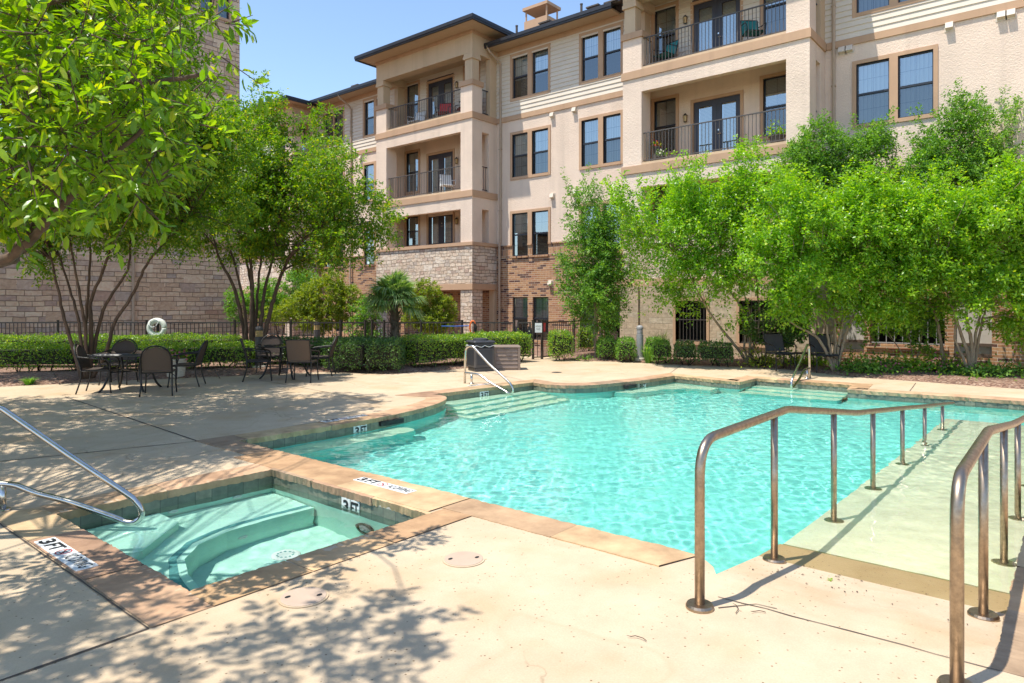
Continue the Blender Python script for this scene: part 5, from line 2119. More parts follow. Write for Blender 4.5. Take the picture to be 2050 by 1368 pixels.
bright('large bright tree standing behind the dark chairs', 1672, D,
       [[0, (1660, 690, D), (1650, 640, D), (1615, 600, D), (1580, 560, D)], [.06, (1680, 690, D), (1690, 630, D), (1700, 570, D), (1690, 480, D)], [.0, (1672, 660, D), (1668, 600, D), (1650, 520, D)],
        [.05, (1690, 680, D), (1705, 640, D), (1730, 590, D), (1760, 530, D)], [-.05, (1640, 680, D), (1590, 650, D), (1560, 620, D)]],
       [blob(1620, 560, D, 90, 60, 1.0), blob(1650, 470, D, 100, 70, 1.1), blob(1730, 560, D, 90, 60, 1.0), blob(1560, 520, D, 60, 60, .7), blob(1590, 430, D, 60, 50, .7), blob(1760, 480, D - .2, 80, 60, .9),
        blob(1600, 610, D, 60, 35, .7), blob(1720, 620, D, 70, 30, .8), blob(1740, 420, D, 60, 40, .7)], 32, 2600)
D = 16.0
bright('bright tree with a curved leaning pale trunk before the brick patio wall', 1893, D,
       [[0, (1886, 700, D), (1880, 660, D), (1868, 620, D), (1850, 580, D), (1840, 520, D)], [0, (1884, 690, D), (1875, 630, D), (1880, 560, D)]],
       [blob(1820, 540, D, 80, 60, .9), blob(1860, 470, D, 85, 60, .9), blob(1790, 600, D, 70, 40, .8), blob(1900, 590, D, 60, 35, .6), blob(1830, 430, D, 55, 35, .6)], 33, 1500)
D = 15.4
bright('thick forked pale tree filling the far right of the bed', 1945, D,
       [[0, (1950, 700, D), (1958, 650, D), (1975, 600, D), (2010, 550, D)], [.0, (1935, 700, D), (1918, 650, D), (1905, 610, D), (1885, 560, D)], [.02, (1945, 690, D), (1935, 630, D), (1940, 570, D), (1930, 500, D)],
        [.04, (1960, 680, D), (1970, 630, D), (1990, 580, D)], [-.1, (1925, 710, D), (1912, 680, D), (1915, 640, D)]],
       [blob(1930, 530, D, 100, 70, 1.0), blob(2020, 520, D, 90, 80, .9), blob(1960, 440, D, 90, 50, .9), blob(2060, 440, D, 70, 60, .8), blob(2000, 610, D, 80, 45, .8), blob(2090, 560, D, 80, 90, .9), blob(2040, 640, D, 60, 40, .6),
        blob(2030, 390, D, 40, 35, .5), blob(1900, 610, D, 50, 30, .6)], 34, 2800)
D = 20.4
bright('slender small leaved tree in front of the brick wall by the gate', 1192, D,
       [[0, (1192, 690, D), (1190, 600, D), (1186, 500, D), (1170, 420, D)], [.02, (1194, 660, D), (1200, 560, D), (1215, 480, D)]],
       [blob(1192, 590, D, 62, 45, .9), blob(1190, 520, D, 56, 60, .8), blob(1180, 450, D, 42, 50, .6), blob(1168, 400, D, 28, 24, .4), blob(1225, 460, D, 30, 30, .4), blob(1200, 630, D, 50, 25, .7), blob(1150, 560, D, 30, 30, .4), blob(1240, 540, D, 35, 45, .5)],
       35, 1700, mat='leaf_shrub', r0=0.05, L=0.08, Wd=0.042, gap=0.3)
for label, px, D, bl, seed, n in (
        ('tall narrow shrub reaching the second balcony rail behind the chairs', 1640, 19.0, [(1640, 300, 55, 40), (1650, 360, 60, 60), (1600, 340, 40, 50), (1630, 430, 60, 70), (1680, 330, 30, 40), (1640, 265, 25, 18)], 41, 1500),
        ('slim upright shrub between the two tall ones against the stucco', 1750, 18.6, [(1748, 300, 34, 36), (1750, 360, 42, 55), (1755, 430, 45, 60), (1725, 350, 22, 30)], 42, 900),
        ('tallest shrub of the row, its crown below the right hand window', 1920, 17.6, [(1935, 240, 38, 36), (1900, 300, 70, 60), (1980, 290, 50, 50), (1860, 350, 45, 50), (1930, 380, 85, 60), (2010, 260, 28, 30), (1990, 360, 45, 50), (1900, 430, 60, 45)], 43, 2000)):
    bright(label, px, D, [[0, (px - 5, 620, D), (px - 8, 500, D), (px - 12, 400, D), (px, 300, D)], [.1, (px + 15, 600, D), (px + 10, 480, D), (px + 25, 380, D), (px + 45, 300, D)], [-.1, (px - 15, 560, D), (px - 30, 450, D), (px - 40, 360, D)]],
           [blob(a, b_, D, c, e, min(0.9, c * D / 1366.7)) for a, b_, c, e in bl], seed, n, mat='leaf_shrub', r0=0.045, gap=0.3, L=0.078, Wd=0.042, name='tall_shrub', cat='shrub', group='tall shrubs against the stucco')
D = 17.6
bright('low dark shrub with rounded head in front of the patio wall', 1560, D,
       [[0, (1562, 700, D), (1560, 670, D)], [.03, (1575, 700, D), (1590, 670, D)]], [blob(1555, 655, D, 50, 30, .6), blob(1590, 645, D, 38, 28, .5), blob(1525, 665, D, 25, 15, .3)], 44, 330,
       mat='leaf_dark', r0=0.03, L=0.085, Wd=0.045, name='rounded_shrub', cat='shrub', group=None, br=14, twig=0.22)
D = 16.6
bright('loose weedy shrub growing in front of the barred brick opening', 1830, D,
       [[0, (1825, 700, D), (1815, 650, D)], [.05, (1840, 700, D), (1850, 650, D)], [-.1, (1800, 700, D), (1775, 660, D)]], [blob(1830, 650, D, 45, 28, .5), blob(1770, 660, D, 35, 25, .4), blob(1860, 690, D, 25, 20, .3)], 45, 240,
       mat='leaf_shrub', r0=0.025, L=0.085, Wd=0.04, name='loose_shrub', cat='shrub', group=None, br=14, twig=0.25)

# ---- shrubs beyond the fence
GB = 'shrubs beyond the fence'
for label, px, D, bl, seed, n, mat in (
        ('yellow green bush beyond the fence left of the palm', 640, 24.5, [(650, 590, 55, 45), (600, 610, 45, 35), (690, 600, 40, 50), (640, 640, 80, 30), (560, 620, 35, 40), (665, 560, 25, 22)], 51, 1500, 'leaf_yellow'),
        ('dusty green bush close to the brick beside the palm', 740, 24.0, [(735, 625, 36, 40), (715, 655, 30, 30), (740, 680, 50, 25)], 52, 420, 'leaf_shrub'),
        ('rounded yellow green bush under the stone clad balcony', 880, 23.2, [(885, 620, 30, 35), (850, 590, 35, 40), (870, 645, 45, 20), (835, 630, 30, 30)], 53, 900, 'leaf_yellow'),
        ('dark green bush beyond the fence behind the crape myrtle stems', 560, 26.0, [(540, 600, 60, 60), (480, 610, 30, 60), (600, 570, 50, 40)], 54, 1100, 'leaf_shrub')):
    b = P(px, D)
    grow_tree('garden_bush', label, 'bush', (*b, 0), [[(*b, 0), W3(px - 10, 640, D), W3(px - 15, 600, D)], [(*b, 0), W3(px + 12, 640, D), W3(px + 20, 590, D)]],
              [blob(a, b_, D, c * .62, e * .62, min(1.0, c * D / 1366.7)) for a, b_, c, e in bl], M[mat], M['bark_dark'], n, 14, 0.085, 0.045, 0.22, seed, gap=0.2, r0=0.03, branches=30, group=GB)

# ---- the fan palm in front of the fence
pb = P(790, 18.8)
pt = thing('fan_palm', 'fan palm with drooping fronds behind the clipped hedge', 'palm tree', (*pb, 0))
k_ = MB()
limb(k_, [(*pb, 0), (pb[0] + .03, pb[1], 0.7), (pb[0], pb[1] + .02, 1.35), (pb[0], pb[1], 1.76)], 0.155, 0.10, 12, 0.012, 6)
rp_ = random.Random(3)
for q in range(60):
    z = rp_.uniform(0.5, 1.75)
    a = rp_.uniform(0, 6.28)
    c_ = Vector((pb[0], pb[1], z))
    o_ = Vector((math.cos(a), math.sin(a), 0))
    k_.tube([c_ + o_ * 0.11, c_ + o_ * 0.17 + Vector((0, 0, 0.08)), c_ + o_ * 0.21 + Vector((0, 0, 0.17))], [0.02, 0.014, 0.004], 4)
k_.build('trunk', M['bark_palm'], pt, smooth=True)
hub = Vector((pb[0], pb[1], 1.74))
for q in range(32):
    az = q * 2.399 + rp_.uniform(-.2, .2)
    el = math.radians([72, 52, 36, 20, 6, -12][min(5, q // 6)] + rp_.uniform(-8, 8)) if q > 1 else math.radians(84)
    st_len = rp_.uniform(0.32, 0.48)
    d0 = Vector((math.cos(az) * math.cos(el), math.sin(az) * math.cos(el), math.sin(el)))
    m_ = MB()
    e0 = hub + d0 * st_len + Vector((0, 0, -0.10 * (1 - math.sin(max(el, 0)))))
    m_.tube([hub, hub + d0 * st_len * 0.5 + Vector((0, 0, 0.02)), e0], [0.016, 0.012, 0.009], 5)
    side = d0.cross(Vector((0, 0, 1)))
    side = side.normalized() if side.length > .1 else Vector((1, 0, 0))
    up_ = side.cross(d0)
    nseg = 34
    for s in range(nseg):
        a = math.radians(-115 + 230 * s / (nseg - 1))
        dd = (d0 * math.cos(a) + side * math.sin(a)).normalized()
        ln = rp_.uniform(0.50, 0.62) * (0.72 + 0.28 * math.cos(a))
        sg = [e0]
        dr_ = rp_.uniform(0.6, 1.4) * (0.10 if el > 0.6 else 0.26)
        wv = dd.cross(up_).normalized()
        p1 = e0 + dd * ln * 0.55 + Vector((0, 0, -0.15 * dr_)) + up_ * 0.05
        p2 = e0 + dd * ln + Vector((0, 0, -dr_)) + up_ * 0.03
        w1 = 0.026
        m_.face([e0 - wv * 0.006, p1 - wv * w1 + up_ * .006, p1, e0], 0)
        m_.face([e0, p1, p1 + wv * w1 + up_ * .006, e0 + wv * 0.006], 0)
        m_.face([p1 - wv * w1 + up_ * .006, p2, p1], 0)
        m_.face([p1, p2, p1 + wv * w1 + up_ * .006], 0)
    m_.build('frond', M['palm'], pt)


# ---- clipped hedges and shrubs: a dark twiggy core under a skin of small leaves
def hedge(name, label, cat, path, depth, z0, z1, leaf, seed, dens=900, L=0.05, W=0.028, rnd=0.12, group=None, bulge=0.05, nearbias=True):
    r = np.random.default_rng(seed)
    pts = [np.array(p) for p in path]
    seglen = [np.linalg.norm(b_ - a) for a, b_ in zip(pts[:-1], pts[1:])]
    tot = sum(seglen)
    core = MB()
    for a, b_ in zip(pts[:-1], pts[1:]):
        t = (b_ - a) / (np.linalg.norm(b_ - a) + 1e-9)
        n_ = np.array([-t[1], t[0]])
        h = depth / 2 - 0.10
        q = [a - n_ * h, b_ - n_ * h, b_ + n_ * h, a + n_ * h]
        zt = z1 - 0.10
        zb_ = z0 + 0.16
        core.add([(*p, zb_) for p in q] + [(*p, zt) for p in q], [(0, 1, 5, 4), (1, 2, 6, 5), (2, 3, 7, 6), (3, 0, 4, 7), (4, 5, 6, 7), (3, 2, 1, 0)], 1)
        for k in range(int(np.linalg.norm(b_ - a) / 0.22) + 1):
            c_ = a + (b_ - a) * r.uniform(0, 1) + n_ * r.uniform(-h, h)
            for s in range(3):
                e = c_ + r.normal(size=2) * 0.14
                core.tube([(*c_, 0.0 if z0 < .1 else 0.02), (*(c_ * .6 + e * .4), zb_ * .6), (*e, zb_ + 0.06)], [0.014, 0.01, 0.006], 4, 1, cap=False)
    lv = Leaves()
    H_ = z1 - z0
    area = tot * (H_ * 2 + depth) + 2 * depth * H_
    n = int(area * dens)
    u = r.uniform(0, tot, n)
    face = r.uniform(0, area, n)
    C, Nn = np.zeros((n, 3)), np.zeros((n, 3))
    cum = np.concatenate([[0], np.cumsum(seglen)])
    si = np.clip(np.searchsorted(cum, u, side='right') - 1, 0, len(seglen) - 1)
    A = np.array(pts)[si]
    B = np.array(pts)[si + 1]
    T = (B - A) / np.linalg.norm(B - A, axis=1, keepdims=True)
    Nm = np.stack([-T[:, 1], T[:, 0]], 1)
    base = A + T * (u - cum[si])[:, None]
    zz = z0 + H_ * r.uniform(0, 1, n) ** 0.85
    top = face < tot * depth
    f1 = (face >= tot * depth) & (face < tot * (depth + H_))
    f2 = (face >= tot * (depth + H_)) & (face < tot * (depth + 2 * H_))
    en = face >= tot * (depth + 2 * H_)
    v = r.uniform(-0.5, 0.5, n) * depth
    off = np.where(top | en, v, np.where(f1, -depth / 2, depth / 2))
    # rounding of the upper edges and a lumpy skin
    lump = 0.5 * bulge * (np.sin(u * 5.1 + seed) * np.sin(zz * 7.3) + np.sin(u * 2.3 + 1.7) + np.sin(u * 11 + zz * 9))
    zt = np.where(top, z1 - rnd * (np.abs(v) / (depth / 2)) ** 3 + lump * 0.8, zz)
    edge = np.clip((zz - (z1 - rnd)) / rnd, 0, 1)
    sgn = np.sign(off)
    off = np.where(f1 | f2, off - sgn * rnd * 0.6 * edge ** 2 + sgn * lump - sgn * 0.10 * np.clip((z0 + 0.15 - zz) / 0.15, 0, 1), off)
    xy = base + Nm * off[:, None]
    e_end = (r.uniform(0, 1, n) > 0.5)
    P0, P1 = pts[0], pts[-1]
    t0 = (pts[1] - pts[0]) / np.linalg.norm(pts[1] - pts[0])
    t1_ = (pts[-1] - pts[-2]) / np.linalg.norm(pts[-1] - pts[-2])
    n0, n1 = np.array([-t0[1], t0[0]]), np.array([-t1_[1], t1_[0]])
    endxy = np.where(e_end[:, None], P0 - t0 * 0.03 + n0 * v[:, None] + t0 * (edge * .06)[:, None], P1 + t1_ * 0.03 + n1 * v[:, None] - t1_ * (edge * .06)[:, None])
    xy = np.where(en[:, None], endxy, xy)
    C[:, :2] = xy
    C[:, 2] = zt
    Nn[:, :2] = np.where(top[:, None], 0, np.where(en[:, None], np.where(e_end[:, None], -t0, t1_), Nm * sgn[:, None]))
    Nn[:, 2] = np.where(top, 1, 0.35)
    C += rv(r, n) * 0.03
    d = nrmz(rv(r, n) + Nn * 0.6 + np.array([0, 0, 0.35]))
    nn = nrmz(Nn + 0.8 * rv(r, n))
    s = r.uniform(0.7, 1.25, n)
    # thin the foliage towards the ground, leaving gaps between the stems
    keep = (r.uniform(0, 1, n) < np.clip(0.30 + (C[:, 2] - z0) / 0.22, 0, 1)) & (np.sin(C[:, 0] * 3.1 + seed) * np.sin(C[:, 1] * 3.7 + seed * 2) + (C[:, 2] - z0) * 4.0 > -0.55)
    lv.add(C[keep], d[keep], nn[keep], (L * s)[keep], (W * s)[keep])
    ns = int(tot * 9)
    us = r.uniform(0, tot, ns)
    ks = np.clip(np.searchsorted(cum, us, side='right') - 1, 0, len(seglen) - 1)
    As_, Bs_ = np.array(pts)[ks], np.array(pts)[ks + 1]
    Ts = (Bs_ - As_) / np.linalg.norm(Bs_ - As_, axis=1, keepdims=True)
    bs = As_ + Ts * (us - cum[ks])[:, None] + np.stack([-Ts[:, 1], Ts[:, 0]], 1) * (r.uniform(-.4, .4, ns) * depth)[:, None]
    sp3 = np.concatenate([bs, np.full((ns, 1), z1 - 0.03)], 1)
    sprays(lv, r, sp3, nrmz(np.array([0, 0, 1.0]) + 0.5 * rv(r, ns)), 7, 0.15, L, W, droop=0.05)
    o = leaf_object(name, [(lv, False, 0)], [M[leaf], M['twig']], None, (float(np.mean([p[0] for p in pts])), float(np.mean([p[1] for p in pts])), 0.0), core)
    return tag(o, label, cat, group)


hedge('hedge', 'long low front row hedge behind the left hand table', 'hedge', [P(-220, 15.8), P(160, 16.2), P(505, 17.0)], 0.75, 0.08, 0.66, 'leaf_hedge', 61)
hedge('hedge', 'long back row hedge along the fence under the life ring', 'hedge', [P(-220, 18.9), P(170, 18.9), P(478, 19.1)], 0.7, 0.05, 0.74, 'leaf_hedge', 62)
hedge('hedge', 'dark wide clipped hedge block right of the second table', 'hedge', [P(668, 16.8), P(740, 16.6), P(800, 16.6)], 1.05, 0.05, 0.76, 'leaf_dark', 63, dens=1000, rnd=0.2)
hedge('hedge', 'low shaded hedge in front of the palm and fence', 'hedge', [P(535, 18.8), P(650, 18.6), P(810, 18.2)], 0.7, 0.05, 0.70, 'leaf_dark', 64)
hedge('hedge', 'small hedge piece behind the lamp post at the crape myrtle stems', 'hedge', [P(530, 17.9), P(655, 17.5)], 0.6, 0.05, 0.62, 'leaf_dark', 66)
hedge('hedge', 'tall clipped hedge behind the black bin and storage box', 'hedge', [P(818, 17.2), P(930, 18.3), P(1043, 19.7)], 0.85, 0.08, 0.80, 'leaf_hedge', 65, dens=1100)
GS = 'clipped box shrubs by the gate and lamp'
for label, pa, pb_, D, D_, z1, dp, leaf, sd_ in (
        ('square clipped shrub right beside the pool gate', 1104, 1140, 19.8, 19.9, 0.76, 0.62, 'leaf_hedge', 71),
        ('taller square shrub in the fence corner behind the gate shrub', 1160, 1182, 22.6, 22.6, 0.76, 0.5, 'leaf_hedge', 72),
        ('low rounded shrub left of its twin beside the grey lamp post', 1200, 1226, 19.9, 19.9, 0.58, 0.65, 'leaf_shrub', 73),
        ('low rounded shrub touching the grey lamp post', 1238, 1266, 19.4, 19.4, 0.58, 0.7, 'leaf_shrub', 74),
        ('rounded light green shrub just right of the grey lamp post', 1296, 1322, 19.6, 19.5, 0.58, 0.6, 'leaf_shrub', 75),
        ('clipped shrub at the left end of the dark row under the barred windows', 1310, 1338, 18.7, 18.6, 0.55, 0.6, 'leaf_shrub', 76),
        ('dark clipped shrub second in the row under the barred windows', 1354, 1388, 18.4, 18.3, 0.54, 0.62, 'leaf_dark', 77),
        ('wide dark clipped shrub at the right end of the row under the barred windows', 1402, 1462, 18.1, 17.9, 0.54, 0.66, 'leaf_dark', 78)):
    hedge('clipped_shrub', label, 'shrub', [P(pa, D), P(pb_, D_)], dp, 0.06, z1 + 0.06, leaf, sd_, dens=1100, rnd=0.2, group=GS)


# ---- ground cover and small plants in the right hand bed
def plantlet(name, label, cat, px, D, w, h, n, leaf, seed, L=0.09, W=0.05, petals=None, group=None):
    r = np.random.default_rng(seed)
    c = np.array([*P(px, D), 0.05])
    p = np.stack([r.normal(0, w / 2.4, n), r.normal(0, w / 2.4, n), np.abs(r.normal(0, h / 1.8, n))], 1) + c
    lv = Leaves()
    s = r.uniform(.7, 1.2, n)
    lv.add(p, nrmz(rv(r, n) + np.array([0, 0, .5])), nrmz(rv(r, n) * .6 + np.array([0, 0, 1])), L * s, W * s)
    ex = MB()
    for q in range(40):
        e = p[r.integers(0, n)]
        ex.tube([c, (c + e) / 2 + np.array([0, 0, .03]), e], [0.008, 0.006, 0.003], 4, 1, cap=False)
    if petals:
        for q in range(60):
            a = Vector(p[r.integers(0, n)]) + Vector((0, 0, 0.04))
            u = Vector(rv(r, 1)[0]) * 0.025
            v_ = u.cross(Vector(rv(r, 1)[0])).normalized() * 0.025
            ex.face([a - u, a - v_, a + u, a + v_], 2)
    o = leaf_object(name, [(lv, False, 0)], [M[leaf], M['twig']] + ([M[petals]] if petals else []), None, tuple(c - np.array([0, 0, .05])), ex)
    return tag(o, label, cat, group)


plantlet('low_plant', 'bright leafy plant at the foot of the V trunked tree', 'plant', 1525, 17.7, 0.7, 0.42, 420, 'leaf_yellow', 81)
plantlet('low_plant', 'dark leafy plant spreading below the barred brick opening', 'plant', 1760, 16.8, 1.0, 0.30, 700, 'leaf_shrub', 82)
plantlet('low_plant', 'light green leafy plant left of the leaning trunk', 'plant', 1835, 16.2, 0.95, 0.34, 800, 'leaf_bright', 83)
plantlet('flower_plant', 'pink flowered plant under the leaning pale trunk', 'flower', 1885, 15.9, 0.45, 0.22, 220, 'leaf_shrub', 84, petals='pink')
plantlet('flower_plant', 'red leaved plant low in the bed beside the brick wall', 'flower', 1778, 15.9, 0.4, 0.18, 160, 'leaf_shrub', 85, petals='pink')
plantlet('low_plant', 'ivy patch between the two forked trunks', 'plant', 1912, 15.7, 0.5, 0.25, 350, 'leaf_dark', 86)
plantlet('low_plant', 'green plant patch at the far right of the bed', 'plant', 2000, 15.6, 0.9, 0.22, 600, 'leaf_shrub', 87)
plantlet('low_plant', 'yellow green weed beside the right hand dark chair', 'plant', 1700, 16.6, 0.4, 0.4, 200, 'leaf_yellow', 88)
plantlet('low_plant', 'sunlit ground plant between the two dark chairs', 'plant', 1612, 17.8, 1.0, 0.30, 600, 'leaf_bright', 89)
plantlet('low_plant', 'dark green plant patch in front of the tree behind the dark chairs', 'plant', 1735, 15.9, 0.8, 0.2, 520, 'leaf_shrub', 91)
plantlet('low_plant', 'low green plant patch at the foot of the thick forked tree', 'plant', 1958, 15.0, 0.9, 0.2, 560, 'leaf_shrub', 92)
plantlet('low_plant', 'tiny seedling on the bark in front of the gate shrub', 'plant', 1172, 19.6, 0.3, 0.1, 60, 'leaf_shrub', 90, L=0.07)


def grass_clump(name, label, px, D, n, h, w, seed, leaf='grassblade'):
    r = random.Random(seed)
    x, y = P(px, D)
    g_ = MB()
    for k in range(n):
        a = r.uniform(0, 6.283)
        l = h * r.uniform(0.6, 1.1)
        o_ = Vector((math.cos(a), math.sin(a), 0))
        s_ = Vector((-o_.y, o_.x, 0)) * r.uniform(.004, .008)
        b0 = Vector((x, y, 0.0)) + o_ * r.uniform(0, w * .25)
        p1 = b0 + o_ * w * r.uniform(.15, .4) + Vector((0, 0, l * .7))
        p2 = b0 + o_ * w * r.uniform(.5, 1.0) + Vector((0, 0, l * r.uniform(.75, 1.0)))
        g_.face([b0 - s_, b0 + s_, p1 + s_, p1 - s_])
        g_.face([p1 - s_, p1 + s_, p2])
    return tag(g_.build(name, M[leaf], origin=(x, y, 0)), label, 'ornamental grass')


grass_clump('fountain_grass', 'tall pale fountain grass behind the clipped shrubs right of the lamp', 1322, 20.2, 160, 0.95, 0.5, 5)
grass_clump('fountain_grass', 'arching green grass beside the base of the grey lamp post', 1297, 19.0, 130, 0.55, 0.35, 6, 'leaf_shrub')
grass_clump('grass_tuft', 'small grass tuft at the deck edge left of the left hand table', 58, 13.9, 120, 0.17, 0.22, 7, 'leaf_shrub')

# ------------------------------------------------------------------ pool fence and gate
def fence_run(t, pts, zb, zt, posts=True, last=True, stuff_pickets=True):
    """rails + pickets between successive posts; each post and each panel a part"""
    for i, (a, b_) in enumerate(zip(pts[:-1], pts[1:])):
        A, B = Vector((*a, 0)), Vector((*b_, 0))
        L = (B - A).length
        d_ = (B - A) / L
        n_ = Vector((-d_.y, d_.x, 0))
        m = MB()

        def bar(s0, s1, z0, z1, w):
            p = [A + d_ * s0 - n_ * w, A + d_ * s1 - n_ * w, A + d_ * s1 + n_ * w, A + d_ * s0 + n_ * w]
            m.add([(q.x, q.y, z0) for q in p] + [(q.x, q.y, z1) for q in p], [(0, 1, 5, 4), (1, 2, 6, 5), (2, 3, 7, 6), (3, 0, 4, 7), (4, 5, 6, 7), (3, 2, 1, 0)])
        bar(0.03, L - 0.03, zt - 0.04, zt, 0.018)
        bar(0.03, L - 0.03, zb + 0.05, zb + 0.085, 0.016)
        k = int(L / 0.118)
        for q in range(1, k):
            s = L * q / k
            bar(s - 0.008, s + 0.008, zb + 0.085, zt - 0.04, 0.008)
        m.build('fence_panel', M['iron'], t)
    for i, a in enumerate(pts if last else pts[:-1]):
        m = MB()
        m.box(a[0] - 0.028, a[0] + 0.028, a[1] - 0.028, a[1] + 0.028, zb, zt + 0.05)
        m.box(a[0] - 0.034, a[0] + 0.034, a[1] - 0.034, a[1] + 0.034, zt + 0.05, zt + 0.062)
        m.build('fence_post', M['iron'], t)


DF = 20.3
fa = [P(x, DF) for x in (-150, 116, 293, 470, 582, 682, 731)]
fn = thing('pool_fence', 'long dark iron picket fence running behind the hedges up to the palm', 'fence', (*fa[3], 0))
fence_run(fn, fa, 0.0, 1.11)
fb_ = [P(745, DF), P(769, DF), P(843, DF), P(925, DF), P(1029, DF)]
fn2 = thing('pool_fence', 'dark iron picket fence between the palm and the gate, orange ring hung on it', 'fence', (*fb_[2], 0))
fence_run(fn2, fb_, 0.0, 1.11)
g0, g1, g2, g3, g4 = P(1032, 20.3), P(1067, 20.25), P(1085, 20.35), P(1149, 22.1), P(1204, 23.4)
gt = thing('pool_gate', 'dark iron picket gate with latch box next to the white sign', 'gate', (*g0, 0))
m = MB()
A, B = Vector((*g0, 0)), Vector((*g1, 0))
d_ = (B - A).normalized()
n_ = Vector((-d_.y, d_.x, 0))
L = (B - A).length


def gbar(m, s0, s1, z0, z1, w):
    p = [A + d_ * s0 - n_ * w, A + d_ * s1 - n_ * w, A + d_ * s1 + n_ * w, A + d_ * s0 + n_ * w]
    m.add([(q.x, q.y, z0) for q in p] + [(q.x, q.y, z1) for q in p], [(0, 1, 5, 4), (1, 2, 6, 5), (2, 3, 7, 6), (3, 0, 4, 7), (4, 5, 6, 7), (3, 2, 1, 0)])


gbar(m, 0.05, L - 0.06, 1.07, 1.11, .018)
gbar(m, 0.05, L - 0.06, 0.09, 0.13, .018)
gbar(m, 0.05, 0.085, 0.09, 1.11, .019)
gbar(m, L - 0.095, L - 0.06, 0.09, 1.11, .019)
for q in range(1, 5):
    gbar(m, L * q / 5 - .008, L * q / 5 + .008, 0.13, 1.07, .008)
m.build('gate_leaf', M['iron'], gt)
m = MB()
gbar(m, L - 0.17, L - 0.04, 0.62, 0.90, .03)
gbar(m, L - 0.15, L - 0.06, 0.90, 0.98, .022)
m.build('latch_box', M['black'], gt)
m = MB()
q = A + d_ * (L - 0.105) - n_ * 0.04
m.tube([q + Vector((0, 0, .72)), q + Vector((0, 0, .72)) - n_ * .04, q + Vector((0, 0, .66)) - n_ * .05], .012, 6)
m.tube([q + Vector((0, 0, .84)), q + Vector((0, 0, .84)) - n_ * .03], .022, 8)
m.build('handle', M['steel'], gt)
fn3 = thing('pool_fence', 'dark iron fence panels right of the gate turning back to the brick wall', 'fence', (*g1, 0))
fence_run(fn3, [g1, g2, g3, g4], 0.0, 1.11)

# sign and red tag on the panel beside the gate
sg = thing('gate_sign', 'small white notice sign on the fence beside the gate latch', 'sign', (*P(1078, 20.26), 0.80))
fx, rx_ = Vector((*FW, 0)), Vector((*RT, 0))
c0 = Vector((*P(1071, 20.22), 0))
m = MB()
wS = 14 * 20.2 / 1366.7


def plate(m, c, w, z0, z1, th, mi=0):
    p = [c, c + rx_ * w, c + rx_ * w + fx * th, c + fx * th]
    m.add([(q.x, q.y, z0) for q in p] + [(q.x, q.y, z1) for q in p], [(0, 1, 5, 4), (1, 2, 6, 5), (2, 3, 7, 6), (3, 0, 4, 7), (4, 5, 6, 7), (3, 2, 1, 0)], mi)


plate(m, c0, wS, 0.80, 1.08, 0.012)
m.build('sign_plate', M['signwhite'], sg)
m = MB()
put_text(m, 'WITHOUT', 0.045, c0 + rx_ * 0.02 - fx * 0.004 + Vector((0, 0, .96)), rx_, (0, 0, 1), wS - 0.04)
put_text(m, 'PASS', 0.045, c0 + rx_ * 0.05 - fx * 0.004 + Vector((0, 0, .88)), rx_, (0, 0, 1), wS - 0.10)
m.build('lettering', M['ink'], sg)
m = MB()
c1 = Vector((*P(1086.5, 20.40), 0))
p = [c1 + rx_ * x + Vector((0, 0, z)) + fx * y for x, z, y in ((0, 1.08, 0), (.045, 1.08, -.02), (.09, 1.07, 0), (.085, .95, -.01), (.095, .84, 0), (.04, .81, -.03), (.0, .82, 0), (.01, .95, -.015))]
m.add([q for q in p] + [q + fx * .03 for q in p], [tuple(range(7, -1, -1)), tuple(range(8, 16))] + [(k, (k + 1) % 8, 8 + (k + 1) % 8, 8 + k) for k in range(8)])
tag(m.build('red_bag', M['red']), 'red fabric bag hanging on the fence right of the white sign', 'bag')

# orange hose ring with its black bracket, blue pole
oc = Vector((*P(947, 20.18), 0.955))
m = MB()
m.tube([oc + rx_ * (0.095 * math.cos(a) - .01) + Vector((0, 0, 0.20 * math.sin(a))) for a in [2 * math.pi * k / 28 for k in range(29)]], 0.016, 7)
m.tube([oc + rx_ * (0.080 * math.cos(a)) + Vector((0, 0, 0.185 * math.sin(a))) - fx * .03 for a in [2 * math.pi * k / 28 for k in range(29)]], 0.014, 7)
hr = thing('hose_ring', 'orange rescue line coiled on the fence left of the storage box', 'hose', tuple(oc - Vector((0, 0, .2))))
m.build('coil', M['orange'], hr)
m = MB()
m.tube([oc + rx_ * .06 + Vector((0, 0, .12)) - fx * .01, oc + rx_ * .075 - fx * .015, oc + rx_ * .055 + Vector((0, 0, -.2)), oc + rx_ * .02 + Vector((0, 0, -.22)) - fx * .01], [.03, .05, .04, .02], 8)
m.build('bracket', M['black'], hr)
m = MB()
a, b_ = Vector((*P(884, 20.22), 0.99)), Vector((*P(940, 20.22), 1.0))
m.tube([a, a.lerp(b_, .5) + Vector((0, 0, -.01)), b_], .014, 8)
tag(m.build('blue_pole', M['blue']), 'blue pole lying along the top of the fence right of the palm', 'pole')

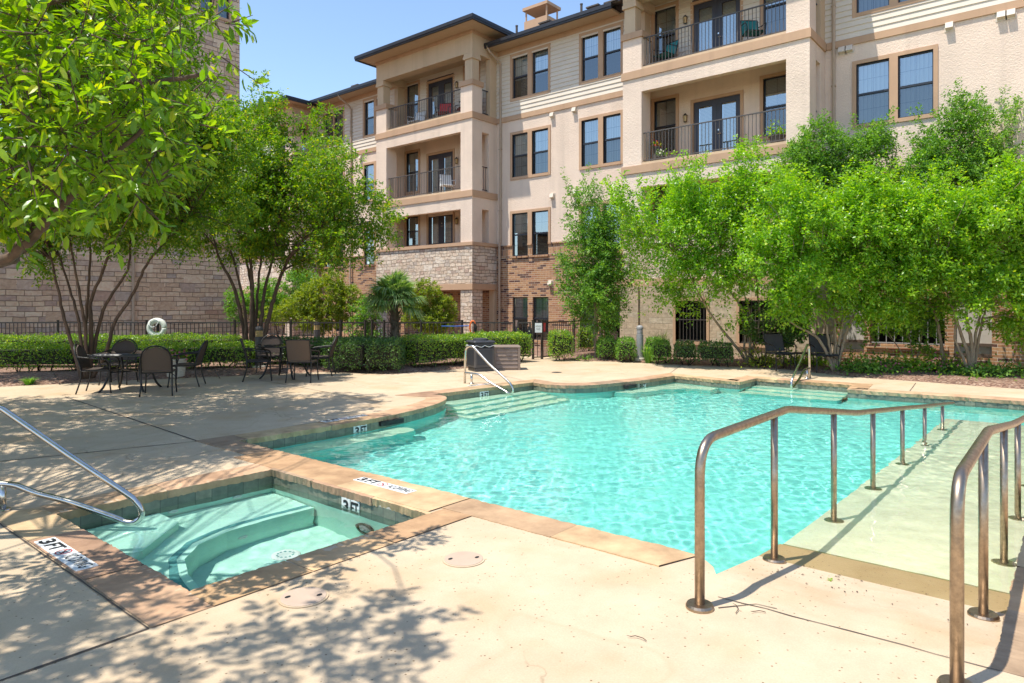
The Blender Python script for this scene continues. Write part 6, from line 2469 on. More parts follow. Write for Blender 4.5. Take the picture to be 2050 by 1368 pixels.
# life ring on its post
lc = Vector((*P(316, 19.7), 0.955))
lr = thing('life_ring', 'white life ring hanging in front of the fence over the hedge', 'life ring', (lc.x, lc.y, 0))
m = MB()
m.tube([lc + rx_ * (0.215 * math.cos(a)) + Vector((0, 0, 0.215 * math.sin(a))) - fx * .05 for a in [2 * math.pi * k / 36 for k in range(37)]], 0.078, 12)
m.build('ring', M['ringwhite'], lr, smooth=True)
m = MB()
for k in range(4):
    a0 = math.pi / 4 + k * math.pi / 2
    pts = [lc + rx_ * ((0.30 - .03 * math.sin(math.pi * s / 8)) * math.cos(a0 + s / 8 * 1.57)) + Vector((0, 0, (0.30 - .03 * math.sin(math.pi * s / 8)) * math.sin(a0 + s / 8 * 1.57))) - fx * .06 for s in range(9)]
    m.tube(pts, .009, 5)
m.tube([lc + rx_ * x + Vector((0, 0, z)) - fx * .14 for x, z in ((-.22, .12), (-.1, .02), (.02, .06), (.1, .2), (-.02, .27), (-.14, .2), (-.16, .08))], .012, 6)
m.build('rope', M['white'], lr)
m = MB()
m.box(lc.x - .03, lc.x + .03, lc.y - .03, lc.y + .03, 0, 1.1)
m.tube([lc - fx * 0.0 + Vector((0, 0, .06)), lc - fx * .16 + Vector((0, 0, .06))], .02, 6)
m.build('post', M['iron'], lr)

# ------------------------------------------------------------------ bollard lamps
def bollard(px, D, h, label, short=False):
    x, y = P(px, D)
    t = thing('bollard_lamp', label, 'lamp', (x, y, 0))
    m = MB()
    m.lathe([(0.17, -0.05), (0.17, 0.10), (0.155, 0.115), (0.05, 0.115)], x, y, 20)
    m.build('footing', M['cement'], t)
    m = MB()
    m.lathe([(0.098, 0.115), (0.098, h - 0.27), (0.09, h - 0.268)], x, y, 20)
    m.build('column', M['bollard'] if not short else M['bin'], t, smooth=False)
    m = MB()
    for k in range(4):
        z = h - 0.262 + k * 0.038
        m.lathe([(0.07, z), (0.096, z + .004), (0.082, z + .03), (0.07, z + .032)], x, y, 20)
    m.build('louvre_lens', M['amber'] if short else M['bollard'], t)
    m = MB()
    m.lathe([(0.095, h - 0.112), (0.098, h - 0.10), (0.098, h - 0.06), (0.08, h - 0.025), (0.045, h - 0.004), (0.012, h)], x, y, 20)
    m.build('lamp_cap', M['bollard'] if not short else M['bin'], t, smooth=True)


bollard(1281, 19.5, 1.04, 'grey bollard lamp on a concrete footing between the clipped shrubs')
bollard(519, 17.0, 1.10, 'dark bollard lamp with amber lens among the crape myrtle stems', True)
bollard(634, 22.5, 1.06, 'dark bollard lamp beyond the fence left of the palm', True)

# ------------------------------------------------------------------ bin and storage box by the hedge
def oriented(t, mb_fn, loc, rz):
    t.location = loc
    t.rotation_euler = (0, 0, rz)


ang = math.atan2(RT[1], RT[0])
bn_ = thing('litter_bin', 'black square litter bin with domed lid beside the taupe storage box', 'bin', (0, 0, 0))
m = MB()
m.bbox(-.24, .24, -.24, .24, 0, .10, .02, 0)
m.bbox(-.265, .265, -.265, .265, .10, .58, .025, 0)
for s in (-1, 1):
    m.box(-.20, .20, s * .268 - .004, s * .268 + .004, .16, .53, 1)
    m.box(s * .268 - .004, s * .268 + .004, -.20, .20, .16, .53, 1)
m.build('bin_body', [M['bin'], M['bindark']], bn_)
m = MB()
m.bbox(-.25, .25, -.25, .25, .62, .70, .015, 0)
m.bbox(-.29, .29, -.29, .29, .70, .75, .03, 0)
m.lathe([(.20, .75), (.19, .79), (.13, .805), (.10, .80)], 0, 0, 20, 0)
for sx in (-.2, .2):
    for sy in (-.2, .2):
        m.box(sx - .03, sx + .03, sy - .03, sy + .03, .57, .63, 0)
m.build('bin_lid', M['bindark'], bn_)
m = MB()
r5 = random.Random(8)
for s in range(4):
    pts = []
    for k in range(13):
        u = -.27 + .54 * k / 12
        z = .615 + .018 * math.sin(k * 1.3 + s) + r5.uniform(-.005, .005)
        v_ = .278
        pts.append((u, -v_, z) if s == 0 else (u, v_, z) if s == 1 else (-v_, u, z) if s == 2 else (v_, u, z))
    m.tube(pts, .009, 5)
m.build('liner_edge', M['white'], bn_)
oriented(bn_, None, (*P(962, 16.85), 0), ang + 0.45)

sb_ = thing('storage_box', 'taupe plastic deck storage box with shiplap front', 'storage box', (0, 0, 0))
m = MB()
m.bbox(-.33, .33, -.28, .28, 0, .56, .012, 0)
for k in range(5):
    z0 = .05 + k * .098
    m.add([(-.27, -.281, z0), (.27, -.281, z0), (.27, -.281, z0 + .09), (-.27, -.281, z0 + .09), (-.27, -.302, z0 + .004), (.27, -.302, z0 + .004), (.27, -.285, z0 + .088), (-.27, -.285, z0 + .088)],
          [(0, 1, 5, 4), (4, 5, 6, 7), (7, 6, 2, 3), (0, 4, 7, 3), (1, 2, 6, 5)])
    m.add([(.331, -.24, z0), (.331, .24, z0), (.331, .24, z0 + .09), (.331, -.24, z0 + .09), (.35, -.24, z0 + .004), (.35, .24, z0 + .004), (.335, .24, z0 + .088), (.335, -.24, z0 + .088)],
          [(0, 1, 5, 4), (4, 5, 6, 7), (7, 6, 2, 3), (0, 4, 7, 3), (1, 2, 6, 5)])
m.box(-.335, -.275, -.31, -.275, 0, .56)
m.box(.275, .335, -.31, -.275, 0, .56)
m.build('box_body', M['resin'], sb_)
m = MB()
m.bbox(-.35, .35, -.315, .30, .56, .60, .015, 0)
m.build('box_lid', M['resin'], sb_)
m = MB()
m.tube([(-.08, -.318, .555), (-.05, -.33, .535), (.05, -.33, .535), (.08, -.318, .555)], .012, 6)
m.build('handle', M['bindark'], sb_)
oriented(sb_, None, (*P(1013, 17.25), 0), ang + 0.08)

# ------------------------------------------------------------------ chairs and tables
def limbpts(pts, sub=5):
    P_ = [Vector(p) for p in pts]
    out = []
    for i in range(len(P_) - 1):
        p0 = P_[i - 1] if i else 2 * P_[0] - P_[1]
        p3 = P_[i + 2] if i + 2 < len(P_) else 2 * P_[-1] - P_[-2]
        p1, p2 = P_[i], P_[i + 1]
        for k in range(sub):
            t = k / sub
            out.append(0.5 * ((2 * p1) + (p2 - p0) * t + (2 * p0 - 5 * p1 + 4 * p2 - p3) * t * t + (3 * p1 - p0 - 3 * p2 + p3) * t ** 3))
    out.append(P_[-1])
    return out


def chair(name, label, cat, back='round', fabric='wicker', frame='black', group=None):
    """faces +Y; built about the origin"""
    t = thing(name, label, cat, (0, 0, 0), group)
    m = MB()
    n = 8
    # seat: slightly dished pad with a rounded front
    vs, fs = [], []
    for k, z in ((0, .42), (1, .445)):
        for i in range(n + 1):
            for j_ in range(n + 1):
                u, v_ = -.5 + i / n, -.5 + j_ / n
                w = .25 * (1 - .10 * (v_ < -.3))
                dz = -.016 * math.cos(u * math.pi) * math.cos(v_ * math.pi) if k else 0
                drop = -.02 * max(0, (v_ - .32) / .18) ** 2
                vs.append((u * 2 * w, v_ * .47, z + dz + drop))
    q = (n + 1) ** 2
    for i in range(n):
        for j_ in range(n):
            a = i * (n + 1) + j_
            fs.append((a + q, a + q + n + 1, a + q + n + 2, a + q + 1))
            fs.append((a, a + 1, a + n + 2, a + n + 1))
    rim = [i * (n + 1) for i in range(n + 1)] + [n * (n + 1) + j_ for j_ in range(1, n + 1)] + [i * (n + 1) + n for i in range(n - 1, -1, -1)] + [j_ for j_ in range(n - 1, 0, -1)]
    for k in range(len(rim)):
        a, b_ = rim[k], rim[(k + 1) % len(rim)]
        fs.append((a, b_, b_ + q, a + q))
    m.add(vs, fs)
    m.build('seat', M[fabric], t, smooth=False)
    # back panel
    m = MB()
    vs, fs = [], []
    hb, wb = .43, .235
    for k in (0, 1):
        for i in range(11):
            for j_ in range(9):
                u, v_ = -1 + i / 5, j_ / 8
                if back == 'round':
                    lim = wb * (1.0 if v_ < .45 else math.sqrt(max(0.0, 1 - ((v_ - .45) / .55) ** 2)) * .985 + .015)
                else:
                    lim = wb
                x = u * lim
                y = -.235 - .13 * v_ - .035 * (1 - u * u) * (1 if back == 'round' else .5) + .018 * k
                vs.append((x, y, .46 + hb * v_))
    for i in range(10):
        for j_ in range(8):
            a = i * 9 + j_
            fs.append((a, a + 1, a + 10, a + 9))
            fs.append((a + 99, a + 108, a + 109, a + 100))
    for i in range(10):
        fs.append((i * 9, i * 9 + 9, i * 9 + 108, i * 9 + 99))
        a = i * 9 + 8
        fs.append((a, a + 99, a + 108, a + 9))
    for j_ in range(8):
        fs.append((j_, j_ + 99, j_ + 100, j_ + 1))
        a = 90 + j_
        fs.append((a, a + 1, a + 100, a + 99))
    m.add(vs, fs)
    m.build('backrest', M[fabric], t, smooth=False)
    # back frame
    m = MB()
    if back == 'round':
        pts = [(-.25, -.235, .40), (-.25, -.25, .50), (-.25, -.30, .66)] + [(-.25 * math.cos(a), -.30 - .075 * math.sin(a) - .02 * math.sin(a), .66 + .245 * math.sin(a)) for a in [math.pi * k / 8 for k in range(1, 8)]] + [(.25, -.30, .66), (.25, -.25, .50), (.25, -.235, .40)]
        m.tube(limbpts(pts, 3), .014, 8)
    else:
        m.tube(limbpts([(-.245, -.225, .40), (-.245, -.26, .55), (-.245, -.345, .86), (-.235, -.362, .895)], 4) + [(.235, -.362, .895)] + list(reversed(limbpts([(.245, -.225, .40), (.245, -.26, .55), (.245, -.345, .86), (.235, -.362, .895)], 4)))[1:], .013, 8)
    m.build('back_frame', M[frame], t, smooth=True)
    for s in (-1, 1):
        m = MB()
        m.tube(limbpts([(s * .25, -.30, .68), (s * .29, -.15, .665), (s * .30, .05, .645), (s * .295, .20, .62), (s * .275, .245, .55), (s * .26, .245, .43)], 5), .0135, 8)
        m.build('armrest', M[frame], t, smooth=True)
        m = MB()
        m.tube(limbpts([(s * .25, .235, .44), (s * .248, .235, .25), (s * .262, .265, .0)], 4), .0135, 8)
        m.build('leg', M[frame], t, smooth=True)
        m = MB()
        m.tube(limbpts([(s * .25, -.235, .44), (s * .248, -.245, .25), (s * .262, -.315, .0)], 4), .0135, 8)
        m.build('leg', M[frame], t, smooth=True)
    m = MB()
    m.tube([(-.25, .235, .415), (.25, .235, .415)], .011, 6)
    m.tube([(-.25, -.235, .415), (.25, -.235, .415)], .011, 6)
    m.tube([(-.25, -.235, .415), (-.25, .235, .415)], .011, 6)
    m.tube([(.25, -.235, .415), (.25, .235, .415)], .011, 6)
    for s in (-1, 1):
        m.tube(limbpts([(s * .25, .235, .30), (s * .12, .235, .385), (0, .235, .40)], 4), .008, 5)
    m.build('seat_frame', M[frame], t)
    return t


def rot_of(fr, rt):
    """heading for a chair facing fr metres-forward / rt metres-right of the camera"""
    v = FW * fr + RT * rt
    return math.atan2(-v[0], v[1])


def patio_table(label, loc, rz, top):
    t = thing('patio_table', label, 'table', (0, 0, 0))
    m = MB()
    m.bbox(-.54, .54, -.54, .54, .695, .72, .05, 0) if top == 'square' else m.lathe([(.58, .695), (.60, .70), (.60, .712), (.58, .72), (.1, .721)], 0, 0, 36, 0)
    m.build('tabletop', M['black'], t)
    m = MB()
    if top == 'square':
        m.bbox(-.47, .47, -.47, .47, .719, .726, .03, 0)
    else:
        m.lathe([(.53, .719), (.53, .724), (.2, .7255)], 0, 0, 36, 0)
    m.build('glass_inset', M['tableglass'], t)
    for sx in (-1, 1):
        for sy in (-1, 1):
            m = MB()
            m.tube(limbpts([(sx * .36, sy * .36, .69), (sx * .30, sy * .30, .58), (sx * .27, sy * .27, .38), (sx * .33, sy * .33, .12), (sx * .40, sy * .40, .0)], 5), .02, 8)
            m.build('leg', M['black'], t, smooth=True)
    m = MB()
    m.tube([(-.27, -.27, .36), (.27, .27, .36)], .012, 6)
    m.tube([(-.27, .27, .372), (.27, -.27, .372)], .012, 6)
    m.build('stretcher', M['black'], t)
    t.location = loc
    t.rotation_euler = (0, 0, rz)
    return t


patio_table('dark glass topped table nearest the spa, under the left crape myrtle', (*P(262, 13.1), 0), ang + .1, 'square')
patio_table('dark glass topped table before the second crape myrtle and dark hedge block', (*P(572, 15.3), 0), ang - .2, 'round')
GA, GBt = 'round backed chairs at the left hand table', 'chairs at the right hand table'
ca = chair('patio_chair', 'round backed wicker chair at the left side of the left hand table', 'chair', 'round', 'wicker', 'black', GA)
ca.location = (*P(200, 12.75), 0)
ca.rotation_euler = (0, 0, rot_of(.25, 1))
dup(ca, (*P(237, 14.1), 0), rot_of(-1, .15), 'round backed wicker chair facing the camera behind the left hand table', GA)
cb = chair('patio_chair', 'round backed wicker chair seen from behind in front of the left hand table', 'chair', 'round', 'wicker_pale', 'black', GA)
cb.location = (*P(318, 12.45), 0)
cb.rotation_euler = (0, 0, rot_of(1, -.35))
dup(ca, (*P(372, 13.75), 0), rot_of(-.2, -1), 'round backed wicker chair at the right end of the left hand table', GA)
cc = chair('patio_chair', 'square backed brown chair at the left side of the right hand table', 'chair', 'square', 'wicker', 'black', GBt)
cc.location = (*P(518, 14.75), 0)
cc.rotation_euler = (0, 0, rot_of(.35, 1))
dup(ca, (*P(540, 16.3), 0), rot_of(-1, .2), 'dark wicker chair behind the right hand table by the bollard lamp', GBt)
cd = chair('patio_chair', 'square backed pale brown chair seen from behind at the right hand table', 'chair', 'square', 'wicker_pale', 'black', GBt)
cd.location = (*P(606, 14.55), 0)
cd.rotation_euler = (0, 0, rot_of(1, .0))
dup(ca, (*P(641, 15.75), 0), rot_of(-.1, -1), 'round backed wicker chair right of the right hand table against the dark hedge', GBt)
GD = 'dark sling chairs beyond the pool'
ce_ = chair('sling_chair', 'dark grey sling chair left of the pool rail, in the shade of the trees', 'chair', 'square', 'sling', 'black', GD)
ce_.location = (*P(1562, 17.0), 0)
ce_.rotation_euler = (0, 0, rot_of(-1, .15))
dup(ce_, (*P(1650, 16.5), 0), rot_of(-1, -.1), 'dark grey sling chair right of the pool rail, in the shade of the trees', GD)
st_ = thing('side_table', 'small dark side table between the two sling chairs', 'table', (*P(1606, 17.1), 0))
sx_, sy_ = P(1606, 17.1)
m = MB()
m.bbox(sx_ - .24, sx_ + .24, sy_ - .24, sy_ + .24, .40, .43, .02)
m.build('tabletop', M['black'], st_)
for a in (-1, 1):
    for b_ in (-1, 1):
        m = MB()
        m.tube([(sx_ + a * .2, sy_ + b_ * .2, .40), (sx_ + a * .22, sy_ + b_ * .22, 0)], .012, 6)
        m.build('leg', M['black'], st_)

# planter with pink flowers behind the left hand table
px_, py_ = P(352, 15.3)
pl_ = thing('flower_pot', 'cream ribbed planter with pink flowers behind the left hand table', 'planter', (px_, py_, 0))
m = MB()
prof = [(.15, 0.0), (.17, .02)]
for k in range(9):
    z = .03 + k * .038
    prof += [(.178 + k * .0045, z), (.186 + k * .0045, z + .014), (.178 + k * .0045, z + .028)]
prof += [(.235, .39), (.235, .42), (.20, .42), (.19, .36)]
m.lathe(prof, px_, py_, 28)
m.build('pot', M['pot'], pl_)
r6 = np.random.default_rng(66)
lv = Leaves()
n = 260
p = np.stack([r6.normal(0, .13, n), r6.normal(0, .13, n), .44 + np.abs(r6.normal(0, .08, n))], 1) + np.array([px_, py_, 0])
lv.add(p, nrmz(rv(r6, n) + np.array([0, 0, .6])), nrmz(rv(r6, n) * .5 + np.array([0, 0, 1])), np.full(n, .085), np.full(n, .045))
leaf_object('foliage', [(lv, False, 0)], [M['leaf_crape']], pl_)
m = MB()
for q in range(90):
    a = Vector((px_ + r6.normal(0, .13), py_ + r6.normal(0, .13), .52 + r6.normal(0, .05)))
    u = Vector(rv(r6, 1)[0]) * .026
    v_ = u.cross(Vector(rv(r6, 1)[0])).normalized() * .026
    m.face([a - u, a - v_, a + u, a + v_])
m.build('blossom', M['pink'], pl_)

# ------------------------------------------------------------------ stainless and bronze rails
def flange(m, x, y, z, r=.055, h=.018, nseg=20):
    m.lathe([(r, z), (r, z + h * .6), (r * .9, z + h), (r * .5, z + h)], x, y, nseg)


def round_path(pts, rad, n=6):
    """straight runs joined by arcs"""
    P_ = [Vector(p) for p in pts]
    out = [P_[0]]
    for i in range(1, len(P_) - 1):
        a, b_, c = P_[i - 1], P_[i], P_[i + 1]
        r_c = min(rad[i] if isinstance(rad, (list, tuple)) else rad, (a - b_).length * .49, (c - b_).length * .49)
        s, e = b_ + (a - b_).normalized() * r_c, b_ + (c - b_).normalized() * r_c
        for k in range(n + 1):
            t = k / n
            out.append(s * (1 - t) ** 2 + b_ * 2 * t * (1 - t) + e * t * t)
    out.append(P_[-1])
    return out


def grab_rail(label, base, dirn, prof_hi, posts, z_lo):
    """figure-four pool rail in the vertical plane through base along dirn; coordinates are (run, height)"""
    t = thing('pool_rail', label, 'handrail', (*base, 0))
    d_ = Vector((*dirn, 0)).normalized()
    B = Vector((*base, 0))

    def w(s, z):
        return B + d_ * s + Vector((0, 0, z))
    m = MB()
    k = z_lo
    m.tube(round_path([w(*q) for q in prof_hi[:k + 1]], .15, 8)[:-1] + limbpts([w(*q) for q in prof_hi[k:]], 6), .024, 14)
    m.build('rail_tube', M['steel'], t, smooth=True)
    t.children[0].cycles.is_caustics_receiver = True
    for s, ztop in posts:
        m = MB()
        q = w(s, 0)
        m.tube([q, q + Vector((0, 0, ztop))], .0235, 14)
        m.build('post', M['steel'], t, smooth=True)
        m = MB()
        flange(m, q.x, q.y, 0.0)
        m.build('base_plate', M['steel'], t)


# each: post up, over the top, down the slope, round loop just above the water and back to the post
LOOP = [(1.05, .125), (1.13, .055), (1.172, -.01), (1.168, -.07), (1.12, -.108), (1.04, -.105), (.96, -.07)]
grab_rail('stainless rail into the spa at the left edge of the picture', (1.53, 6.67), (.68, -.73),
          [(-.02, 0.0), (-.02, .84), (.07, .83), (.60, .44)] + LOOP + [(.62, .06), (.36, .135), (.20, .20), (.08, .215), (-.02, .215)], [(.10, .205)], 3)
grab_rail('stainless rail at the pool steps in front of the black bin', (10.28, 9.80), (.02, -1),
          [(0.0, 0.0), (.02, .74), (.20, .80), (.66, .44)] + [(s + .10, z) for s, z in LOOP] + [(.70, .06), (.50, .16), (.38, .205), (.22, .215), (0.005, .22)], [(.19, .205)], 3)
grab_rail('stainless rail at the far steps in front of the sling chairs', (15.93, 4.60), (-1, 0),
          [(0.0, 0.0), (.04, .70), (.16, .76), (.64, .43)] + [(s + .10, z) for s, z in LOOP] + [(.70, .06), (.50, .16), (.38, .205), (.22, .215), (0.01, .22)], [(.20, .205)], 3)


def ramp_z(x):
    for (xa, za), (xb, zb) in zip(prof_r[:-1], prof_r[1:]):
        if x <= xb:
            return za + (zb - za) * max(0, x - xa) / (xb - xa)
    return prof_r[-1][1]


prof_r = [(4.0, 0.0), (4.72, -0.092), (5.16, -0.128), (5.24, -0.165), (9.0, -0.505), (13.4, -0.94)]


def ramp_rail(label, y, x0, posts, top):
    t = thing('ramp_handrail', label, 'handrail', (x0, y, 0))
    m = MB()
    m.tube(round_path([(x0, y, 0.0)] + [(x, y, z) for x, z in top], [0, .20] + [.08] * (len(top) - 1), 8), .027, 16)
    m.build('rail_tube', M['bronze'], t, smooth=True)
    for x in [x0] + posts:
        z = ramp_z(x)
        m = MB()
        flange(m, x, y, z - .004, .075, .03, 24)
        if x != x0:
            zt = top[0][1]
            for (xa, za), (xb, zb) in zip(top[:-1], top[1:]):
                if xa <= x <= xb:
                    zt = za + (zb - za) * (x - xa) / (xb - xa)
            m2 = MB()
            m2.tube([(x, y, z), (x, y, zt - .01)], .0235, 14)
            o = m2.build('post', M['bronze'], t, smooth=True)
            o.cycles.is_caustics_receiver = True
        o = m.build('base_plate', M['bronze'], t)
        o.cycles.is_caustics_receiver = True


topl = [(3.50, .905), (4.95, .905), (6.90, .640), (9.1, .425), (11.2, .215), (13.25, .015)]
topr = [(3.47, .895), (4.80, .915), (6.75, .69), (9.1, .46), (13.2, .05)]
ramp_rail('long bronze toned handrail along the left side of the entry ramp', 1.58, 3.50, [4.68, 6.14, 7.56, 9.05, 10.55, 12.1], topl)
ramp_rail('bronze toned handrail nearest the camera on the right side of the ramp', 0.40, 3.47, [4.53, 5.88, 7.30, 8.75, 10.2, 11.7], topr)


# ------------------------------------------------------------------ depth markers, lids, drain
def no_diving(m, c, right, up, s):
    """red ring with a slash over a little diver"""
    c, right, up = Vector(c), Vector(right).normalized(), Vector(up).normalized()
    n = 28
    for k in range(n):
        a, b_ = 2 * math.pi * k / n, 2 * math.pi * (k + 1) / n
        q = []
        for aa, rr_ in ((a, s), (b_, s), (b_, s * .86), (a, s * .86)):
            q.append(c + right * (rr_ * math.cos(aa)) + up * (rr_ * math.sin(aa)))
        m.face(q, 2)
    d1, d2 = (right - up).normalized(), (right + up).normalized()
    m.face([c - d1 * s * .86 - d2 * s * .06, c + d1 * s * .86 - d2 * s * .06, c + d1 * s * .86 + d2 * s * .06, c - d1 * s * .86 + d2 * s * .06], 2)
    lift = right.cross(up) * .0006
    cc_ = c - lift

    def pl(pts, w):
        for (x0, y0), (x1, y1) in zip(pts[:-1], pts[1:]):
            a, b_ = cc_ + right * (x0 * s) + up * (y0 * s), cc_ + right * (x1 * s) + up * (y1 * s)
            t_ = (b_ - a).normalized()
            n_ = right.cross(up).cross(t_)
            m.face([a - n_ * w * s, b_ - n_ * w * s, b_ + n_ * w * s, a + n_ * w * s], 1)
    pl([(-.55, .30), (-.15, .22), (.25, -.05), (.5, -.30)], .075)
    pl([(-.15, .22), (.15, .38), (.45, .2)], .05)
    pl([(-.6, -.45), (-.3, -.38), (0, -.45), (.3, -.38), (.6, -.45)], .04)


def floor_marker(label, org, right, up, wide, high, z=.0135):
    o = Vector((*org, z))
    r_v, u_v = Vector((*right, 0)).normalized(), Vector((*up, 0)).normalized()
    t = thing('depth_marker', label, 'pool sign', tuple(o + r_v * wide / 2 + u_v * high / 2))
    m = MB()
    q = [o, o + r_v * wide, o + r_v * wide + u_v * high, o + u_v * high]
    dz = Vector((0, 0, .006))
    m.add([p - dz for p in q] + q, [(0, 1, 5, 4), (1, 2, 6, 5), (2, 3, 7, 6), (3, 0, 4, 7), (4, 5, 6, 7)])
    m.build('plate', M['signwhite'], t)
    m = MB()
    up3 = Vector((0, 0, .0025))
    put_text(m, '3', high * .78, o + r_v * wide * .03 + u_v * high * .11 + up3, r_v, u_v, wide * .115, 1, .03)
    put_text(m, 'FT', high * .78, o + r_v * wide * .185 + u_v * high * .11 + up3, r_v, u_v, wide * .19, 1, .03)
    no_diving(m, o + r_v * wide * .475 + u_v * high * .5 + up3, r_v, u_v, high * .40)
    put_text(m, 'NO', high * .66, o + r_v * wide * .595 + u_v * high * .2 + up3, r_v, u_v, wide * .085, 1)
    put_text(m, 'DIVING', high * .66, o + r_v * wide * .705 + u_v * high * .2 + up3, r_v, u_v, wide * .265, 1)
    m.build('lettering', [M['ink'], M['ink'], M['redink']], t)
    return t


floor_marker('white 3 FT NO DIVING plate on the coping between spa and pool', (3.95, 5.20), (0, -1), (1, 0), .74, .125)
floor_marker('white 3 FT NO DIVING plate on the coping at the left of the spa', (1.515, 5.53), (0, -1), (1, 0), .80, .125)
floor_marker('white 3 FT NO DIVING plate on the deck beyond the left pool wall', (5.63, 8.02), (1, .02), (0, 1), .74, .125)
floor_marker('white 3 FT NO DIVING plate below the pool steps rail', (9.93, 9.30), (1, -.1), (0.1, 1), .70, .115)


def wall_marker(label, org, right, zc, wide=.235, high=.15):
    o = Vector((*org, zc - high / 2))
    r_v, u_v = Vector((*right, 0)).normalized(), Vector((0, 0, 1))
    n_ = r_v.cross(u_v)
    t = thing('depth_tile', label, 'pool sign', tuple(o))
    m = MB()
    for a, b_ in ((0, .48), (.52, 1)):
        q = [o + r_v * wide * a, o + r_v * wide * b_, o + r_v * wide * b_ + u_v * high, o + r_v * wide * a + u_v * high]
        m.add([p - n_ * .004 for p in q] + [p + n_ * .004 for p in q], [(0, 1, 5, 4), (1, 2, 6, 5), (2, 3, 7, 6), (3, 0, 4, 7), (4, 5, 6, 7)])
    m.build('tile', M['signwhite'], t)
    m = MB()
    put_text(m, '3', high * .8, o + r_v * wide * .10 + u_v * high * .10 + n_ * .0065, r_v, u_v, wide * .30, 0, .03)
    put_text(m, 'FT', high * .8, o + r_v * wide * .54 + u_v * high * .10 + n_ * .0065, r_v, u_v, wide * .42, 0, .03)
    m.build('lettering', M['ink'], t)
    for c in t.children:
        c.cycles.is_caustics_receiver = True


wall_marker('3 FT tile on the left pool wall beside the skimmer mouth', (5.93, 7.796), (1, .02), -.14)
wall_marker('3 FT tile on the inner spa wall under the coping', (3.715, 5.05), (0, -1), -.145, .25, .15)
wall_marker('3 FT tile on the step alcove wall below the rail', (9.83, 8.968), (1, -.09), -.14)
wall_marker('3 FT tile on the far curved pool wall', (13.05, 7.283), (1, -.2), -.135)


def disc_lid(label, x, y, r):
    t = thing('skimmer_lid', label, 'lid', (x, y, 0))
    m = MB()
    m.lathe([(r + .012, .0015), (r + .012, .006), (r + .002, .006)], x, y, 40)
    m.build('lid_ring', M['deck'], t)
    m = MB()
    m.lathe([(r, .0035), (r, .0085), (r - .004, .0095), (.02, .010)], x, y, 40)
    m.build('lid_disc', M['lid'], t)
    m = MB()
    for s in (-1, 1):
        for k in (0, 1):
            cx, cy = x + s * r * .52, y - s * r * .45
            m.add([(cx + .018 * math.cos(a), cy + .011 * math.sin(a), .0125) for a in [2 * math.pi * q / 10 for q in range(10)]], [tuple(range(10))])
            break
    m.build('finger_hole', M['ink'], t)


disc_lid('round skimmer lid in the shaded concrete near the spa corner', 2.203, 3.347, .125)
disc_lid('round skimmer lid in the concrete beyond the spa corner lid', 3.19, 3.05, .125)
m = MB()
m.lathe([(.12, .002), (.12, .006), (.105, .007), (.02, .007)], 13.32, 9.65, 20)
for k in range(7):
    m.box(13.32 - .085, 13.32 + .085, 9.65 - .075 + k * .025, 9.65 - .067 + k * .025, .0072, .0092)
tag(m.build('deck_drain', M['bin'], origin=(13.32, 9.65, 0)), 'small dark floor drain in the deck beyond the pool', 'drain')

# a few fallen twigs and leaves on the slab
for label, x, y, s, sd_ in (('thin curled twig on the sunlit slab in the foreground', 2.98, 1.62, .06, 1), ('forked twig lying by the first post of the left ramp rail', 3.55, 1.40, .07, 2), ('dark twig on the slab beyond the forked twig', 3.66, 1.28, .05, 3)):
    r = random.Random(sd_)
    m = MB()
    pts = [(x, y, .008)]
    a = r.uniform(0, 6)
    for k in range(5):
        a += r.uniform(-.1, .7)
        pts.append((pts[-1][0] + s * .35 * math.cos(a), pts[-1][1] + s * .35 * math.sin(a), .008 + r.uniform(0, .006)))
    m.tube(pts, [.0022] * 5 + [.001], 5)
    tag(m.build('fallen_twig', M['bark_dark'], origin=(x, y, .005)), label, 'twig')
m = MB()
r = random.Random(9)
for k in range(46):
    x, y = 4.45 + r.uniform(-.18, .3), 1.6 - abs(r.gauss(0, .55))
    if y < .3:
        continue
    z = ramp_z(x) + .004
    a = r.uniform(0, 6.28)
    s = r.uniform(.004, .014)
    u, v_ = Vector((math.cos(a), math.sin(a), 0)) * s, Vector((-math.sin(a), math.cos(a), 0)) * s * .45
    c = Vector((x, y, z))
    m.face([c - u, c - v_ + Vector((0, 0, .004)), c + u, c + v_ + Vector((0, 0, .003))])
tag(m.build('leaf_litter', M['bark_dark'], origin=(4.5, 1.2, -.05)), kind='stuff')
m = MB()
c = Vector((4.52, 1.18, ramp_z(4.52) + .006))
for k in range(4):
    u, v_ = Vector((math.cos(k * 1.1), math.sin(k * 1.1), .1)) * .03, Vector((-math.sin(k * 1.1), math.cos(k * 1.1), .2)) * .008
    m.face([c, c + u * .5 + v_, c + u, c + u * .5 - v_])
tag(m.build('green_leaf', M['leaf_bright'], origin=tuple(c)), 'small green leaf on the wet strip at the top of the ramp', 'leaf')
# metal edging stakes lying at the left
for label, x0, y0_, x1, y1_ in (('thin dark stake in the bark left of the crape myrtle', 107, 15.2, 119, 13.9), ('thin pale stake in the bark between the two tables', 430, 15.9, 440, 14.9)):
    a, b_ = P(x0, y0_), P(x1, y1_)
    m = MB()
    m.tube([(*a, .12), (*b_, .03)], .012, 6)
    tag(m.build('edging_stake', M['timber']), label, 'stake')

# ------------------------------------------------------------------ things standing on the balconies
def balcony_chair(label, x, y, z, rz, fabric, frame='black', group=None):
    t = chair('balcony_chair', label, 'chair', 'square', fabric, frame, group)
    t.location = (x, y, z)
    t.rotation_euler = (0, 0, rz)
    t.scale = (1.08, 1.08, 1.14)
    return t


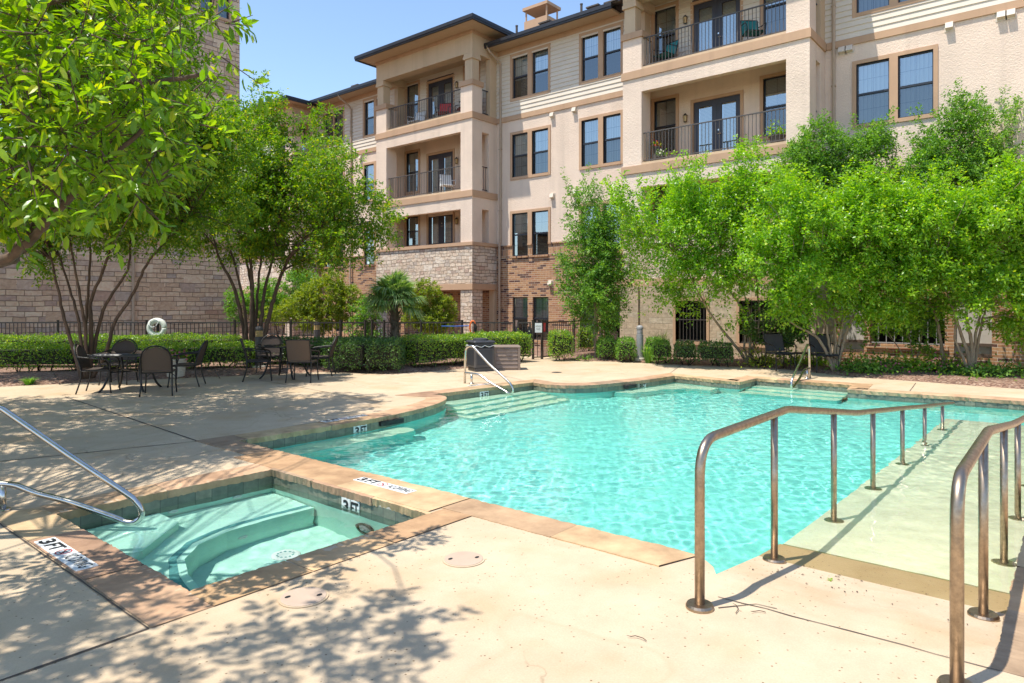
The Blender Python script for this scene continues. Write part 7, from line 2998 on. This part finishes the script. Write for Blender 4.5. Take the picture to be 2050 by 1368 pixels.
balcony_chair('teal sling chair at the left end of the top right balcony', 21.05, 10.75, 9.56, math.radians(75), 'teal')
balcony_chair('teal sling chair near the right end of the top right balcony', 21.05, 7.75, 9.56, math.radians(130), 'teal')
balcony_chair('white slatted chair on the middle left balcony', 21.2, 21.25, 6.34, math.radians(150), 'white', 'white')
balcony_chair('red cushioned chair by the pier on the top left balcony', 21.2, 21.5, 9.56, math.radians(120), 'red')
balcony_chair('red cushioned chair against the pier on the top left balcony', 21.3, 20.4, 9.56, math.radians(60), 'red')
balcony_chair('pale chair low behind the rail under the top left balcony window', 21.4, 23.5, 9.56, math.radians(100), 'white', 'white')


def potted(label, x, y, z, r, h, pot, leaf, n, petals=None, spread=.16, sd_=1):
    t = thing('potted_plant', label, 'potted plant', (x, y, z))
    m = MB()
    m.lathe([(r * .7, z), (r, z + h * .9), (r * 1.12, z + h * .9), (r * 1.12, z + h), (r * .9, z + h), (r * .85, z + h * .85)], x, y, 18)
    m.build('pot', M[pot], t)
    rr_ = np.random.default_rng(sd_)
    p = np.stack([rr_.normal(0, spread, n), rr_.normal(0, spread, n), z + h + np.abs(rr_.normal(0, spread, n))], 1) + np.array([x, y, 0])
    lv_ = Leaves()
    lv_.add(p, nrmz(rv(rr_, n) + np.array([0, 0, .5])), nrmz(rv(rr_, n) * .6 + np.array([0, 0, 1])), np.full(n, .10), np.full(n, .055))
    leaf_object('foliage', [(lv_, False, 0)], [M[leaf]], t)
    if petals:
        m = MB()
        for q in range(60):
            a = Vector((x + rr_.normal(0, spread * .7), y + rr_.normal(0, spread * .7), z + h + abs(rr_.normal(0, spread))))
            u = Vector(rv(rr_, 1)[0]) * .03
            v_ = u.cross(Vector(rv(rr_, 1)[0])).normalized() * .03
            m.face([a - u, a - v_, a + u, a + v_])
        m.build('blossom', M[petals], t)


stn = MB()
stn.box(20.98, 21.22, 10.95, 11.2, 6.34, 6.75)
tag(stn.build('plant_stand', M['clay']), 'small dark stand under the red flowers on the middle right balcony', 'stand')
potted('red flowers in a clay pot at the left of the middle right balcony', 21.1, 11.08, 6.75, .12, .26, 'clay', 'leaf_crape', 60, 'redpetal', .08, 2)
potted('white flowering pot low at the left of the middle right balcony', 20.95, 10.85, 6.36, .15, .26, 'clay', 'leaf_shrub', 60, 'cream', .10, 3)
potted('green plant in a dark box at the right of the middle right balcony', 20.98, 7.0, 6.36, .22, .36, 'clay', 'leaf_bright', 190, None, .16, 4)
print('FACES', sum(len(o.data.polygons) for o in S.objects if o.type == 'MESH'), 'OBJECTS', len(S.objects))
